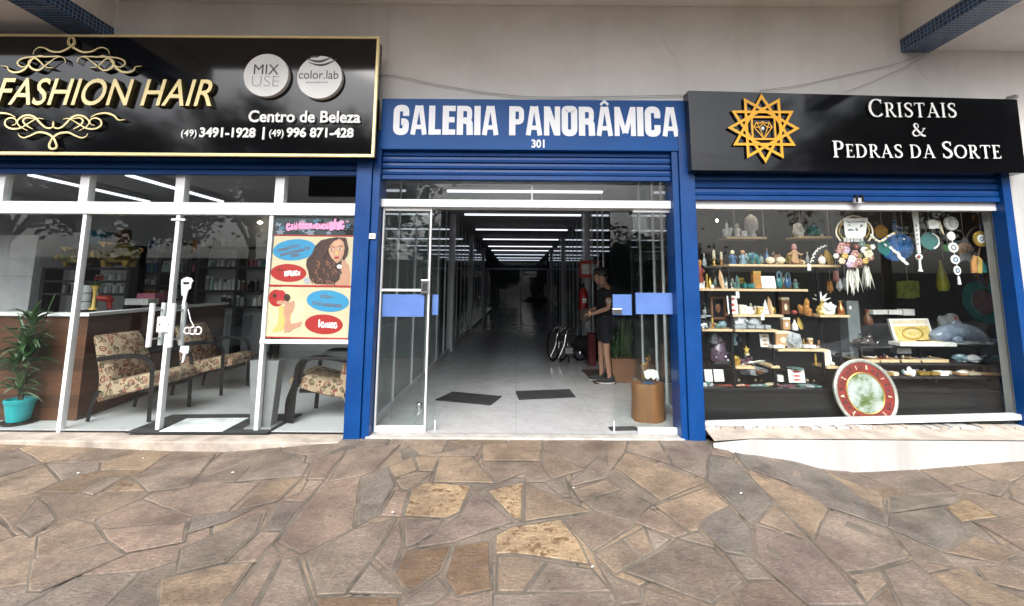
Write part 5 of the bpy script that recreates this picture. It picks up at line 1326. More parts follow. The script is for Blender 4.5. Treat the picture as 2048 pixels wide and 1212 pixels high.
m = MB(); limb(m, [(-.03, 0, 0), (-.05, 0, .07), (-.01, 0, .13)], [.012, .022], BRZ); limb(m, [(.06, 0, .01), (.04, 0, .08), (0, 0, .13)], [.012, .022], BRZ); limb(m, [(0, 0, .12), (-.015, 0, .17), (0, 0, .215)], [.028, .024], BRZ)
m.ell(q+Vector((0, 0, .25)), (.018, .02, .024), BRZ); limb(m, [(0, 0, .21), (-.06, 0, .18), (-.05, 0, .12)], [.012, .008], BRZ); limb(m, [(0, 0, .21), (.03, -.02, .26), (.01, -.02, .30)], [.012, .008], BRZ); m.lathe([(.07, 0), (.075, .015), (0, .015)], C_BLU, tuple(q), 14); m.build('figure', t, smooth=True)
m = MB(); qq = q+Vector((.0, -.04, .0)); vs = []
for i in range(9):
    u = i/8; x = -.05+.15*u; vs += [qq+Vector((x, -.008*math.sin(i*2.2), .13+.02*math.sin(u*3))), qq+Vector((x*1.05+.01, -.012*math.cos(i*2.2), .055+.015*math.cos(i*1.9)))]
m.add(vs, [(2*i, 2*i+1, 2*i+3, 2*i+2) for i in range(8)], C_WHT); m.build('cloth', t, smooth=True)
# fire extinguisher on its post
p = at(1166, 600, 4.4); p.x = 1.30; py0 = at(1166, 632, 4.4).z; py1 = at(1166, 575, 4.4).z
t = thing('fire_extinguisher', 'red fire extinguisher hung on the right gallery wall', 'extinguisher', (1.30, 4.4, py0))
m = MB(); m.lathe([(.07, 0), (.085, .02), (.085, (py1-py0)*.82), (.05, (py1-py0)*.95), (.03, py1-py0), (0, py1-py0)], RED, (1.30, 4.4, py0), 18); m.build('cylinder', t, smooth=True)
m = MB(); z = py1; m.box((1.30, 4.4, z+.03), (.05, .05, .06), BLACK); m.box((1.26, 4.4, z+.07), (.12, .03, .02), BLACK); m.build('valve', t)
m = MB(); m.tube(crom([(1.27, 4.37, py1), (1.2, 4.35, py1-.05), (1.19, 4.35, py0+.2), (1.2, 4.35, py0+.1)], 5), .014, BLACK, 8); m.build('hose', t, smooth=True)
m = MB(); m.box((1.30, 4.31, py0+.3), (.09, .012, .09), C_PAP); m.build('tag', t)
m = MB(); m.box((1.36, 4.5, 1.75), (.24, .02, .34), RED); m.box((1.36, 4.487, 1.75), (.15, .004, .2), WHITE); solo('extinguisher_sign', 'red extinguisher sign on the gallery wall above the cylinder', 'sign', m)
# planters inside the right side
for i, (cx, y_, lab) in enumerate(((1240, 2.30, 'brown planter box with upright green leaves behind the person'),)):
    p = fl(1247, 766); q = Vector((p.x+.02, p.y+.2, 0)); t = thing('planter', lab, 'planter', tuple(q))
    hh = at(1247, 714, q.y).z
    m = MB(); m.box(q+Vector((0, 0, hh/2)), (.34, .34, hh), PLANTERW, taper=1.12); m.build('box', t, bevel=.008)
    m = MB(); r_ = random.Random(21+i)
    for j in range(46): a = r_.uniform(0, 6.28); leaf_blade(m, q+Vector((r_.uniform(-.12, .12), r_.uniform(-.1, .1), hh-.02)), (math.cos(a)*.35, math.sin(a)*.3, 1), r_.uniform(.35, .75), r_.uniform(.03, .05), r_.uniform(.1, .9), LEAF)
    m.build('foliage', t, smooth=True)
m = MB(); p = fl(1190, 735); m.box((1.36, 3.9, .28), (.12, .3, .56), pm('dark_red_box', (.13, .02, .018), .6)); solo('crate', 'dark red box against the gallery wall behind the person', 'box', m, bevel=.01)
# folded wheelchair
p = fl(1130, 724); q = Vector((p.x, p.y+.05, 0))
t = thing('wheelchair', 'folded black and chrome wheelchair parked in the gallery', 'wheelchair', tuple(q))
def wheel(nm, c, r, thick, tilt=0):
    m = MB(); ring = [c+Vector((r*math.cos(2*math.pi*i/28)*math.cos(tilt), r*math.cos(2*math.pi*i/28)*math.sin(tilt), r*math.sin(2*math.pi*i/28))) for i in range(28)]
    m.tube(ring, thick, BLACK, 8, closed=True); wh = m.build(nm, t, smooth=True)
    m = MB(); ring = [c+(v-c)*.9 for v in ring]; m.tube(ring, .008, CHROME, 6, closed=True)
    for i in range(0, 28, 4): m.tube([c, ring[i]], .003, CHROME, 4)
    m.build('rim', wh, smooth=True)
wheel('wheel', q+Vector((-.20, .08, .30)), .29, .018, R(62)); wheel('wheel', q+Vector((-.02, .14, .30)), .29, .018, R(62))
m = MB()
for dx in (-.16, -.0):
    P = [q+Vector((dx-.12, -.08, .08)), q+Vector((dx-.02, -.06, .30)), q+Vector((dx+.03, -.03, .52)), q+Vector((dx+.1, .02, .60))]
    m.tube(crom([tuple(v) for v in P], 5), .012, CHROME, 8)
    m.tube(crom([tuple(q+Vector((dx-.12, .0, .50))), tuple(q+Vector((dx, .0, .62))), tuple(q+Vector((dx+.16, .05, .62))), tuple(q+Vector((dx+.2, .05, .52)))], 5), .012, CHROME, 8)
for z in (.14, .36, .5): m.tube([q+Vector((-.08, -.06, z)), q+Vector((.2, .0, z+.02))], .009, CHROME, 6)
m.build('chrome_frame', t, smooth=True)
m = MB(); m.box(q+Vector((.05, .08, .47)), (.34, .08, .26), BLACKM, ry=.15); m.box(q+Vector((.08, .0, .2)), (.16, .1, .12), GREYPL); m.build('seat_cloth', t, bevel=.02)
for dx in (-.1, .06): m = MB(); c = q+Vector((dx, -.1, .06)); m.tube([c+Vector((-.012, 0, 0)), c+Vector((.012, 0, 0))], .06, BLACK, 14); m.build('caster', t, smooth=True)
p = fl(1166, 722); q = Vector((p.x, p.y+.12, 0)); t = thing('pushchair', 'folded black pushchair beside the wheelchair', 'pushchair', tuple(q))
for dx in (-.1, .12): m = MB(); c = q+Vector((dx+.06, -.06, .14)); ring = [c+Vector((.13*math.cos(a), .03*math.cos(a), .13*math.sin(a))) for a in [2*math.pi*i/20 for i in range(20)]]; m.tube(ring, .022, BLACK, 8, closed=True); m.ell(c, (.05, .03, .05), CHROME, 10, 6); m.build('wheel', t, smooth=True)
m = MB(); m.ell(q+Vector((.0, .05, .30)), (.19, .14, .16), BLACKM, 14, 10, bump=.3); m.ell(q+Vector((.1, .03, .2)), (.14, .14, .12), BLACK, 14, 10, bump=.2); m.build('folded_seat', t, smooth=True)
m = MB(); m.tube(crom([tuple(q+Vector((-.12, 0, .16))), tuple(q+Vector((.02, .02, .45))), tuple(q+Vector((.1, .08, .60))), tuple(q+Vector((.16, .1, .52)))], 5), .012, GREY_AL, 8); m.build('frame', t, smooth=True)

# ------------------------------------------------------------------ the person
def skin_body(name, verts, edges, radii, mat, parent=None, root=0, sub=2, loc=(0, 0, 0)):
    me = bpy.data.meshes.new(name); me.from_pydata([tuple(Vector(v)) for v in verts], edges, []); me.materials.append(mat)
    o = bpy.data.objects.new(name, me); COL.objects.link(o)
    s = o.modifiers.new('skin', 'SKIN'); s.use_smooth_shade = True
    sv = me.skin_vertices[0].data
    for i, r in enumerate(radii): sv[i].radius = (r, r) if not isinstance(r, tuple) else r
    sv[root].use_root = True
    u = o.modifiers.new('sub', 'SUBSURF'); u.levels = sub; u.render_levels = sub
    if parent: o.parent = parent
    o.location = loc
    return o
pf = fl(1209, 766); PX, PY = pf.x+.04, pf.y+.06
t = thing('person', 'person in dark shirt and shorts standing in the gallery, looking down at a bag', 'person', (PX, PY, 0))
# local axes: x to the left of the picture is where the person faces; feet at z=0
B = {'pel': (0, 0, .90), 'wst': (.0, 0, 1.05), 'chs': (.01, 0, 1.24), 'upc': (.0, 0, 1.37), 'nck': (-.02, 0, 1.45), 'hd0': (-.05, 0, 1.53), 'hd1': (-.05, 0, 1.62),
     'hl': (.0, -.09, .86), 'kl': (-.015, -.10, .48), 'al': (.03, -.10, .09), 'hr': (.0, .09, .86), 'kr': (-.05, .10, .48), 'ar': (-.05, .11, .09),
     'sl': (.0, -.17, 1.36), 'el': (.02, -.22, 1.10), 'wl': (-.19, -.15, 1.02), 'sr': (.0, .17, 1.36), 'er': (.0, .21, 1.10), 'wr': (-.21, .10, 1.05)}
names = list(B); ix = {n_: i for i, n_ in enumerate(names)}
E = [('pel', 'wst'), ('wst', 'chs'), ('chs', 'upc'), ('upc', 'nck'), ('nck', 'hd0'), ('hd0', 'hd1'), ('pel', 'hl'), ('hl', 'kl'), ('kl', 'al'), ('pel', 'hr'), ('hr', 'kr'), ('kr', 'ar'), ('upc', 'sl'), ('sl', 'el'), ('el', 'wl'), ('upc', 'sr'), ('sr', 'er'), ('er', 'wr')]
RD = {'pel': .12, 'wst': .115, 'chs': .13, 'upc': .11, 'nck': .055, 'hd0': .085, 'hd1': .085, 'hl': .085, 'kl': .055, 'al': .037, 'hr': .085, 'kr': .055, 'ar': .037, 'sl': .06, 'el': .042, 'wl': .028, 'sr': .06, 'er': .042, 'wr': .028}
vb = [B[n_] for n_ in names]; eb = [(ix[a], ix[b]) for a, b in E]; rb = [RD[n_] for n_ in names]
# hands: palm, four fingers and a thumb on each wrist, closed round the bag handle
for side, wn, palm in ((-1, 'wl', (-.265, -.13, 1.00)), (1, 'wr', (-.285, .08, 1.04))):
    w0 = ix[wn]; vb.append(palm); rb.append(.024); eb.append((w0, len(vb)-1)); pi_ = len(vb)-1
    for kf in range(4):
        a = Vector(palm)+Vector((-.03, (kf-1.5)*.019, .008)); b2 = a+Vector((-.035-.004*(kf in (1, 2)), (kf-1.5)*.003, -.014)); c2 = b2+Vector((-.006, 0, -.028))
        i0 = len(vb); vb += [tuple(a), tuple(b2), tuple(c2)]; rb += [.0095, .0085, .0075]; eb += [(pi_, i0), (i0, i0+1), (i0+1, i0+2)]
    a = Vector(palm)+Vector((.0, side*-.03, .0)); b2 = a+Vector((-.03, side*-.008, -.022)); i0 = len(vb); vb += [tuple(a), tuple(b2)]; rb += [.011, .009]; eb += [(pi_, i0), (i0, i0+1)]
for an in ('al', 'ar'):
    a = Vector(B[an]); vb.append(tuple(a+Vector((-.03, 0, -.05)))); rb.append(.034); eb.append((ix[an], len(vb)-1)); vb.append(tuple(a+Vector((-.15, 0, -.062)))); rb.append(.022); eb.append((len(vb)-2, len(vb)-1))
raw = skin_body('body', vb, eb, rb, SKIN, None)
def sub_skin(name, keys, grow, mat, over={}):
    ks = list(keys); vv = [over.get(k, B[k]) for k in ks]; ee = [(ks.index(a), ks.index(b)) for a, b in E if a in ks and b in ks]
    return skin_body(name, vv, ee, [RD[k]+grow for k in ks], mat, t)
mid = lambda a, b, f: tuple(Vector(B[a])*(1-f)+Vector(B[b])*f)
sub_skin('shirt', ['pel', 'wst', 'chs', 'upc', 'sl', 'el', 'sr', 'er'], .034, NAVY, {'pel': (0, 0, .72), 'el': mid('sl', 'el', .62), 'er': mid('sr', 'er', .62)})
sub_skin('shorts', ['pel', 'hl', 'kl', 'hr', 'kr'], .03, NAVY, {'pel': (0, 0, 1.04), 'kl': mid('hl', 'kl', .82), 'kr': mid('hr', 'kr', .82)})
for nm in ('al', 'ar'):
    m = MB(); a = Vector(B[nm]); SHOE = BLACKM
    m.ell(a+Vector((-.06, 0, -.045)), (.135, .05, .05), SHOE, 14, 8); m.ell(a+Vector((.02, 0, -.02)), (.06, .045, .06), SHOE, 12, 8)
    for v in m.v: v.z = max(v.z, .012)
    m.xf(Matrix.Translation((PX, PY, 0))); sh_ = m.build('shoe', t, smooth=True)
    m = MB(); m.ell(a+Vector((-.055, 0, -.078)), (.14, .053, .012), C_WHT, 14, 6); m.xf(Matrix.Translation((PX, PY, 0))); m.build('sole', sh_, smooth=True)
m = MB(); h0 = Vector((PX-.05, PY, 1.575))
m.ell(h0+Vector((.015, 0, .035)), (.105, .088, .098), HAIR, 18, 12, bump=.12, seed=3); m.ell(h0+Vector((-.06, 0, .075)), (.06, .075, .045), HAIR, 14, 8, bump=.2); m.ell(h0+Vector((.06, 0, -.03)), (.05, .07, .07), HAIR, 12, 8, bump=.1)
m.build('hair', t, smooth=True)
m = MB(); f0 = Vector((PX-.05, PY, 1.56))
m.ell(f0+Vector((-.06, 0, -.02)), (.048, .062, .08), SKIN, 16, 12); m.tube([f0+Vector((-.103, 0, .005)), f0+Vector((-.127, 0, -.03)), f0+Vector((-.106, 0, -.036))], [.007, .012, .009], SKIN, 8)
for s in (-1, 1): m.ell(f0+Vector((-.098, s*.028, .008)), (.008, .011, .006), C_WHT, 8, 6); m.ell(f0+Vector((-.105, s*.028, .007)), (.003, .005, .005), BLACK, 8, 6); m.ell(f0+Vector((-.098, s*.029, .022)), (.008, .016, .004), HAIR, 8, 6); m.ell(f0+Vector((.0, s*.088, -.015)), (.02, .01, .03), SKIN, 8, 6)
m.ell(f0+Vector((-.104, 0, -.058)), (.006, .02, .006), cm('lips', .30, .10, .08), 8, 6)
_dg = bpy.context.evaluated_depsgraph_get(); _me = bpy.data.meshes.new_from_object(raw.evaluated_get(_dg))
m.add([(v.co.x+PX, v.co.y+PY, v.co.z) for v in _me.vertices], [list(p.vertices) for p in _me.polygons], SKIN)
_rm = raw.data; bpy.data.objects.remove(raw); bpy.data.meshes.remove(_rm); bpy.data.meshes.remove(_me)
m.build('body', t, smooth=True)
m = MB(); m.box((PX+.012, PY-.205, 1.20), (.07, .1, .035), GREYPL, rx=.15); m.build('sleeve_trim', t, bevel=.01)
p0 = Vector((PX-.31, PY-.02, .99)); t = thing('shoulder_bag', 'dark bag with a yellow flap held in front of the person', 'bag', tuple(p0+Vector((0, 0, -.12))))
m = MB(); m.ell(p0+Vector((0, 0, .0)), (.09, .14, .10), C_LEA, 14, 10, bump=.25); m.build('pouch', t, smooth=True)
m = MB(); m.ell(p0+Vector((.05, -.10, .02)), (.03, .05, .05), C_TAN, 10, 8); m.build('flap', t, smooth=True)
# ------------------------------------------------------------------ crystal shop: rack and base
YK = .34
def zx(px, py, Y): p = at(px, py, Y); return p.x, p.z
t = thing('window_plinth', 'long black display plinth along the crystal shop window', 'display base', (4, .28, 0))
xb0, _ = zx(1400, 780, .28); xb1, _ = zx(2003, 780, .28)
zb_ = at(1550, 777, .28).z
m = MB(); m.bx((xb0, .28, .0), (xb1, 1.3, zb_), pm('black_laminate', (.012, .0125, .0135), .28, var=.15, scale=2)); m.build('body', t, bevel=.004)
m = MB(); m.bx((xb0, .272, zb_-.04), (xb1, .279, zb_-.03), BLACK); m.build('groove', t)
rk = thing('display_rack', 'black post rack with pale wood shelves in the crystal shop window', 'shelf', (2.6, YK, zb_))
def board(px0, px1, py, Y=YK, d=.24, mat=None, th=.024):
    a, z = zx(px0, py, Y); b, _ = zx(px1, py, Y); m = MB(); m.bx((a, Y, z-th), (b, Y+d, z), mat or SHELF_WOOD); m.build('shelf', rk, bevel=.002)
for a in ((1454, 1534, 473, .55), (1596, 1665, 472, .55), (1458, 1681, 528), (1399, 1616, 577), (1466, 1567, 629), (1640, 1700, 630), (1405, 1465, 658), (1471, 1556, 659), (1556, 1657, 698), (1472, 1510, 733), (1543, 1560, 732), (1654, 1680, 733)): board(*a)
board(1408, 1452, 532, .5, .24, BKS); board(1430, 1470, 724, .4, .3, BKS)
for p, a, b, Y in ((1470, 528, 779, YK+.02), (1421, 577, 779, YK+.2), (1553, 658, 779, YK+.02), (1646, 528, 700, YK+.1), (1652, 698, 779, YK+.02), (1500, 629, 733, YK+.22), (1558, 577, 629, YK+.22)):
    x, z0 = zx(p, b, Y); _, z1 = zx(p, a, Y); m = MB(); m.bx((x-.012, Y, z0-.02), (x+.012, Y+.025, z1-.026), BLACK); m.build('post', rk)
# wires that carry the two upper boards
for p in (1470, 1528, 1602, 1658):
    x, z0 = zx(p, 472, .6); m = MB(); m.bx((x-.004, .598, z0+.001), (x+.004, .606, 2.95), GREY_AL); m.build('hanger', rk)
# right hand display: three dark steps with trays
rd = thing('display_steps', 'dark stepped display table in the right half of the window', 'display table', (4.2, .6, zb_))
for a, b, py, Y, d in ((1722, 1972, 692, .80, .35), (1722, 1990, 726, .66, .3), (1738, 2022, 753, .5, .24)):
    x0, z = zx(a, py, Y); x1, _ = zx(b, py, Y); m = MB(); m.bx((x0, Y, z-.02), (x1, Y+d, z), BKS); m.build('step', rd)
    for xx in (x0+.03, (x0+x1)/2, x1-.03): m = MB(); m.bx((xx-.012, Y+.05, zb_), (xx+.012, Y+.075, z-.02), BLACK); m.build('leg', rd)
x0, z0 = zx(1700, 692, .95); x1, z1 = zx(1717, 602, .95)
m = MB(); m.bx((x0, .95, zb_), (x1, 1.1, z1), pm('grey_column', (.16, .18, .19), .4)); m.bx((x0+.02, .94, z1-.1), (x0+.05, .95, z1-.06), C_PAP); solo('display_column', 'tall grey column box behind the stepped display', 'column', m, bevel=.004)

# ------------------------------------------------------------------ small wares: builders in local axes (x right, y away, z up)
def K_crystal(h, w, a, b, r):
    m = MB()
    for i in range(6):
        ang = r.uniform(0, 6.28); d = Vector((math.cos(ang)*.35, math.sin(ang)*.35, 1)) if i else Vector((.05, 0, 1)); d.normalize(); L = h*(1 if i == 0 else r.uniform(.4, .8)); rr = w*r.uniform(.16, .24)
        base = Vector((math.cos(ang)*w*.22, math.sin(ang)*w*.15, -.002)) if i else Vector((0, 0, 0))
        m.tube([base, base+d*L*.78, base+d*L], [rr, rr*.9, .0008], a, 6)
    m.ell((0, 0, h*.06), (w*.5, w*.35, h*.09), b, 10, 6, bump=.4)
    return m
def K_bust(h, w, a, b, r):
    m = MB(); m.lathe([(w*.30, 0), (w*.34, h*.06), (w*.24, h*.16), (w*.26, h*.24), (w*.42, h*.34), (w*.50, h*.52), (w*.47, h*.70), (w*.36, h*.86), (w*.16, h*.94), (w*.12, h*.98), (0, h)], a, n=20, sy=.95)
    for i in range(40):
        th = r.uniform(.2, 1.25); an = r.uniform(0, 6.28); m.ell((w*.48*math.sin(th)*math.cos(an), w*.46*math.sin(th)*math.sin(an), h*.56+h*.36*math.cos(th)), (w*.05,)*3, a, 6, 4)
    m.ell((0, -w*.47, h*.45), (w*.06, w*.08, h*.07), a, 8, 6)
    for s in (-1, 1): m.ell((s*w*.17, -w*.43, h*.50), (w*.08, w*.03, h*.02), b, 8, 4); m.ell((s*w*.49, 0, h*.42), (w*.04, w*.06, h*.14), a, 8, 6)
    m.ell((0, -w*.42, h*.35), (w*.1, w*.04, h*.018), b, 8, 4); return m
def K_fig(h, w, a, b, r):
    m = MB(); m.lathe([(w*.42, 0), (w*.45, h*.05), (w*.30, h*.38), (w*.34, h*.55), (w*.16, h*.68), (0, h*.70)], a, n=14, sy=.8)
    m.ell((0, 0, h*.82), (w*.26, w*.25, h*.17), b, 12, 8)
    for s in (-1, 1): m.tube(crom([(s*w*.28, 0, h*.60), (s*w*.46, -w*.1, h*.45), (s*w*.22, -w*.28, h*.40)], 3), w*.085, a, 7); m.ell((s*w*.09, -w*.24, h*.84), (w*.03, w*.02, h*.015), BLACK, 6, 4)
    return m
def K_seat(h, w, a, b, r):
    m = MB(); m.lathe([(w*.34, h*.08), (w*.36, h*.2), (w*.28, h*.45), (w*.30, h*.60), (w*.12, h*.68), (0, h*.69)], a, n=14, sy=.8); m.ell((0, 0, h*.82), (w*.25, w*.24, h*.17), b, 12, 8)
    for s in (-1, 1): m.tube(crom([(s*w*.2, 0, h*.12), (s*w*.42, -w*.3, h*.16), (s*w*.35, -w*.55, h*.06)], 3), w*.12, a, 8); m.tube(crom([(s*w*.28, 0, h*.56), (s*w*.55, -w*.1, h*.45), (s*w*.62, -w*.2, h*.5)], 3), w*.08, a, 7)
    m.ell((0, 0, h*.05), (w*.5, w*.4, h*.05), a, 12, 6); return m
def K_card(h, w, a, b, r):
    m = MB(); t_ = .18; n0 = len(m.v); m.bx((-w/2, -.002, 0), (w/2, .002, h), a)
    for i in range(6):
        z = h*(.86-.13*i); x = w*r.uniform(.15, .40); m.bx((-w*.38, -.0032, z-h*.025), (x-w*.02, -.0022, z+h*.025), b)
    m.xf(Matrix.Rotation(-t_, 4, 'X')); m.tube([(0, .004, h*.5), (0, h*.4, 0)], .002, BLACK, 5); return m
def K_redcard(h, w, a, b, r):
    m = MB(); m.bx((-w/2, -.002, 0), (w/2, .002, h), a)
    for z in (.82, .5, .2):
        pts = [(w*.26*math.cos(q)*(1+.3*math.sin(3*q+z*9)), h*z+h*.085*math.sin(q)) for q in [6.283*i/14 for i in range(14)]]; m.prism(pts, -.0034, -.0022, b)
    m.xf(Matrix.Rotation(-.12, 4, 'X')); m.tube([(0, .004, h*.5), (0, h*.3, 0)], .002, BLACK, 5); return m
def K_ball(h, w, a, b, r):
    m = MB(); m.ell((0, 0, h*.5), (w/2, w/2*.9, h/2), a, 14, 10, bump=.08, seed=r.random()*9); m.ell((0, 0, h*.86), (w*.3, w*.27, h*.16), b, 12, 6); return m
def K_rock(h, w, a, b, r):
    m = MB(); s_ = r.random()*20; m.ell((0, 0, h*.42), (w*.5, min(w*.4, .08), h*.6), a, 12, 8, bump=.55, seed=s_)
    m.ell((w*.12, -.02, h*.4), (w*.3, min(w*.25, .06), h*.45), b, 10, 7, bump=.6, seed=s_+3)
    for v in m.v: v.z = max(v.z, 0)
    return m
def K_jar(h, w, a, b, r):
    m = MB(); m.lathe([(w*.25, 0), (w*.42, h*.1), (w*.5, h*.38), (w*.42, h*.62), (w*.22, h*.74), (w*.28, h*.80), (w*.2, h*.84), (w*.06, h*.92), (w*.08, h*.97), (0, h)], a, n=16, mats=[a]*5+[b]*4); return m
def K_bottle(h, w, a, b, r):
    m = MB(); m.lathe([(w*.42, 0), (w*.5, h*.08), (w*.44, h*.45), (w*.18, h*.68), (w*.15, h*.88), (w*.2, h*.9), (w*.2, h), (0, h)], a, n=14, mats=[a]*5+[b]*2); return m
def K_candle(h, w, a, b, r):
    m = MB(); m.lathe([(w*.5, 0), (w*.5, h*.05), (w*.16, h*.09), (w*.2, h*.22), (w*.12, h*.3), (w*.24, h*.42), (w*.3, h*.46), (w*.22, h*.47), (w*.2, h*.94), (w*.05, h*.95), (w*.04, h), (0, h)], a, n=14, mats=[a]*7+[b]*4); return m
def K_box(h, w, a, b, r):
    m = MB(); d = min(w*.7, .1); m.box((0, 0, h*.42), (w, d, h*.84), a); m.box((0, 0, h*.92), (w*1.04, d*1.04, h*.157), b); m.prism([(w*.2*math.cos(q), h*.42+h*.2*math.sin(q)) for q in [6.283*i/12 for i in range(12)]], -d/2-.003, -d/2-.001, b); return m
def K_slab(h, w, a, b, r):
    m = MB(); x = -w/2
    while x < w/2-.005:
        q = r.uniform(.22, .42)*w; q = min(q, w/2-x); m.box((x+q/2, r.uniform(-.02, .02), h*.5), (q*.9, .09, h*r.uniform(.6, 1)), a if r.random() < .6 else b, rz=r.uniform(-.2, .2)); x += q
    return m
def K_dome(h, w, a, b, r):
    m = MB(); m.lathe([(w*.5, 0), (w*.5, h*.1), (w*.46, h*.12), (0, h*.12)], b, n=18); m.lathe([(w*.43, h*.125), (w*.43, h*.65), (w*.32, h*.88), (w*.12, h*.98), (0, h)], GLASS, n=18); m.ell((0, 0, h*.98), (w*.06, w*.06, h*.04), b, 8, 6); m.ell((0, 0, h*.35), (w*.15, w*.15, h*.22), a, 10, 8, bump=.4); return m
def K_arch(h, w, a, b, r):
    m = MB(); stroke(m, crom2d([(-w*.45, 0), (-w*.42, h*.6), (0, h*.97), (w*.42, h*.6), (w*.45, 0)]), w*.12, a, -.015, .015); m.box((0, 0, h*.04), (w*1.1, .07, h*.08), b); m.tube([(0, 0, h*.1), (0, 0, h*.55)], w*.05, b, 8); return m
def crom2d(p, n=6): return [(q.x, q.z) for q in crom([(x, 0, z) for x, z in p], n)]
def K_wing(h, w, a, b, r):
    m = MB()
    for i in range(4):
        u = i/3; m.prism([(p[0]+(u-.5)*w*.35, p[1]*(1-.18*u)) for p in crom2d([(-w*.1, 0), (-w*.42, h*.5), (-w*.25, h), (w*.02, h*.5), (w*.1, 0)], 4)], .006*i-.012, .006*i-.007, a if i % 2 == 0 else b)
    return m
def K_bag(h, w, a, b, r):
    m = MB(); m.ell((0, 0, h*.32), (w*.5, w*.3, h*.33), a, 14, 10)
    for y in (-.01, .012): stroke(m, crom2d([(-w*.3, h*.45), (-w*.24, h*.85), (0, h), (w*.24, h*.85), (w*.3, h*.45)]), w*.1, b, y-.004, y+.004)
    for v in m.v: v.z = max(0, v.z)
    return m
def K_deer(h, w, a, b, r):
    m = MB(); m.ell((0, 0, h*.25), (w*.48, w*.3, h*.2), a, 12, 8); m.tube(crom([(w*.15, 0, h*.3), (w*.25, 0, h*.55), (w*.15, 0, h*.7)], 3), w*.14, b, 8); m.ell((w*.02, 0, h*.76), (w*.22, w*.14, h*.09), b, 10, 6)
    for s in (-1, 1): m.tube([(w*.18, s*.01, h*.8), (w*.25, s*.02, h*.98)], w*.05, b, 6)
    m.box((0, 0, h*.03), (w, w*.6, h*.06), a); return m
def K_eleph(h, w, a, b, r):
    m = MB(); m.ell((w*.1, 0, h*.5), (w*.36, w*.24, h*.32), a, 14, 10); m.ell((-w*.26, 0, h*.62), (w*.19, w*.18, h*.26), a, 12, 8); m.tube(crom([(-w*.4, 0, h*.6), (-w*.52, 0, h*.35), (-w*.46, 0, h*.12)], 4), w*.06, a, 8)
    for x in (-.12, .32):
        for y in (-.12, .12): m.tube([(x*w, y*w, 0), (x*w, y*w, h*.35)], w*.085, a, 8)
    for s in (-1, 1): m.ell((-w*.16, s*w*.2, h*.64), (w*.13, .006, h*.22), b, 10, 6); m.tube([(-w*.38, s*w*.08, h*.48), (-w*.48, s*w*.1, h*.46)], w*.02, C_WHT, 6)
    return m
def K_dolphin(h, w, a, b, r):
    m = MB(); P = crom([(-w*.5, 0, h*.28), (-w*.36, 0, h*.38), (-w*.1, 0, h*.52), (w*.18, 0, h*.44), (w*.38, 0, h*.22), (w*.5, 0, h*.20)], 4); n = len(P)
    m.tube([tuple(p) for p in P], [w*(.02+.13*math.sin(math.pi*min(1, .06+.94*i/(n-1)))**.8) for i in range(n)], a, 12); m.ell((-w*.05, -.0, h*.74), (w*.09, .03, h*.26), a, 10, 8, rot=Matrix.Rotation(-.3, 3, 'Y'))
    m.ell((-w*.16, -w*.10, h*.22), (w*.09, .04, h*.2), a, 10, 8, rot=Matrix.Rotation(.5, 3, 'Y')); 
    for s in (-1, 1): m.ell((w*.49, s*w*.06, h*.22), (w*.08, w*.07, h*.05), a, 10, 6)
    m.ell((0, 0, h*.08), (w*.36, w*.16, h*.12), b, 14, 6, bump=.5); m.ell((w*.3, .02, h*.15), (w*.2, w*.12, h*.2), b, 12, 8, bump=.5, seed=5)
    for v in m.v: v.z = max(0, v.z)
    return m
def K_tray(h, w, a, b, r):
    m = MB(); m.box((0, .08, h*.3), (w, .26, h*.5), a); 
    for s in (-1, 1): m.box((s*w*.49, .08, h*.55), (w*.02, .26, h), a)
    m.box((0, -.05, h*.55), (w*.96, .012, h), a)
    for i in range(6): m.box((-w*.4+w*.16*i, .08, h*.62), (w*.1, .19, h*.16), b)
    return m
def K_heap(h, w, a, b, r):
    m = MB()
    for i in range(46):
        x = r.uniform(-.5, .5); y = r.uniform(-.06, .08); zmax = h*(1-abs(x)*1.5); rr = r.uniform(.006, .013); m.ell((x*w, y, max(rr, r.uniform(0, max(.01, zmax)))), (rr, rr, rr), r.choice([a, a, b, C_QTZ, C_LEA]), 7, 5)
    m.ell((0, .02, h*.2), (w*.45, .07, h*.5), a, 10, 6, bump=.5)
    for v in m.v: v.z = max(0, v.z)
    return m
def K_strands(h, w, a, b, r):
    m = MB()
    for i in range(9):
        x = -w/2+w*(i+.5)/9; y = r.uniform(-.02, .02); R_ = r.uniform(.022, .03); m.tube([(x+R_*math.cos(q)*.9, y+R_*math.sin(q), .008+i*.001) for q in [6.283*k/14 for k in range(14)]], .0065, a if i % 3 else b, 6, closed=True)
    return m
def K_feath(h, w, a, b, r):
    m = MB()
    for i in range(7): leaf_blade(m, (-w*.5+r.uniform(0, .02), r.uniform(-.03, .03), .01+h*.4*r.random()), (1, r.uniform(-.15, .15), r.uniform(.0, .35)), w*r.uniform(.6, 1), .03, .3, a)
    return m
def K_star(h, w, a, b, r):
    m = MB(); m.prism([((.5 if i % 2 == 0 else .2)*w*math.sin(6.283*i/10), h*.55+(.5 if i % 2 == 0 else .2)*h*math.cos(6.283*i/10)) for i in range(10)], -.012, .012, a); m.box((0, 0, h*.08), (w*.5, .05, h*.16), b); return m
def K_pyr(h, w, a, b, r):
    m = MB(); m.lathe([(w*.5, 0), (w*.42, h*.2), (w*.28, h*.55), (w*.12, h*.8), (0, h)], a, n=10); m.ell((0, -w*.3, h*.3), (w*.12, .01, h*.1), b, 8, 6); return m
def K_cube(h, w, a, b, r):
    m = MB(); m.box((0, 0, h*.5), (w, w, h), a)
    for x, z in ((-.22, .3), (.22, .7), (0, .5)): m.lathe([(w*.09, 0), (w*.09, .003), (0, .003)], b, (x*w, -w*.5, z*h), 8, axis='y')
    return m
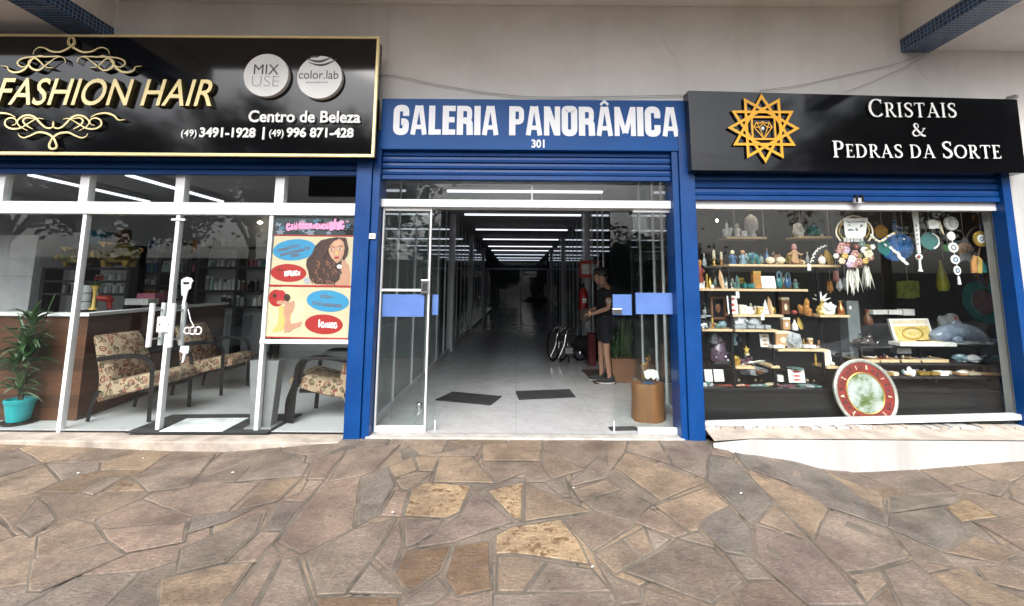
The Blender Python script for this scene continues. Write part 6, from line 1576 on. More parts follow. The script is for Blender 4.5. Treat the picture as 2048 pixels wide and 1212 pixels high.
def K_frame(h, w, a, b, r):
    m = MB(); f = w*.14; m.bx((-w/2+f, -.003, f), (w/2-f, .006, h-f), b)
    for q in (((-w/2, 0), (w/2, f)), ((-w/2, h-f), (w/2, h)), ((-w/2, f), (-w/2+f, h-f)), ((w/2-f, f), (w/2, h-f))): m.bx((q[0][0], -.01, q[0][1]), (q[1][0], .01, q[1][1]), a)
    m.ell((0, -.005, h*.5), (w*.18, .006, h*.18), a, 10, 8, bump=.4); return m
def K_coral(h, w, a, b, r):
    m = MB()
    for i in range(8):
        an = R(20+140*i/7); e = (math.cos(an)*w*.5, r.uniform(-.03, .03), math.sin(an)*h*r.uniform(.7, 1)); m.tube(crom([(0, 0, 0), (e[0]*.4, e[1]*.5, e[2]*.6), e], 3), [w*.07]*4+[w*.04, w*.03, w*.015], a, 6)
    m.ell((0, 0, h*.08), (w*.2, w*.15, h*.1), b, 8, 6); return m
def K_birds(h, w, a, b, r):
    m = MB(); m.ell((0, 0, h*.4), (w*.42, w*.26, h*.3), a, 12, 8, rot=Matrix.Rotation(.3, 3, 'Y')); m.ell((-w*.3, 0, h*.74), (w*.18, w*.16, h*.19), a, 10, 8); m.tube([(-w*.45, 0, h*.74), (-w*.58, 0, h*.70)], [w*.05, .001], b, 6); m.ell((w*.42, 0, h*.3), (w*.22, w*.1, h*.08), b, 8, 6); m.lathe([(w*.3, 0), (w*.08, h*.06), (w*.06, h*.2)], b, n=10); return m
def K_dish(h, w, a, b, r):
    m = MB(); m.lathe([(w*.2, 0), (w*.48, h*.5), (w*.5, h*.55), (w*.42, h*.45), (0, h*.2)], a, n=16); 
    for i in range(7): m.ell((r.uniform(-.3, .3)*w, r.uniform(-.2, .2)*w, h*.55), (w*.12, w*.12, h*.3), b, 8, 6, bump=.4, seed=i)
    return m
KB = {k[2:]: v for k, v in globals().items() if k.startswith('K_')}
def put(kind, name, px, py, h, w_, Y, a, b, label, cat, rz=0):
    p = at(px, py, Y); hh = at(px, py-h, Y).z-p.z; ww = w_/F*(Y-CAM.y); r = random.Random(int(px*7+py))
    m = KB[kind](hh, ww, a, b, r); m.xf(Matrix.Translation((p.x, Y+.07, p.z+.0015)) @ Matrix.Rotation(rz, 4, 'Z'))
    o = m.build(name, smooth=kind not in ('crystal', 'rock', 'card', 'redcard', 'box', 'slab', 'tray', 'cube', 'frame', 'star'), loc=(p.x, Y+.07, p.z+.0015))
    return tag(o, label, cat)
H = .55
IT = [
('crystal', 'crystal_cluster', 1459, 472, 30, 19, H, C_QTZ, C_GRY, 'clear crystal cluster at the left end of the upper left shelf', 'crystal'),
('fig', 'angel_figurine', 1481, 472, 27, 14, H, C_WHT, C_WHT, 'small white angel figurine beside the clear crystal cluster', 'figurine'),
('cube', 'crystal_block', 1493, 472, 11, 11, H, C_QTZ, C_GRY, 'small clear block between the angel and the white head', 'crystal'),
('bust', 'head_bust', 1510, 473, 46, 27, H, cm('bust_white', .60, .60, .59), C_GRY, 'large white sculpted head on the upper left shelf', 'bust'),
('rock', 'quartz_egg', 1605, 472, 27, 20, H, C_WHT, C_QTZ, 'rounded white quartz at the left of the upper right shelf', 'stone'),
('jar', 'ribbon_pot', 1637, 472, 26, 27, H, C_TEAL, C_BLU, 'squat teal pot on the upper right shelf', 'pot'),
('ball', 'pearl_ball', 1652, 472, 6, 6, H, C_WHT, C_WHT, 'tiny white ball beside the teal pot', 'ball'),
('candle', 'candlestick', 1434, 532, 34, 14, .5, C_GLD, C_CRM, 'taller brass candlestick on the dark shelf by the pillar', 'candlestick'),
('candle', 'candlestick', 1449, 532, 30, 12, .5, C_ORG, C_CRM, 'shorter orange candlestick on the dark shelf by the pillar', 'candlestick'),
('bottle', 'glass_bottle', 1414, 532, 26, 9, .5, C_GRY, C_GRY, 'grey glass bottle on the dark shelf by the pillar', 'bottle'),
('fig', 'doll', 1472, 528, 29, 16, YK, C_BLU, C_CRM, 'doll in blue with a bald cream head on the long shelf', 'doll'),
('fig', 'doll', 1493, 528, 29, 17, YK, C_SKY, C_TAN, 'doll in pale blue with curly tan hair on the long shelf', 'doll'),
('eleph', 'elephant_ornament', 1514, 528, 27, 26, YK, C_TEAL, C_BLU, 'dark teal elephant ornament beside the two dolls', 'ornament'),
('birds', 'bird_ornament', 1529, 528, 13, 13, YK, C_GRN, C_GLD, 'small green bird ornament beside the elephant', 'ornament'),
('bottle', 'blue_bottle', 1542, 528, 32, 12, YK+.08, C_BLU, C_RED, 'dark blue bottle behind the pink topped balls', 'bottle'),
('ball', 'pink_ball', 1548, 528, 15, 18, YK, C_CRM, C_PNK, 'left one of two cream balls with pink tops', 'ball'),
('ball', 'pink_ball', 1569, 528, 15, 18, YK, C_CRM, C_PNK, 'right one of two cream balls with pink tops', 'ball'),
('birds', 'brown_bird', 1560, 528, 28, 14, YK+.1, C_BRN, C_WHT, 'brown bird ornament behind the two pink topped balls', 'ornament'),
('seat', 'clay_figure', 1598, 528, 42, 22, YK, C_TAN, C_PNK, 'terracotta seated figure on the long shelf', 'figurine'),
('rock', 'white_stone', 1612, 528, 8, 10, YK, C_WHT, C_CRM, 'small white stone beside the terracotta seated figure', 'stone'),
('jar', 'small_lamp', 1653, 528, 20, 14, YK, C_WHT, C_GLD, 'small white lamp near the right end of the long shelf', 'lamp'),
('wing', 'gold_wing', 1672, 528, 30, 24, YK, C_GLD, C_OLV, 'gilded wing ornament at the right end of the long shelf', 'ornament'),
('fig', 'saint_figurine', 1406, 564, 46, 16, YK, C_RED, C_ORG, 'red robed saint figurine against the blue pillar', 'figurine'),
('crystal', 'white_cluster', 1407, 577, 14, 18, YK-.0, C_QTZ, C_WHT, 'white crystal cluster below the red saint figurine', 'crystal'),
('candle', 'gold_figure', 1420, 577, 30, 10, YK, C_GLD, C_GLD, 'slim golden figure beside the red saint figurine', 'figurine'),
('dome', 'glass_dome', 1436, 577, 28, 20, YK, C_GRN, C_BRN, 'glass dome over a green stone on the second shelf', 'dome'),
('rock', 'pale_stone', 1429, 577, 7, 7, YK-.03, C_CRM, C_WHT, 'tiny pale stone in front of the glass dome', 'stone'),
('wing', 'shell_wing', 1452, 577, 38, 14, YK, C_TAN, C_CRM, 'tan wing shaped shell on the second shelf', 'shell'),
('deer', 'deer_ornament', 1463, 577, 31, 15, YK, C_WHT, C_BRN, 'brown and white deer ornament beside the tan wing shell', 'ornament'),
('crystal', 'green_geode', 1480, 577, 27, 17, YK, C_GRN, C_GRN, 'green stone cluster on the second shelf', 'stone'),
('slab', 'green_slab', 1502, 577, 11, 24, YK, C_GRN, C_TEAL, 'low row of green stone slabs on the second shelf', 'stone'),
('box', 'orange_box', 1520, 577, 35, 15, YK, C_ORG, C_GLD, 'tall orange box leaning on the second shelf', 'box'),
('candle', 'white_candle', 1531, 577, 20, 7, YK, C_WHT, C_WHT, 'thin white candle beside the orange box', 'candle'),
('card', 'price_card', 1546, 577, 25, 28, YK-.03, C_PAP, C_GRY, 'white printed card standing on the second shelf', 'card'),
('bag', 'blue_bag', 1567, 577, 34, 15, YK, C_TEAL, C_SKY, 'blue gift bag beside the white printed card', 'bag'),
('bag', 'dark_bag', 1584, 577, 32, 14, YK+.06, C_BLU, C_SKY, 'dark blue gift bag behind the first blue bag', 'bag'),
('redcard', 'sign_card', 1473, 629, 37, 20, YK-.04, C_PAP, C_INKR, 'narrow white card with three red pictures on it', 'card'),
('box', 'cream_box', 1491, 629, 18, 14, YK, C_CRM, C_WHT, 'cream box beside the card with three red pictures', 'box'),
('box', 'white_box', 1504, 629, 15, 12, YK, C_WHT, C_WHT, 'small white box right of the cream box', 'box'),
('ball', 'small_vial', 1513, 629, 8, 6, YK, C_WHT, C_GRY, 'tiny white pot right of the small white box', 'pot'),
('box', 'yellow_box', 1528, 629, 15, 12, YK, C_YEL, C_CRM, 'yellow box left of the white pyramid bottle', 'box'),
('pyr', 'pyramid_bottle', 1539, 629, 30, 13, YK-.02, C_WHT, C_GRY, 'pointed white bottle on the third shelf', 'bottle'),
('wing', 'feather_fan', 1551, 629, 36, 14, YK+.05, C_TAN, C_CRM, 'tan feather fan at the right end of the third shelf', 'fan'),
('frame', 'framed_picture', 1443, 640, 46, 30, YK+.1, C_BRN, BLACK, 'dark brown picture frame behind the black urn', 'frame'),
('box', 'hourglass_box', 1577, 629, 34, 15, YK+.1, C_BRN, C_CRM, 'brown box with a cream label between the shelves', 'box'),
('crystal', 'amber_cluster', 1622, 630, 34, 30, YK+.05, C_ORG, C_BRN, 'orange amber cluster beside the black post', 'crystal'),
('ball', 'red_ball', 1597, 630, 9, 12, YK+.05, C_RED, C_RED, 'small red ball left of the amber cluster', 'ball'),
('rock', 'yellow_quartz', 1651, 630, 20, 16, YK, C_YEL, C_CRM, 'yellow quartz on the short shelf right of the post', 'stone'),
('rock', 'white_rock', 1667, 630, 24, 24, YK-.02, C_QTZ, C_WHT, 'white crystal rock on the short shelf right of the post', 'stone'),
('coral', 'white_coral', 1652, 606, 30, 34, YK+.12, C_WHT, C_GLD, 'white branching coral above the yellow quartz', 'coral'),
('bottle', 'copper_bottle', 1692, 630, 28, 14, YK, pm('copper', (.45, .18, .08), .3, .8), C_GLD, 'copper bottle at the end of the short shelf', 'bottle'),
('dome', 'clear_dome', 1415, 634, 26, 24, YK+.1, C_GRY, C_GRY, 'clear glass dome above the black urn', 'dome'),
('jar', 'black_urn', 1412, 658, 26, 26, YK, BLACK, C_GRY, 'black urn on the lower left shelf by the pillar', 'urn'),
('rock', 'eye_stone', 1414, 658, 10, 13, YK-.06, C_WHT, C_GRY, 'white polished stone in front of the black urn', 'stone'),
('candle', 'orange_candle', 1431, 658, 22, 10, YK, C_ORG, C_YEL, 'orange candle right of the black urn', 'candle'),
('ball', 'glass_ball', 1451, 658, 15, 17, YK, C_SKY, C_GRN, 'pale blue glass ball on the lower left shelf', 'ball'),
('rock', 'green_stone', 1441, 658, 9, 9, YK-.03, C_GRN, C_GRN, 'small green stone left of the pale blue ball', 'stone'),
('rock', 'grey_agate', 1487, 651, 20, 26, YK, C_QTZ, C_GRY, 'large pale agate on the slab shelf', 'stone'),
('rock', 'banded_agate', 1512, 653, 16, 26, YK, C_GRY, C_QTZ, 'grey banded agate right of the large pale agate', 'stone'),
('slab', 'stone_slabs', 1508, 659, 9, 70, YK-.02, C_QTZ, C_GRY, 'row of pale stone slabs along the shelf edge', 'stone'),
('jar', 'pewter_vase', 1526, 654, 22, 8, YK, C_GRY, C_QTZ, 'slim grey vase right of the banded agate', 'vase'),
('box', 'brown_radio_box', 1579, 660, 24, 14, YK+.12, C_TAN, C_WHT, 'tan box standing under the brown labelled box', 'box'),
('bottle', 'white_swan', 1598, 662, 24, 12, YK+.12, C_WHT, C_BRN, 'white necked bottle right of the tan box', 'bottle'),
('wing', 'yellow_vase', 1612, 660, 25, 16, YK+.12, C_YEL, C_OLV, 'yellow leaf ornament right of the white necked bottle', 'ornament'),
('redcard', 'picture_card', 1538, 696, 26, 18, YK+.05, C_PAP, C_TAN, 'white card with brown pictures left of the post', 'card'),
('box', 'tan_gift_box', 1569, 693, 30, 28, YK+.05, C_TAN, C_CRM, 'tan gift box with a cream flower on the white shelf', 'box'),
('rock', 'fossil_shell', 1597, 698, 30, 28, YK, C_GRY, C_QTZ, 'grey fossil shell in the middle of the white shelf', 'fossil'),
('slab', 'white_tablets', 1562, 698, 7, 26, YK-.04, C_WHT, C_WHT, 'white tablets lying in front of the tan gift box', 'stone'),
('slab', 'white_blocks', 1624, 698, 7, 24, YK-.02, C_WHT, C_QTZ, 'white blocks right of the fossil shell', 'stone'),
('dish', 'tealight_dish', 1641, 698, 8, 14, YK-.02, C_WHT, C_BRN, 'small dish of brown stones at the end of the white shelf', 'dish'),
('heap', 'bead_heap', 1448, 724, 52, 40, .42, C_AME, C_RED, 'heap of dark red and violet beads on the black shelf', 'beads'),
('rock', 'blue_geode', 1437, 690, 20, 22, .5, C_GRY, C_AME, 'grey violet geode at the top of the bead heap', 'stone'),
('star', 'yellow_star', 1500, 712, 18, 12, YK+.04, C_YEL, C_CRM, 'yellow star ornament above the bead tray', 'ornament'),
('dish', 'ring_dish', 1480, 733, 22, 18, YK, C_GLD, C_GLD, 'golden ring dish on the small shelf', 'dish'),
('heap', 'amethyst_heap', 1503, 733, 22, 34, YK+.08, C_AME, C_RED, 'heap of dark amethyst pieces right of the ring dish', 'stones'),
('feath', 'white_feathers', 1523, 733, 9, 36, YK, C_FEA, C_FEA, 'white feathers lying right of the amethyst heap', 'feathers'),
('rock', 'blue_agate', 1478, 692, 22, 16, YK+.1, C_SKY, BLACK, 'blue agate slice behind the black post', 'stone'),
('card', 'booklet', 1666, 733, 30, 17, YK, C_PAP, C_YEL, 'cream booklet leaning at the end of the low shelf', 'booklet'),
('candle', 'yellow_candle', 1641, 733, 25, 9, YK, C_GLD, C_YEL, 'yellow candle left of the cream booklet', 'candle'),
('ball', 'white_shell', 1675, 733, 6, 8, YK-.02, C_WHT, C_CRM, 'small white shell right of the cream booklet', 'shell'),
('card', 'price_card', 1424, 766, 24, 15, YK+.02, C_PAP, C_GRY, 'narrow white card at the bottom left of the window', 'card'),
('card', 'price_card', 1445, 766, 24, 19, YK+.02, C_PAP, C_GRY, 'wider white card at the bottom left of the window', 'card'),
('cube', 'dice', 1414, 777, 8, 8, YK-.02, C_WHT, BLACK, 'white cube at the bottom left corner of the window', 'dice'),
('rock', 'moss_stone', 1425, 777, 11, 14, YK-.03, C_GRN, C_GRY, 'mossy green stone on the black base', 'stone'),
('strands', 'bead_bracelets', 1448, 777, 8, 42, YK, C_RED, C_BRN, 'row of red brown bead bracelets on the black base', 'bracelets'),
('strands', 'bead_bracelets', 1486, 777, 8, 30, YK, C_RED, C_CRM, 'shorter row of red bracelets right of the front post', 'bracelets'),
('strands', 'bead_bracelets', 1522, 777, 8, 28, YK, C_GRN, C_GRY, 'green grey bracelets in the middle of the black base', 'bracelets'),
('feath', 'shell_pile', 1556, 777, 9, 32, YK, C_CRM, C_TAN, 'cream shells lying in front of the second post', 'shells'),
('strands', 'bead_bracelets', 1582, 777, 8, 30, YK, C_AME, C_RED, 'violet bracelets under the white card with red print', 'bracelets'),
('slab', 'flat_stones', 1625, 777, 5, 40, YK, C_GRN, C_GRY, 'flat green stones at the right end of the black base', 'stones'),
('redcard', 'red_print_card', 1603, 768, 26, 32, YK+.03, C_PAP, C_INKR, 'large white card with red print on the black base', 'card'),
('cube', 'white_clock', 1566, 765, 12, 11, YK+.08, C_WHT, C_GRY, 'small white clock cube on the black base', 'clock'),
('dish', 'turquoise_tray', 1599, 742, 6, 30, YK+.06, C_SKY, C_GRN, 'turquoise dish above the white card with red print', 'dish'),
('rock', 'dark_fish', 1513, 752, 16, 46, YK+.15, C_GRY, C_BRN, 'dark grey driftwood piece behind the bracelets', 'driftwood'),
('heap', 'dark_stones', 1742, 692, 24, 50, .80, C_LEA, BLACK, 'heap of dark stones at the left of the stepped display', 'stones'),
('slab', 'white_tray', 1790, 632, 14, 92, 1.1, C_GRY, C_WHT, 'row of pale slabs behind the open cream box', 'stones'),
('dolphin', 'dolphin_sculpture', 1935, 692, 52, 118, .80, pm('blue_grey_glaze', (.20, .25, .33), .2, var=.3, scale=20), C_GRY, 'large blue grey dolphin sculpture at the right of the display', 'sculpture'),
('rock', 'geode', 1912, 664, 34, 42, 1.0, C_GRY, C_PNK, 'grey and pink geode behind the dolphin sculpture', 'stone'),
('tray', 'wood_tray', 1743, 726, 6, 38, .66, SHELF_WOOD, C_BRN, 'first wooden jewellery tray from the left', 'tray'),
('tray', 'wood_tray', 1783, 726, 6, 38, .66, SHELF_WOOD, C_RED, 'wooden tray with red pieces, second from the left', 'tray'),
('tray', 'wood_tray', 1825, 726, 6, 38, .66, SHELF_WOOD, C_LEA, 'wooden tray with dark pieces, third from the left', 'tray'),
('tray', 'wood_tray', 1874, 726, 6, 54, .66, SHELF_WOOD, C_GRY, 'widest wooden tray at the right of the row', 'tray'),
('rock', 'pale_turquoise_stone', 1932, 726, 14, 26, .66, C_SKY, C_QTZ, 'left one of two pale turquoise stones', 'stone'),
('rock', 'pale_turquoise_stone', 1961, 726, 13, 28, .66, C_QTZ, C_SKY, 'right one of two pale turquoise stones', 'stone'),
('eleph', 'dark_animal', 1993, 722, 14, 30, .75, C_GRN, BLACK, 'dark green animal ornament right of the turquoise stones', 'ornament'),
('slab', 'gold_pieces', 1782, 753, 7, 44, .5, C_GLD, C_CRM, 'golden pieces lying at the left of the lowest step', 'jewellery'),
('crystal', 'silver_cluster', 1830, 753, 18, 22, .5, C_QTZ, C_GLD, 'silver crystal cluster in the middle of the lowest step', 'crystal'),
('slab', 'gilt_plates', 1875, 753, 8, 58, .5, C_GLD, C_WHT, 'gilded plates right of the silver cluster', 'jewellery'),
('ball', 'white_pebble', 1937, 750, 6, 18, .5, C_WHT, C_WHT, 'flat white pebble on the lowest step at the right', 'stone'),
('slab', 'amber_sticks', 1968, 753, 6, 84, .5, C_TAN, C_CRM, 'long tan sticks at the right end of the lowest step', 'jewellery'),
('box', 'grey_label_box', 1812, 708, 13, 28, .85, C_GRY, C_GRY, 'grey box behind the wooden jewellery trays', 'box'),
('bottle', 'brown_bottle', 1745, 650, 30, 18, 1.0, C_BRN, C_RED, 'brown bottle behind the heap of dark stones', 'bottle'),
]
for it in IT: put(*it)
# the second rows, mostly hidden behind the first
SEC = [((1466, 1676), 528, YK+.13, 15, 'dim ornament in the back row of the long shelf', 'ornaments in the back row of the long shelf', 18), ((1404, 1610), 577, YK+.13, 14, 'dim ornament in the back row of the second shelf', 'ornaments in the back row of the second shelf', 16),
       ((1470, 1562), 629, YK+.13, 8, 'dim ornament in the back row of the third shelf', 'ornaments in the back row of the third shelf', 17), ((1408, 1462), 658, YK+.13, 5, 'dim ornament behind the black urn', 'ornaments behind the black urn', 14), ((1560, 1652), 698, YK+.13, 6, 'dim ornament behind the fossil shell', 'ornaments behind the fossil shell', 16),
       ((1410, 1640), 777, YK+.25, 20, 'small dark ornament at the back of the black plinth', 'ornaments at the back of the black plinth', 13), ((1745, 1965), 753, .62, 14, 'small gilt ornament at the back of the lowest step', 'ornaments at the back of the lowest step', 9), ((1735, 1900), 726, .8, 9, 'small dark ornament behind the wooden trays', 'ornaments behind the wooden trays', 10)]
for (a, b_), py, Y, n, lab, grp, hh in SEC:
    r_ = random.Random(py)
    for i in range(n):
        kd = r_.choice(['rock', 'bottle', 'jar', 'fig', 'box', 'crystal', 'candle', 'ball', 'wing']); A, B_ = r_.choice([(C_BRN, C_TAN), (C_TAN, C_CRM), (C_GRY, C_CRM), (C_OLV, C_GLD), (C_LEA, C_TAN), (C_CRM, C_WHT), (C_GRN, C_GRY), (C_AME, C_GRY), (C_GLD, C_BRN)])
        o = put(kd, 'ornament', a+(b_-a)*(i+r_.uniform(.2, .8))/n, py, hh*r_.uniform(.8, 1.5), r_.uniform(8, 13), Y, A, B_, lab, 'ornament'); o['group'] = grp
# open cream box with a printed lid
Yb = .74; t = thing('gift_box', 'open cream box with a yellow map printed in its raised lid', 'box', tuple(at(1830, 692, Yb)))
P = [at(*p, Yb+.16) for p in ((1777, 638), (1856, 637), (1872, 686), (1793, 690))]
m = MB(); m.prism([(p.x, p.z) for p in P], Yb+.16, Yb+.19, C_WHT); m.build('lid', t)
c_ = lambda u, v: tuple(P[0]*(1-u)*(1-v)+P[1]*u*(1-v)+P[2]*u*v+P[3]*(1-u)*v)
m = MB(); q = [c_(.06, .28), c_(.94, .28), c_(.94, .86), c_(.06, .86)]; m.prism([(a[0], a[2]) for a in q], Yb+.157, Yb+.1585, pm('map_yellow', (.62, .47, .16), .6, var=.25, scale=30))
k = 1/ppm(Yb+.16); cc = c_(.48, .58)
stroke(m, arc(cc[0], cc[2], 20*k, 11*k, 0, 350, 20), 2.2*k, C_GLD, Yb+.155, Yb+.157, closed=True); stroke(m, arc(cc[0], cc[2], 11*k, 6*k, 0, 350, 16), 1.5*k, C_CRM, Yb+.1555, Yb+.157, closed=True)
q = [c_(.06, .06), c_(.94, .06), c_(.94, .2), c_(.06, .2)]; m.prism([(a[0], a[2]) for a in q], Yb+.157, Yb+.1585, C_CRM); m.build('print', t)
a = at(1798, 692, Yb); b_ = at(1910, 680, Yb); m = MB(); m.bx((a.x, Yb-.02, a.z), (b_.x, Yb+.15, a.z+.04), C_WHT); m.bx((a.x+.05, Yb, a.z+.04), (b_.x-.12, Yb+.12, a.z+.05), C_CRM); m.box(((a.x+b_.x)/2, Yb+.04, a.z+.06), (.2, .02, .008), BLACK, rz=.2); m.build('tray', t, bevel=.003)
# big round plates
def plate(name, label, cat, cx, cy, rx, ry, Y, rings, tilt=0, face=None, lean=.25):
    """rings: (inner share, outer share, material); an upright disc turned a little so that it looks rx wide and ry high."""
    c = at(cx, cy, Y); R_ = ry/ppm(Y); tz = 0.0; t = thing(name, label, cat, tuple(c-Vector((0, 0, R_))))
    M = Matrix.Translation(c) @ Matrix.Rotation(tilt, 4, 'Y') @ Matrix.Rotation(tz, 4, 'Z') @ Matrix.Rotation(-lean, 4, 'X') @ Matrix.Diagonal((rx/ry, 1, 1, 1))
    for nm, a, b, mat, th in rings:
        m = MB(); n = 40
        if a > 0:
            vs = []
            for r_w, y in ((b, 0), (b, -th*.8), ((a+b)/2, -th), (a, -th*.8), (a, 0)):
                vs += [(R_*r_w*math.cos(6.28319*i/n), y, R_*r_w*math.sin(6.28319*i/n)) for i in range(n)]
            m.add(vs, [(k*n+i, (k+1)*n+i, (k+1)*n+(i+1) % n, k*n+(i+1) % n) for k in range(4) for i in range(n)], mat)
        else: disc_round(m, 0, 0, R_*b, -th, .004, mat)
        m.xf(M); m.build(nm, t, smooth=a > 0)
    return t, M, R_
REDP = pm('carved_red', (.21, .022, .018), .45, var=.35, scale=22, bmp=.4)
MIR = pm('mirror_painted_reflection', (.30, .36, .27), .15, .35, var=.25, scale=6)
_t = MIR.node_tree; _l = ramp(_t, noise_(_t, coords(_t), 5.5, 5), [(.34, (.07, .12, .03)), (.44, (.20, .26, .11)), (.50, (.42, .48, .42)), (.60, (.62, .66, .64))]); _t.links.new(_l, _t.nodes['Principled BSDF'].inputs['Base Color'])  # mirrored street greens and pale tones are painted into the base colour
t, M, R_ = plate('round_mirror', 'large round mirror with a red lettered band and silver rim leaning in the window', 'mirror', 1729, 786, 59, 64, .205,
      [('rim', .90, 1.0, pm('silver_rim', (.55, .53, .48), .3, .6, var=.2, scale=25), .03), ('red_band', .60, .905, REDP, .018), ('gold_ring', .57, .61, C_GLD, .022), ('mirror_glass', 0, .575, MIR, .012)], tilt=-.25, lean=.12)
m = MB(); n0 = 0
for i in range(26):
    a = 6.28319*i/26; r_ = random.Random(i); rr = R_*.75; tmp = MB()
    for q in range(2): stroke(tmp, [(r_.uniform(-.012, .012), r_.uniform(-.03, -.01)), (r_.uniform(-.012, .012), r_.uniform(.01, .03))], .008, C_LEA if i % 3 else C_CRM, -.0205, -.019)
    tmp.xf(M @ Matrix.Rotation(-a, 4, 'Y') @ Matrix.Translation((0, 0, rr))); m.merge(tmp)
m.build('glyphs', t)
PLT = pm('teal_plate', (.03, .16, .16), .2, var=.3, scale=9)
plate('teal_plate', 'large dark teal plate with a brown centre standing behind the dolphin', 'plate', 1964, 604, 39, 42, 1.05, [('rim', .60, 1.0, PLT, .03), ('centre', 0, .61, pm('plate_brown', (.10, .05, .05), .4, var=.5, scale=12), .015)], lean=.1)
# ------------------------------------------------------------------ things hung in the window
YH = .26
def hang(px, py0, Y=YH, mat=None):
    a = at(px, py0, Y); m = MB(); m.tube([a, Vector((a.x, Y, 2.97))], .0022, mat or GREYPL, 5); return m
def K2(px, py, Y=YH): p = at(px, py, Y); return (p.x, p.z)
kH = 1/ppm(YH)
t = thing('dream_catcher', 'large dream catcher with a lettered cloth, pink flowers and white feathers', 'dream catcher', tuple(at(1706, 590, YH)))
hang(1707, 434).build('cord', t)
m = MB(); stroke(m, crom2d([K2(*p) for p in ((1680, 482), (1671, 466), (1677, 447), (1692, 436), (1707, 432), (1722, 436), (1738, 448), (1744, 466), (1736, 482))]), 3*kH, C_CRM, YH-.01, YH+.01); stroke(m, crom2d([K2(*p) for p in ((1686, 478), (1677, 464), (1684, 446), (1706, 437), (1728, 445), (1737, 462), (1730, 476))]), 2*kH, C_GLD, YH-.012, YH+.008); m.build('hoop', t)
m = MB(); P = [(1684, 437), (1733, 436), (1728, 472), (1721, 477), (1706, 476), (1692, 477), (1688, 470)]; m.prism([K2(*p) for p in P], YH-.02, YH-.014, C_WHT)
r_ = random.Random(31)
for i in range(16):
    x, y = 1692+r_.uniform(0, 34), 444+r_.choice((0, 8, 16))+r_.uniform(-1.5, 1.5); stroke(m, [K2(x-2.4, y+r_.uniform(-2, 2)), K2(x, y+r_.uniform(-2, 2)), K2(x+2.4, y+r_.uniform(-2, 2))], 1.7*kH, C_INK, YH-.0225-.0003*(i % 4), YH-.0202)
for i in range(14): x = 1688+i*2.9; m.tube([at(x, 475, YH-.017), at(x+r_.uniform(-1, 1), 484, YH-.017)], .004, C_WHT, 5)
m.build('cloth', t)
m = MB()
for (cx, cy, rr, mat) in ((1684, 494, 7, C_PNK), (1692, 500, 6, pm('lilac_flower', (.55, .40, .58), .7)), (1679, 502, 5, C_PNK), (1710, 508, 6, C_PNK), (1704, 518, 6, C_WHT), (1718, 524, 6, C_PNK), (1734, 496, 6, C_OLV), (1737, 508, 7, C_CRM), (1728, 500, 5, C_WHT), (1690, 512, 5, C_GLD), (1700, 528, 6, pm('lilac_flower', (.55, .40, .58), .7)), (1724, 488, 5, C_GRN), (1713, 493, 4, C_RED), (1672, 512, 4, C_WHT), (1742, 516, 4, C_PNK), (1696, 490, 4, C_RED), (1720, 512, 4, C_OLV), (1684, 522, 5, C_CRM), (1708, 530, 5, C_PNK), (1731, 522, 5, C_GLD), (1745, 494, 4, C_WHT)):
    for i in range(6): a = 6.283*i/6; m.ell(at(cx+rr*.8*math.cos(a), cy+rr*.8*math.sin(a), YH-.02-.002*(i % 3)), (rr*.62*kH, .014, rr*.62*kH), mat, 8, 5)
    m.ell(at(cx, cy, YH-.034), (rr*.3*kH, .008, rr*.3*kH), C_CRM, 8, 5)
stroke(m, crom2d([K2(*p) for p in ((1670, 500), (1682, 520), (1700, 533), (1720, 534), (1735, 524), (1743, 505))]), 3*kH, C_BRN, YH-.008, YH+.008)
m.build('flowers', t, smooth=True)
m = MB()
for i in range(26):
    left = i < 15; x = 1700+r_.uniform(-4, 14) if left else 1732+r_.uniform(-6, 6); y = 534+r_.uniform(-4, 14) if left else 530+r_.uniform(-2, 12)
    leaf_blade(m, at(x, y, YH+r_.uniform(-.02, .02)), (r_.uniform(-.25, .22), r_.uniform(-.1, .1), -1), r_.uniform(.14, .27), r_.uniform(.022, .034), 0, C_FEA)
m.build('feathers', t, smooth=True)
t = thing('agate_wing', 'large blue and teal agate disc hanging beside the dream catcher', 'ornament', tuple(at(1792, 526, YH+.1)))
hang(1795, 470, YH+.1).build('cord', t)
m = MB(); Y2 = YH+.1; k2_ = 1/ppm(Y2); m.prism(crom2d([K2(*p, Y2) for p in ((1755, 490), (1768, 474), (1792, 467), (1815, 472), (1826, 486), (1826, 505), (1812, 517), (1790, 522), (1770, 514))]+[K2(1755, 492, Y2)], 5), Y2, Y2+.012, pm('agate_blue', (.015, .07, .20), .2, var=.8, scale=16)); m.build('disc', t)
m = MB(); m.prism(crom2d([K2(*p, Y2) for p in ((1754, 490), (1766, 477), (1776, 484), (1780, 500), (1772, 512), (1757, 502))]+[K2(1754, 491, Y2)], 4), Y2-.006, Y2-.001, C_TEAL); m.build('band', t); m = MB()
for cx, cy, rr in ((1782, 496, 4), (1788, 502, 5), (1796, 507, 5), (1800, 515, 5), (1806, 520, 6), (1812, 526, 5), (1771, 490, 3), (1808, 478, 2)): m.ell(at(cx, cy, Y2-.01), (rr*k2_*1.2, .006, rr*k2_*.7), C_WHT, 8, 5, rot=Matrix.Rotation(.7, 3, 'Y'), bump=.4, seed=cx)
m.build('white_chips', t, smooth=True)
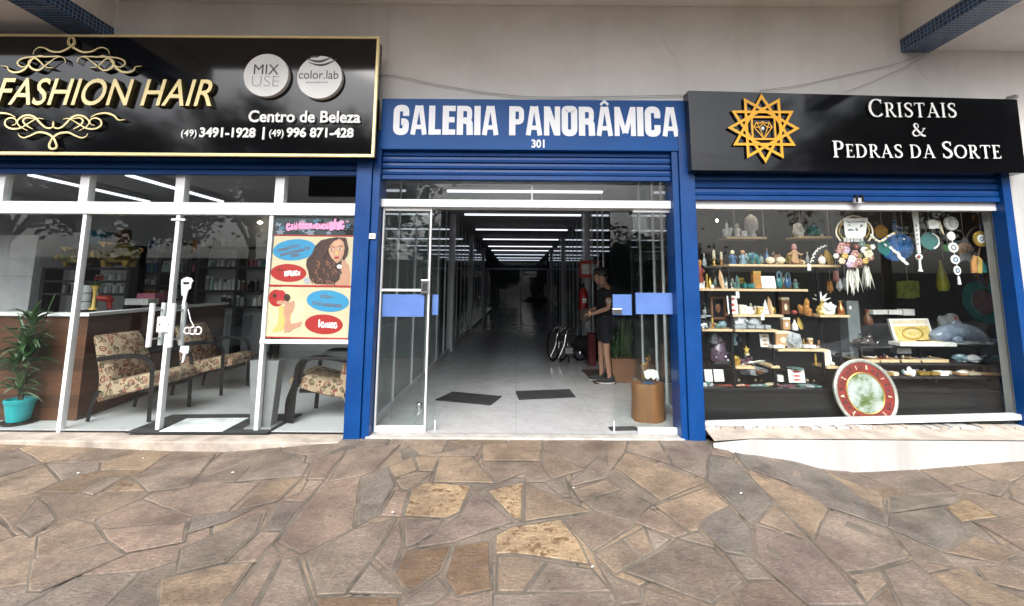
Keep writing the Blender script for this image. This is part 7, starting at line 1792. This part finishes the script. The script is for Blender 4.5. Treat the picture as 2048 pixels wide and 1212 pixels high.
for i, (cx, cy, rx, ry, mat, lab, Y) in enumerate(((1860, 482, 19, 17, C_TEAL, 'round teal agate slice with a white edge hanging right of the wind chime', YH+.1), (1763, 463, 13, 13, pm('amber_agate', (.45, .22, .03), .3, var=.4), 'amber agate slice hanging above the blue disc', YH+.2), (1954, 437, 8, 8, C_BRN, 'small brown disc hanging at the top right of the window', YH+.2))):
    t = thing('agate_slice', lab, 'ornament', tuple(at(cx, cy+ry, Y))); hang(cx, cy-ry, Y).build('cord', t); m = MB(); c = at(cx, cy, Y); k = 1/ppm(Y)
    m.prism([(c.x+rx*k*(1+.06*math.sin(5*a+i))*math.cos(a), c.z+ry*k*(1+.05*math.cos(4*a))*math.sin(a)) for a in [6.283*j/26 for j in range(26)]], Y, Y+.01, mat); m.build('slice', t)
    if i == 0: m = MB(); stroke(m, [(c.x+rx*k*.93*math.cos(R(a)), c.z+ry*k*.93*math.sin(R(a))) for a in range(-70, 75, 12)], 3.4*k, C_WHT, Y-.004, Y-.001); m.build('white_edge', t)
t = thing('wind_chime', 'long white lettered board hanging with a red bead and a white bell', 'wind chime', tuple(at(1838, 545, YH)))
hang(1830, 425).build('cord', t)
m = MB(); m.prism([K2(*p) for p in ((1825, 422), (1836, 422), (1842, 506), (1836, 506))], YH, YH+.012, C_WHT)
for i in range(5): x, y = 1832+i*.9, 452+i*9; stroke(m, [K2(x-2, y-2), K2(x+1.5, y-1), K2(x-1, y+2.5)], 1.6*kH, C_INK, YH-.003, YH-.0005)
m.build('board', t)
m = MB(); m.ell(at(1838, 514, YH), (7*kH, .02, 7*kH), C_WHT, 12, 8); m.ell(at(1838, 513, YH-.022), (3.5*kH, .008, 3.5*kH), C_RED, 10, 6); m.build('bead', t, smooth=True)
m = MB(); a = at(1839, 520, YH); b_ = at(1841, 543, YH); m.tube([a, a*.3+b_*.7, b_], [2*kH, 2.4*kH, 4.4*kH], C_WHT, 12); m.build('bell', t, smooth=True)
t = thing('shell_mobile', 'white mobile of four round shells with eye patterns on one string', 'mobile', tuple(at(1918, 570, YH)))
hang(1901, 438).build('cord', t)
for cx, cy, rx, ry, ey in ((1903, 472, 8, 9, 0), (1907, 495, 10, 10, 1), (1911, 519, 9, 9, 2), (1915, 541, 7, 9, 2)):
    c = at(cx, cy, YH); m = MB(); disc_round(m, c.x, c.z, 1, YH, YH+.008, C_WHT, 24)
    for v in m.v: v.x = c.x+(v.x-c.x)*rx*kH; v.z = c.z+(v.z-c.z)*ry*kH
    if ey: stroke(m, arc(c.x, c.z, rx*.45*kH, ry*.45*kH, 0, 345, 14), 2.2*kH, C_BLU if ey == 2 else C_INK, YH-.003, YH-.0005, closed=True)
    m.build('shell', t)
m = MB(); m.tube([at(1902, 462, YH), at(1905, 485, YH), at(1909, 508, YH), at(1914, 532, YH), at(1917, 555, YH)], .003, C_WHT, 5); m.tube([at(1917, 553, YH), at(1919, 569, YH)], [.01, .016], C_WHT, 8); m.build('string', t, smooth=True)
t = thing('hanging_shell', 'white round shell with a carved centre hanging near the window top', 'ornament', tuple(at(1901, 460, YH+.05))); Y2 = YH+.05; k2 = 1/ppm(Y2)
hang(1900, 434, Y2).build('cord', t); c = at(1901, 447, Y2); m = MB(); m.lathe([(0, .03), (9*k2, .028), (14*k2, .012), (14.5*k2, 0), (0, 0)], C_WHT, c, 24, axis='y'); m.lathe([(7*k2, 0), (7.6*k2, .006), (8.4*k2, 0)], C_GRY, c+Vector((0, -.028, 0)), 22, axis='y'); m.build('shell', t, smooth=True)
m = MB(); m.prism(crom2d([K2(*p) for p in ((1857, 441), (1866, 439), (1878, 443), (1879, 455), (1868, 457), (1859, 456))]+[K2(1857, 443)], 4), YH, YH+.02, C_WHT); m.prism([K2(*p) for p in ((1880, 441), (1884, 452), (1889, 470), (1878, 455))], YH, YH+.01, C_CRM); m.merge(hang(1868, 440)); solo('hanging_fish', 'white fish shaped shell hanging left of the round white shell', 'ornament', m)
t = thing('sun_catcher', 'gold ringed pale amulet with orange, yellow and teal cloth feathers below', 'ornament', tuple(at(1958, 548, YH))); hang(1961, 462).build('cord', t)
c = at(1961, 478, YH); m = MB(); m.lathe([(9*kH, .0), (9*kH, .014), (15*kH, .016), (16*kH, .004), (16*kH, 0), (9*kH, 0)], C_GLD, c, 26, axis='y'); m.build('ring', t, smooth=True)
m = MB(); m.lathe([(0, .012), (8.9*kH, .01), (8.9*kH, 0), (0, 0)], C_WHT, c, 22, axis='y'); stroke(m, arc(c.x, c.z, 3.5*kH, 3.5*kH, 0, 340, 12), 1.8*kH, C_BLU, YH-.0145, YH-.012, closed=True); m.build('centre', t)
for P, mat in ((((1948, 510), (1956, 516), (1954, 545), (1944, 546), (1943, 525)), C_ORG), (((1955, 512), (1963, 518), (1966, 530), (1963, 547), (1956, 546), (1953, 525)), C_YEL), (((1964, 520), (1970, 528), (1976, 543), (1969, 547), (1964, 543)), C_TEAL)):
    m = MB(); m.prism([K2(*p) for p in P], YH-.004, YH+.012, mat); m.build('cloth_feather', t, bevel=.004)
m = MB(); m.tube([at(1960, 494, YH), at(1957, 512, YH)], .004, C_BRN, 5); m.build('string', t)
m = MB(); m.merge(hang(1985, 470, YH+.12)); 
for i in range(12): a = at(1980+r_.uniform(0, 8), 490, YH+.12); b_ = at(1976+r_.uniform(0, 14), 535, YH+.12); m.tube([a, b_], .007, cm('indigo_tassel', .03, .04, .14, .8), 5)
solo('tassel', 'dark indigo tassel hanging at the right edge of the window', 'tassel', m)
OLG = cm('olive_glass', .16, .17, .01, .3); Y2 = .9; c = at(1887, 582, Y2); k2 = 1/ppm(Y2)
m = MB(); m.lathe([(8*k2, 0), (11*k2, 10*k2), (8*k2, 30*k2), (3*k2, 50*k2), (2*k2, 62*k2), (0, 62*k2)], OLG, c, 16); m.merge(hang(1887, 520, Y2)); solo('hanging_bottle', 'olive yellow glass bottle hanging in the middle of the right window', 'bottle', m, smooth=True)
m = MB(); Y2 = 1.3; m.prism([K2(*p, Y2) for p in ((1795, 563), (1815, 561), (1838, 562), (1840, 594), (1825, 597), (1796, 596))], Y2, Y2+.02, cm('olive_cloth', .10, .115, .015, .9, var=.5)); m.merge(hang(1815, 562, Y2)); solo('hanging_cloth', 'olive green patterned cloth hung at the back of the shop', 'cloth', m)
t = thing('dark_dream_catcher', 'large dark hoop with netting and dangling feathers at the right edge of the window', 'dream catcher', tuple(at(1968, 556, .55))); Y2 = .55; k2 = 1/ppm(Y2); hang(1966, 452, Y2).build('cord', t)
c = at(1966, 500, Y2); m = MB(); m.tube([c+Vector((34*k2*math.cos(a), 0, 47*k2*math.sin(a))) for a in [6.283*i/30 for i in range(30)]], .012, C_LEA, 8, closed=True); m.build('hoop', t, smooth=True)
m = MB()
for i in range(12): a = 6.283*i/12; b_ = 6.283*(i+5)/12; m.tube([c+Vector((34*k2*math.cos(a), 0, 47*k2*math.sin(a))), c+Vector((34*k2*math.cos(b_), .003, 47*k2*math.sin(b_)))], .002, C_BRN, 4)
m.build('netting', t)
m = MB()
for i in range(9): leaf_blade(m, c+Vector(((i-4)*6*k2, -.01, -47*k2+abs(i-4)*3*k2)), (r_.uniform(-.1, .1), 0, -1), r_.uniform(.12, .2), .03, 0, [C_LEA, C_BRN, cm('indigo_tassel', .03, .04, .14, .8)][i % 3])
m.build('feathers', t, smooth=True)
t = thing('fringe_ornament', 'orange brown ornament with grey fringe hanging behind the shell mobile', 'ornament', tuple(at(1930, 522, .5))); Y2 = .5; k2 = 1/ppm(Y2); hang(1928, 484, Y2).build('cord', t)
m = MB(); m.prism([K2(*p, Y2) for p in ((1916, 492), (1928, 485), (1942, 490), (1940, 503), (1920, 508))], Y2, Y2+.02, C_TAN); m.build('body', t, bevel=.004)
m = MB()
for i in range(10): m.tube([at(1921+i*2, 504, Y2+.01), at(1919+i*2.6, 522+r_.uniform(-3, 3), Y2+.01)], .005, C_GRY, 5)
m.build('fringe', t)
t = thing('blue_bird_ornament', 'deep blue perching bird ornament hanging above the blue agate disc', 'ornament', tuple(at(1790, 466, .5))); Y2 = .5; k2 = 1/ppm(Y2); hang(1788, 442, Y2).build('cord', t)
m = MB(); m.ell(at(1794, 458, Y2), (11*k2, .03, 6*k2), pm('deep_blue', (.01, .05, .18), .4), 12, 8, rot=Matrix.Rotation(.25, 3, 'Y')); m.tube([at(1788, 456, Y2), at(1788, 444, Y2)], [4*k2, 2*k2], pm('deep_blue', (.01, .05, .18), .4), 8); m.ell(at(1788, 443, Y2), (4*k2, .02, 3*k2), pm('deep_blue', (.01, .05, .18), .4), 8, 6); m.build('bird', t, smooth=True)
t = thing('green_disc', 'small green glass disc hanging beside the string of white shells', 'ornament', tuple(at(1895, 504, .4))); hang(1895, 488, .4).build('cord', t); c = at(1895, 496, .4); m = MB(); disc_round(m, c.x, c.z, 8/ppm(.4), .4, .41, cm('leaf_glass', .03, .14, .03, .25), 20); m.build('disc', t)
t = thing('shell_garland', 'garland of white shells and amber beads draped beside the dream catcher', 'garland', tuple(at(1752, 486, YH))); m = MB()
P = [at(x, y, YH) for x, y in ((1742, 470), (1748, 478), (1757, 483), (1766, 480), (1776, 472), (1787, 467))]; m.tube(crom([tuple(p) for p in P], 5), .003, C_CRM, 5); m.build('string', t)
m = MB()
for i, p in enumerate(crom([tuple(p) for p in P], 3)): m.ell(p+Vector((0, -.008, 0)), (.016, .01, .012), [C_WHT, C_CRM, C_WHT, C_GLD][i % 4], 8, 6, bump=.3, seed=i)
m.build('shells', t, smooth=True)
for i, (cx, cy, mat, lab) in enumerate(((1672, 552, C_PNK, 'pink quartz point hanging under the long shelf'), (1678, 568, C_QTZ, 'clear quartz point hanging under the long shelf'), (1690, 566, C_GRY, 'grey quartz point hanging under the long shelf'), (1660, 572, C_ORG, 'orange agate point hanging beside the post'))):
    Y2 = .62; c = at(cx, cy, Y2); k2 = 1/ppm(Y2); m = MB(); m.tube([c+Vector((0, 0, 10*k2)), c+Vector((0, 0, -8*k2)), c+Vector((0, 0, -15*k2))], [4*k2, 6*k2, .001], mat, 6); m.merge(hang(cx, cy-10, Y2)); solo('quartz_pendant', lab, 'pendant', m)
t = thing('fan', 'black paper fan with white shapes along its edge on the long shelf', 'fan', tuple(at(1640, 528, YK+.12))); Y2 = YK+.12
m = MB(); c = K2(1662, 530, Y2); k2 = 1/ppm(Y2); m.prism([c]+[(c[0]+42*k2*math.cos(R(a)), c[1]+42*k2*math.sin(R(a))) for a in range(100, 181, 8)], Y2, Y2+.006, BLACKM); m.build('paper', t)
m = MB()
for a in range(104, 180, 11):
    q = (c[0]+38*k2*math.cos(R(a)), c[1]+38*k2*math.sin(R(a))); stroke(m, [(q[0]-3.4*k2, q[1]-2*k2), (q[0]+k2*r_.uniform(-2, 2), q[1]+2.6*k2), (q[0]+3.4*k2, q[1]+1*k2)], 2.2*k2, C_WHT, Y2-.003, Y2-.0005)
m.build('shapes', t)
for i, (cx, cy, lab) in enumerate(((1475, 590, 'white price tag hanging below the second shelf'), (1618, 535, 'white tag hanging from the long shelf edge'), (1525, 634, 'white tag on the edge of the third shelf'))):
    a = at(cx-3, cy+6, YK-.01); b_ = at(cx+3, cy-8, YK-.01); m = MB(); m.prism([(a.x, a.z), (b_.x, a.z), (b_.x, b_.z-.01), ((a.x+b_.x)/2, b_.z), (a.x, b_.z-.01)], YK-.013, YK-.01, C_PAP); m.tube([((a.x+b_.x)/2, YK-.011, b_.z), ((a.x+b_.x)/2, YK-.008, b_.z+.03)], .0015, GREYPL, 4); solo('price_tag', lab, 'tag', m)
for i, (cx, cy, lab) in enumerate(((1434, 441, 'small spot bulb hanging behind the top left corner of the window'),)):
    Y2 = .6; c = at(cx, cy, Y2); m = MB(); m.ell(c, (.014, .014, .02), SPOT, 12, 8); m.tube([c+Vector((0, 0, .03)), Vector((c.x, Y2, 2.97))], .006, BLACK, 6); solo('spot_bulb', lab, 'lamp', m, smooth=True)
for i, (cx, lab) in enumerate(((1700, 'warm spot lamp over the middle of the crystal shop'), (1900, 'warm spot lamp over the right of the crystal shop'), (1520, 'warm spot lamp over the left shelves of the crystal shop'))):
    Y2 = .45; x = at(cx, 430, Y2).x; m = MB(); m.tube([(x, Y2, 2.97), (x, Y2, 2.86)], .035, BLACK, 12); m.ell((x, Y2, 2.85), (.03, .03, .02), SPOT, 12, 6); sp_ = solo('ceiling_spot', lab, 'lamp', m, smooth=True); pl_ = bpy.data.lights.new('spot_light', 'POINT'); pl_.energy = 4.5; pl_.color = (1, .84, .62); pl_.shadow_soft_size = .04; po_ = bpy.data.objects.new('spot_light', pl_); COL.objects.link(po_); po_.location = (x, Y2-.02, 2.79)

# ------------------------------------------------------------------ across the street: what the glass mirrors
def car(label, cx, cy, gz, paint, L=4.5):
    t = thing('parked_car', label, 'car', (cx, cy, gz)); W = 1.72
    prof = [(-.5, .30), (-.49, .62), (-.46, .72), (-.30, .80), (-.19, .92), (-.08, 1.33), (.0, 1.42), (.16, 1.43), (.28, 1.36), (.40, 1.00), (.48, .94), (.5, .62), (.49, .30)]
    ring = [(x*L, z) for x, z in prof]; vs = []; n = len(ring)
    for yy, sc in ((-.5, .0), (-.47, .03), (.47, .03), (.5, .0)):
        for x, z in ring:
            tum = max(0, z-.92)*.28
            s = 1 if yy > 0 else -1; vs.append((cx+x*(1-(.02 if abs(yy) > .48 else 0)), cy+yy*W-s*tum, gz+z))
    m = MB(); m.add(vs, [(k*n+i, (k+1)*n+i, (k+1)*n+(i+1) % n, k*n+(i+1) % n) for k in range(3) for i in range(n)]+[tuple(range(n)), tuple(3*n+i for i in range(n-1, -1, -1))], paint); m.build('body', t, smooth=True)
    for s in (-1, 1):
        y = cy+s*(W/2+.004)
        for P in ([(-.16, .95), (-.085, 1.27), (.0, 1.34), (.06, 1.345), (.06, .95)], [(.085, .95), (.085, 1.345), (.16, 1.35), (.25, 1.29), (.34, .98)]):
            m = MB(); m.add([(cx+x*L, y-s*(max(0, z-.92)*.28), gz+z) for x, z in P], [tuple(range(len(P))) if s < 0 else tuple(range(len(P)-1, -1, -1))], BLACK_SIGN); m.build('window', t)
        for dx in (-.31, .31):
            m = MB(); c = Vector((cx+dx*L, cy+s*(W/2-.09), gz+.31)); m.tube([c+Vector((0, -.1, 0)), c+Vector((0, .1, 0))], .31, RUBBER, 24); wh = m.build('wheel', t, smooth=True)
            m = MB(); m.tube([c+Vector((0, -.105, 0)), c+Vector((0, .105, 0))], .19, GREY_AL, 18); m.build('rim', wh, smooth=True)
    for dy in (-.6, .6):
        m = MB(); m.ell((cx+.497*L, cy+dy, gz+.74), (.03, .16, .06), RED, 8, 6); m.build('tail_light', t); m = MB(); m.ell((cx-.475*L, cy+dy, gz+.68), (.05, .17, .06), C_QTZ, 8, 6); m.build('headlight', t)
SILV = pm('silver_car_paint', (.42, .44, .46), .22, .6, var=.05, coat=.6); WHC = pm('white_car_paint', (.72, .73, .74), .25, var=.04, coat=.6); DKC = pm('dark_car_paint', (.03, .035, .045), .22, var=.1, coat=.6)
car('silver hatchback parked across the street, mirrored in the right window', 11.0, -8.6, -1.08, SILV)
car('white car parked at the kerb beyond the crystal shop', 17.0, -9.4, -1.08, WHC)
car('dark car parked across the street opposite the gallery', 1.6, -12.5, -1.08, DKC)
car('white hatchback parked across the street opposite the salon', -9.5, -12.5, -1.08, WHC)
def tree(label, x, y, gz, hgt, rad, seed):
    r = random.Random(seed); t = thing('street_tree', label, 'tree', (x, y, gz)); base = Vector((x, y, gz)); m = MB(); top = base+Vector((r.uniform(-.3, .3), r.uniform(-.3, .3), hgt*.5))
    m.tube(crom([tuple(base), tuple(base+Vector((.1, .05, hgt*.25))), tuple(top)], 4), [.26-.016*i for i in range(9)], BARK, 8); tips = []
    for i in range(13):
        a = r.uniform(0, 6.28); e = top+Vector((math.cos(a)*rad*r.uniform(.35, .8), math.sin(a)*rad*r.uniform(.35, .8), hgt*r.uniform(.05, .38))); m.tube(crom([tuple(top-Vector((0, 0, r.uniform(0, hgt*.15)))), tuple((top+e)/2+Vector((0, 0, .2))), tuple(e)], 3), [.11, .1, .09, .07, .06, .05, .03], BARK, 6); tips.append(e)
    m.build('trunk', t, smooth=True); vs = []; fs = []
    for i in range(360):
        c = r.choice(tips)+Vector((r.gauss(0, rad*.25), r.gauss(0, rad*.25), r.gauss(0, rad*.2)))
        for k in range(26):
            p = c+Vector((r.gauss(0, .36), r.gauss(0, .36), r.gauss(0, .28))); u = Vector((r.gauss(0, 1), r.gauss(0, 1), r.gauss(0, .7))).normalized()*r.uniform(.13, .24); v = u.cross(Vector((r.gauss(0, 1), r.gauss(0, 1), r.gauss(0, 1)))).normalized()*r.uniform(.07, .13); b = len(vs)
            vs += [p-u, p+v, p+u, p-v]; fs.append((b, b+1, b+2, b+3))
    m = MB(); m.add(vs, fs, LEAFD); m.build('crown', t)
for i, (x, y, h, rd, lab) in enumerate(((16.8, -16, 12.5, 4.2, 'broad tall tree across the street opposite the crystal shop'), (22.5, -17, 12.0, 4.2, 'tall tree across the street beyond the silver car'), (9.0, -24, 5.2, 2.8, 'smaller tree across the street opposite the pedestal'), (-8.5, -18, 10.4, 3.6, 'tall tree across the street opposite the salon doors'), (-14, -19, 11.6, 4.0, 'tall tree across the street opposite the salon counter'), (-20.5, -20, 11.0, 4.0, 'tall tree far along the street past the salon'), (29, -19, 12.5, 4.4, 'tall tree far along the street past the crystal shop'), (-27, -19, 11.5, 4.2, 'last tall tree along the street on the salon side'), (-2.5, -22, 6.0, 3.0, 'low tree across the street opposite the gallery entrance'))):
    tree(lab, x, y, -1.08, h, rd, 40+i)
for i, (z, y) in enumerate(((6.6, -13.0), (7.1, -13.2), (5.9, -12.8))):
    m = MB(); m.tube([(-40+80*k/24, y, z-1.0*math.sin(math.pi*((k % 12)/12))) for k in range(25)], .02, BLACK, 5); solo('power_line', ['middle overhead wire along the street', 'highest overhead wire along the street', 'lowest overhead wire along the street'][i], 'wire', m)
m = MB(); m.bx((-60, -40, -1.1), (-8, -32, 3.4), mk_wall('far_house_paint', (.45, .42, .38))); solo('far_house', 'plain low house across the street behind the trees, on the salon side', 'house', m)
m = MB(); m.bx((2, -42, -1.1), (60, -33, 2.6), mk_wall('far_house_paint_dark', (.25, .25, .25))); solo('far_house', 'low grey house across the street behind the trees, on the crystal shop side', 'house', m)
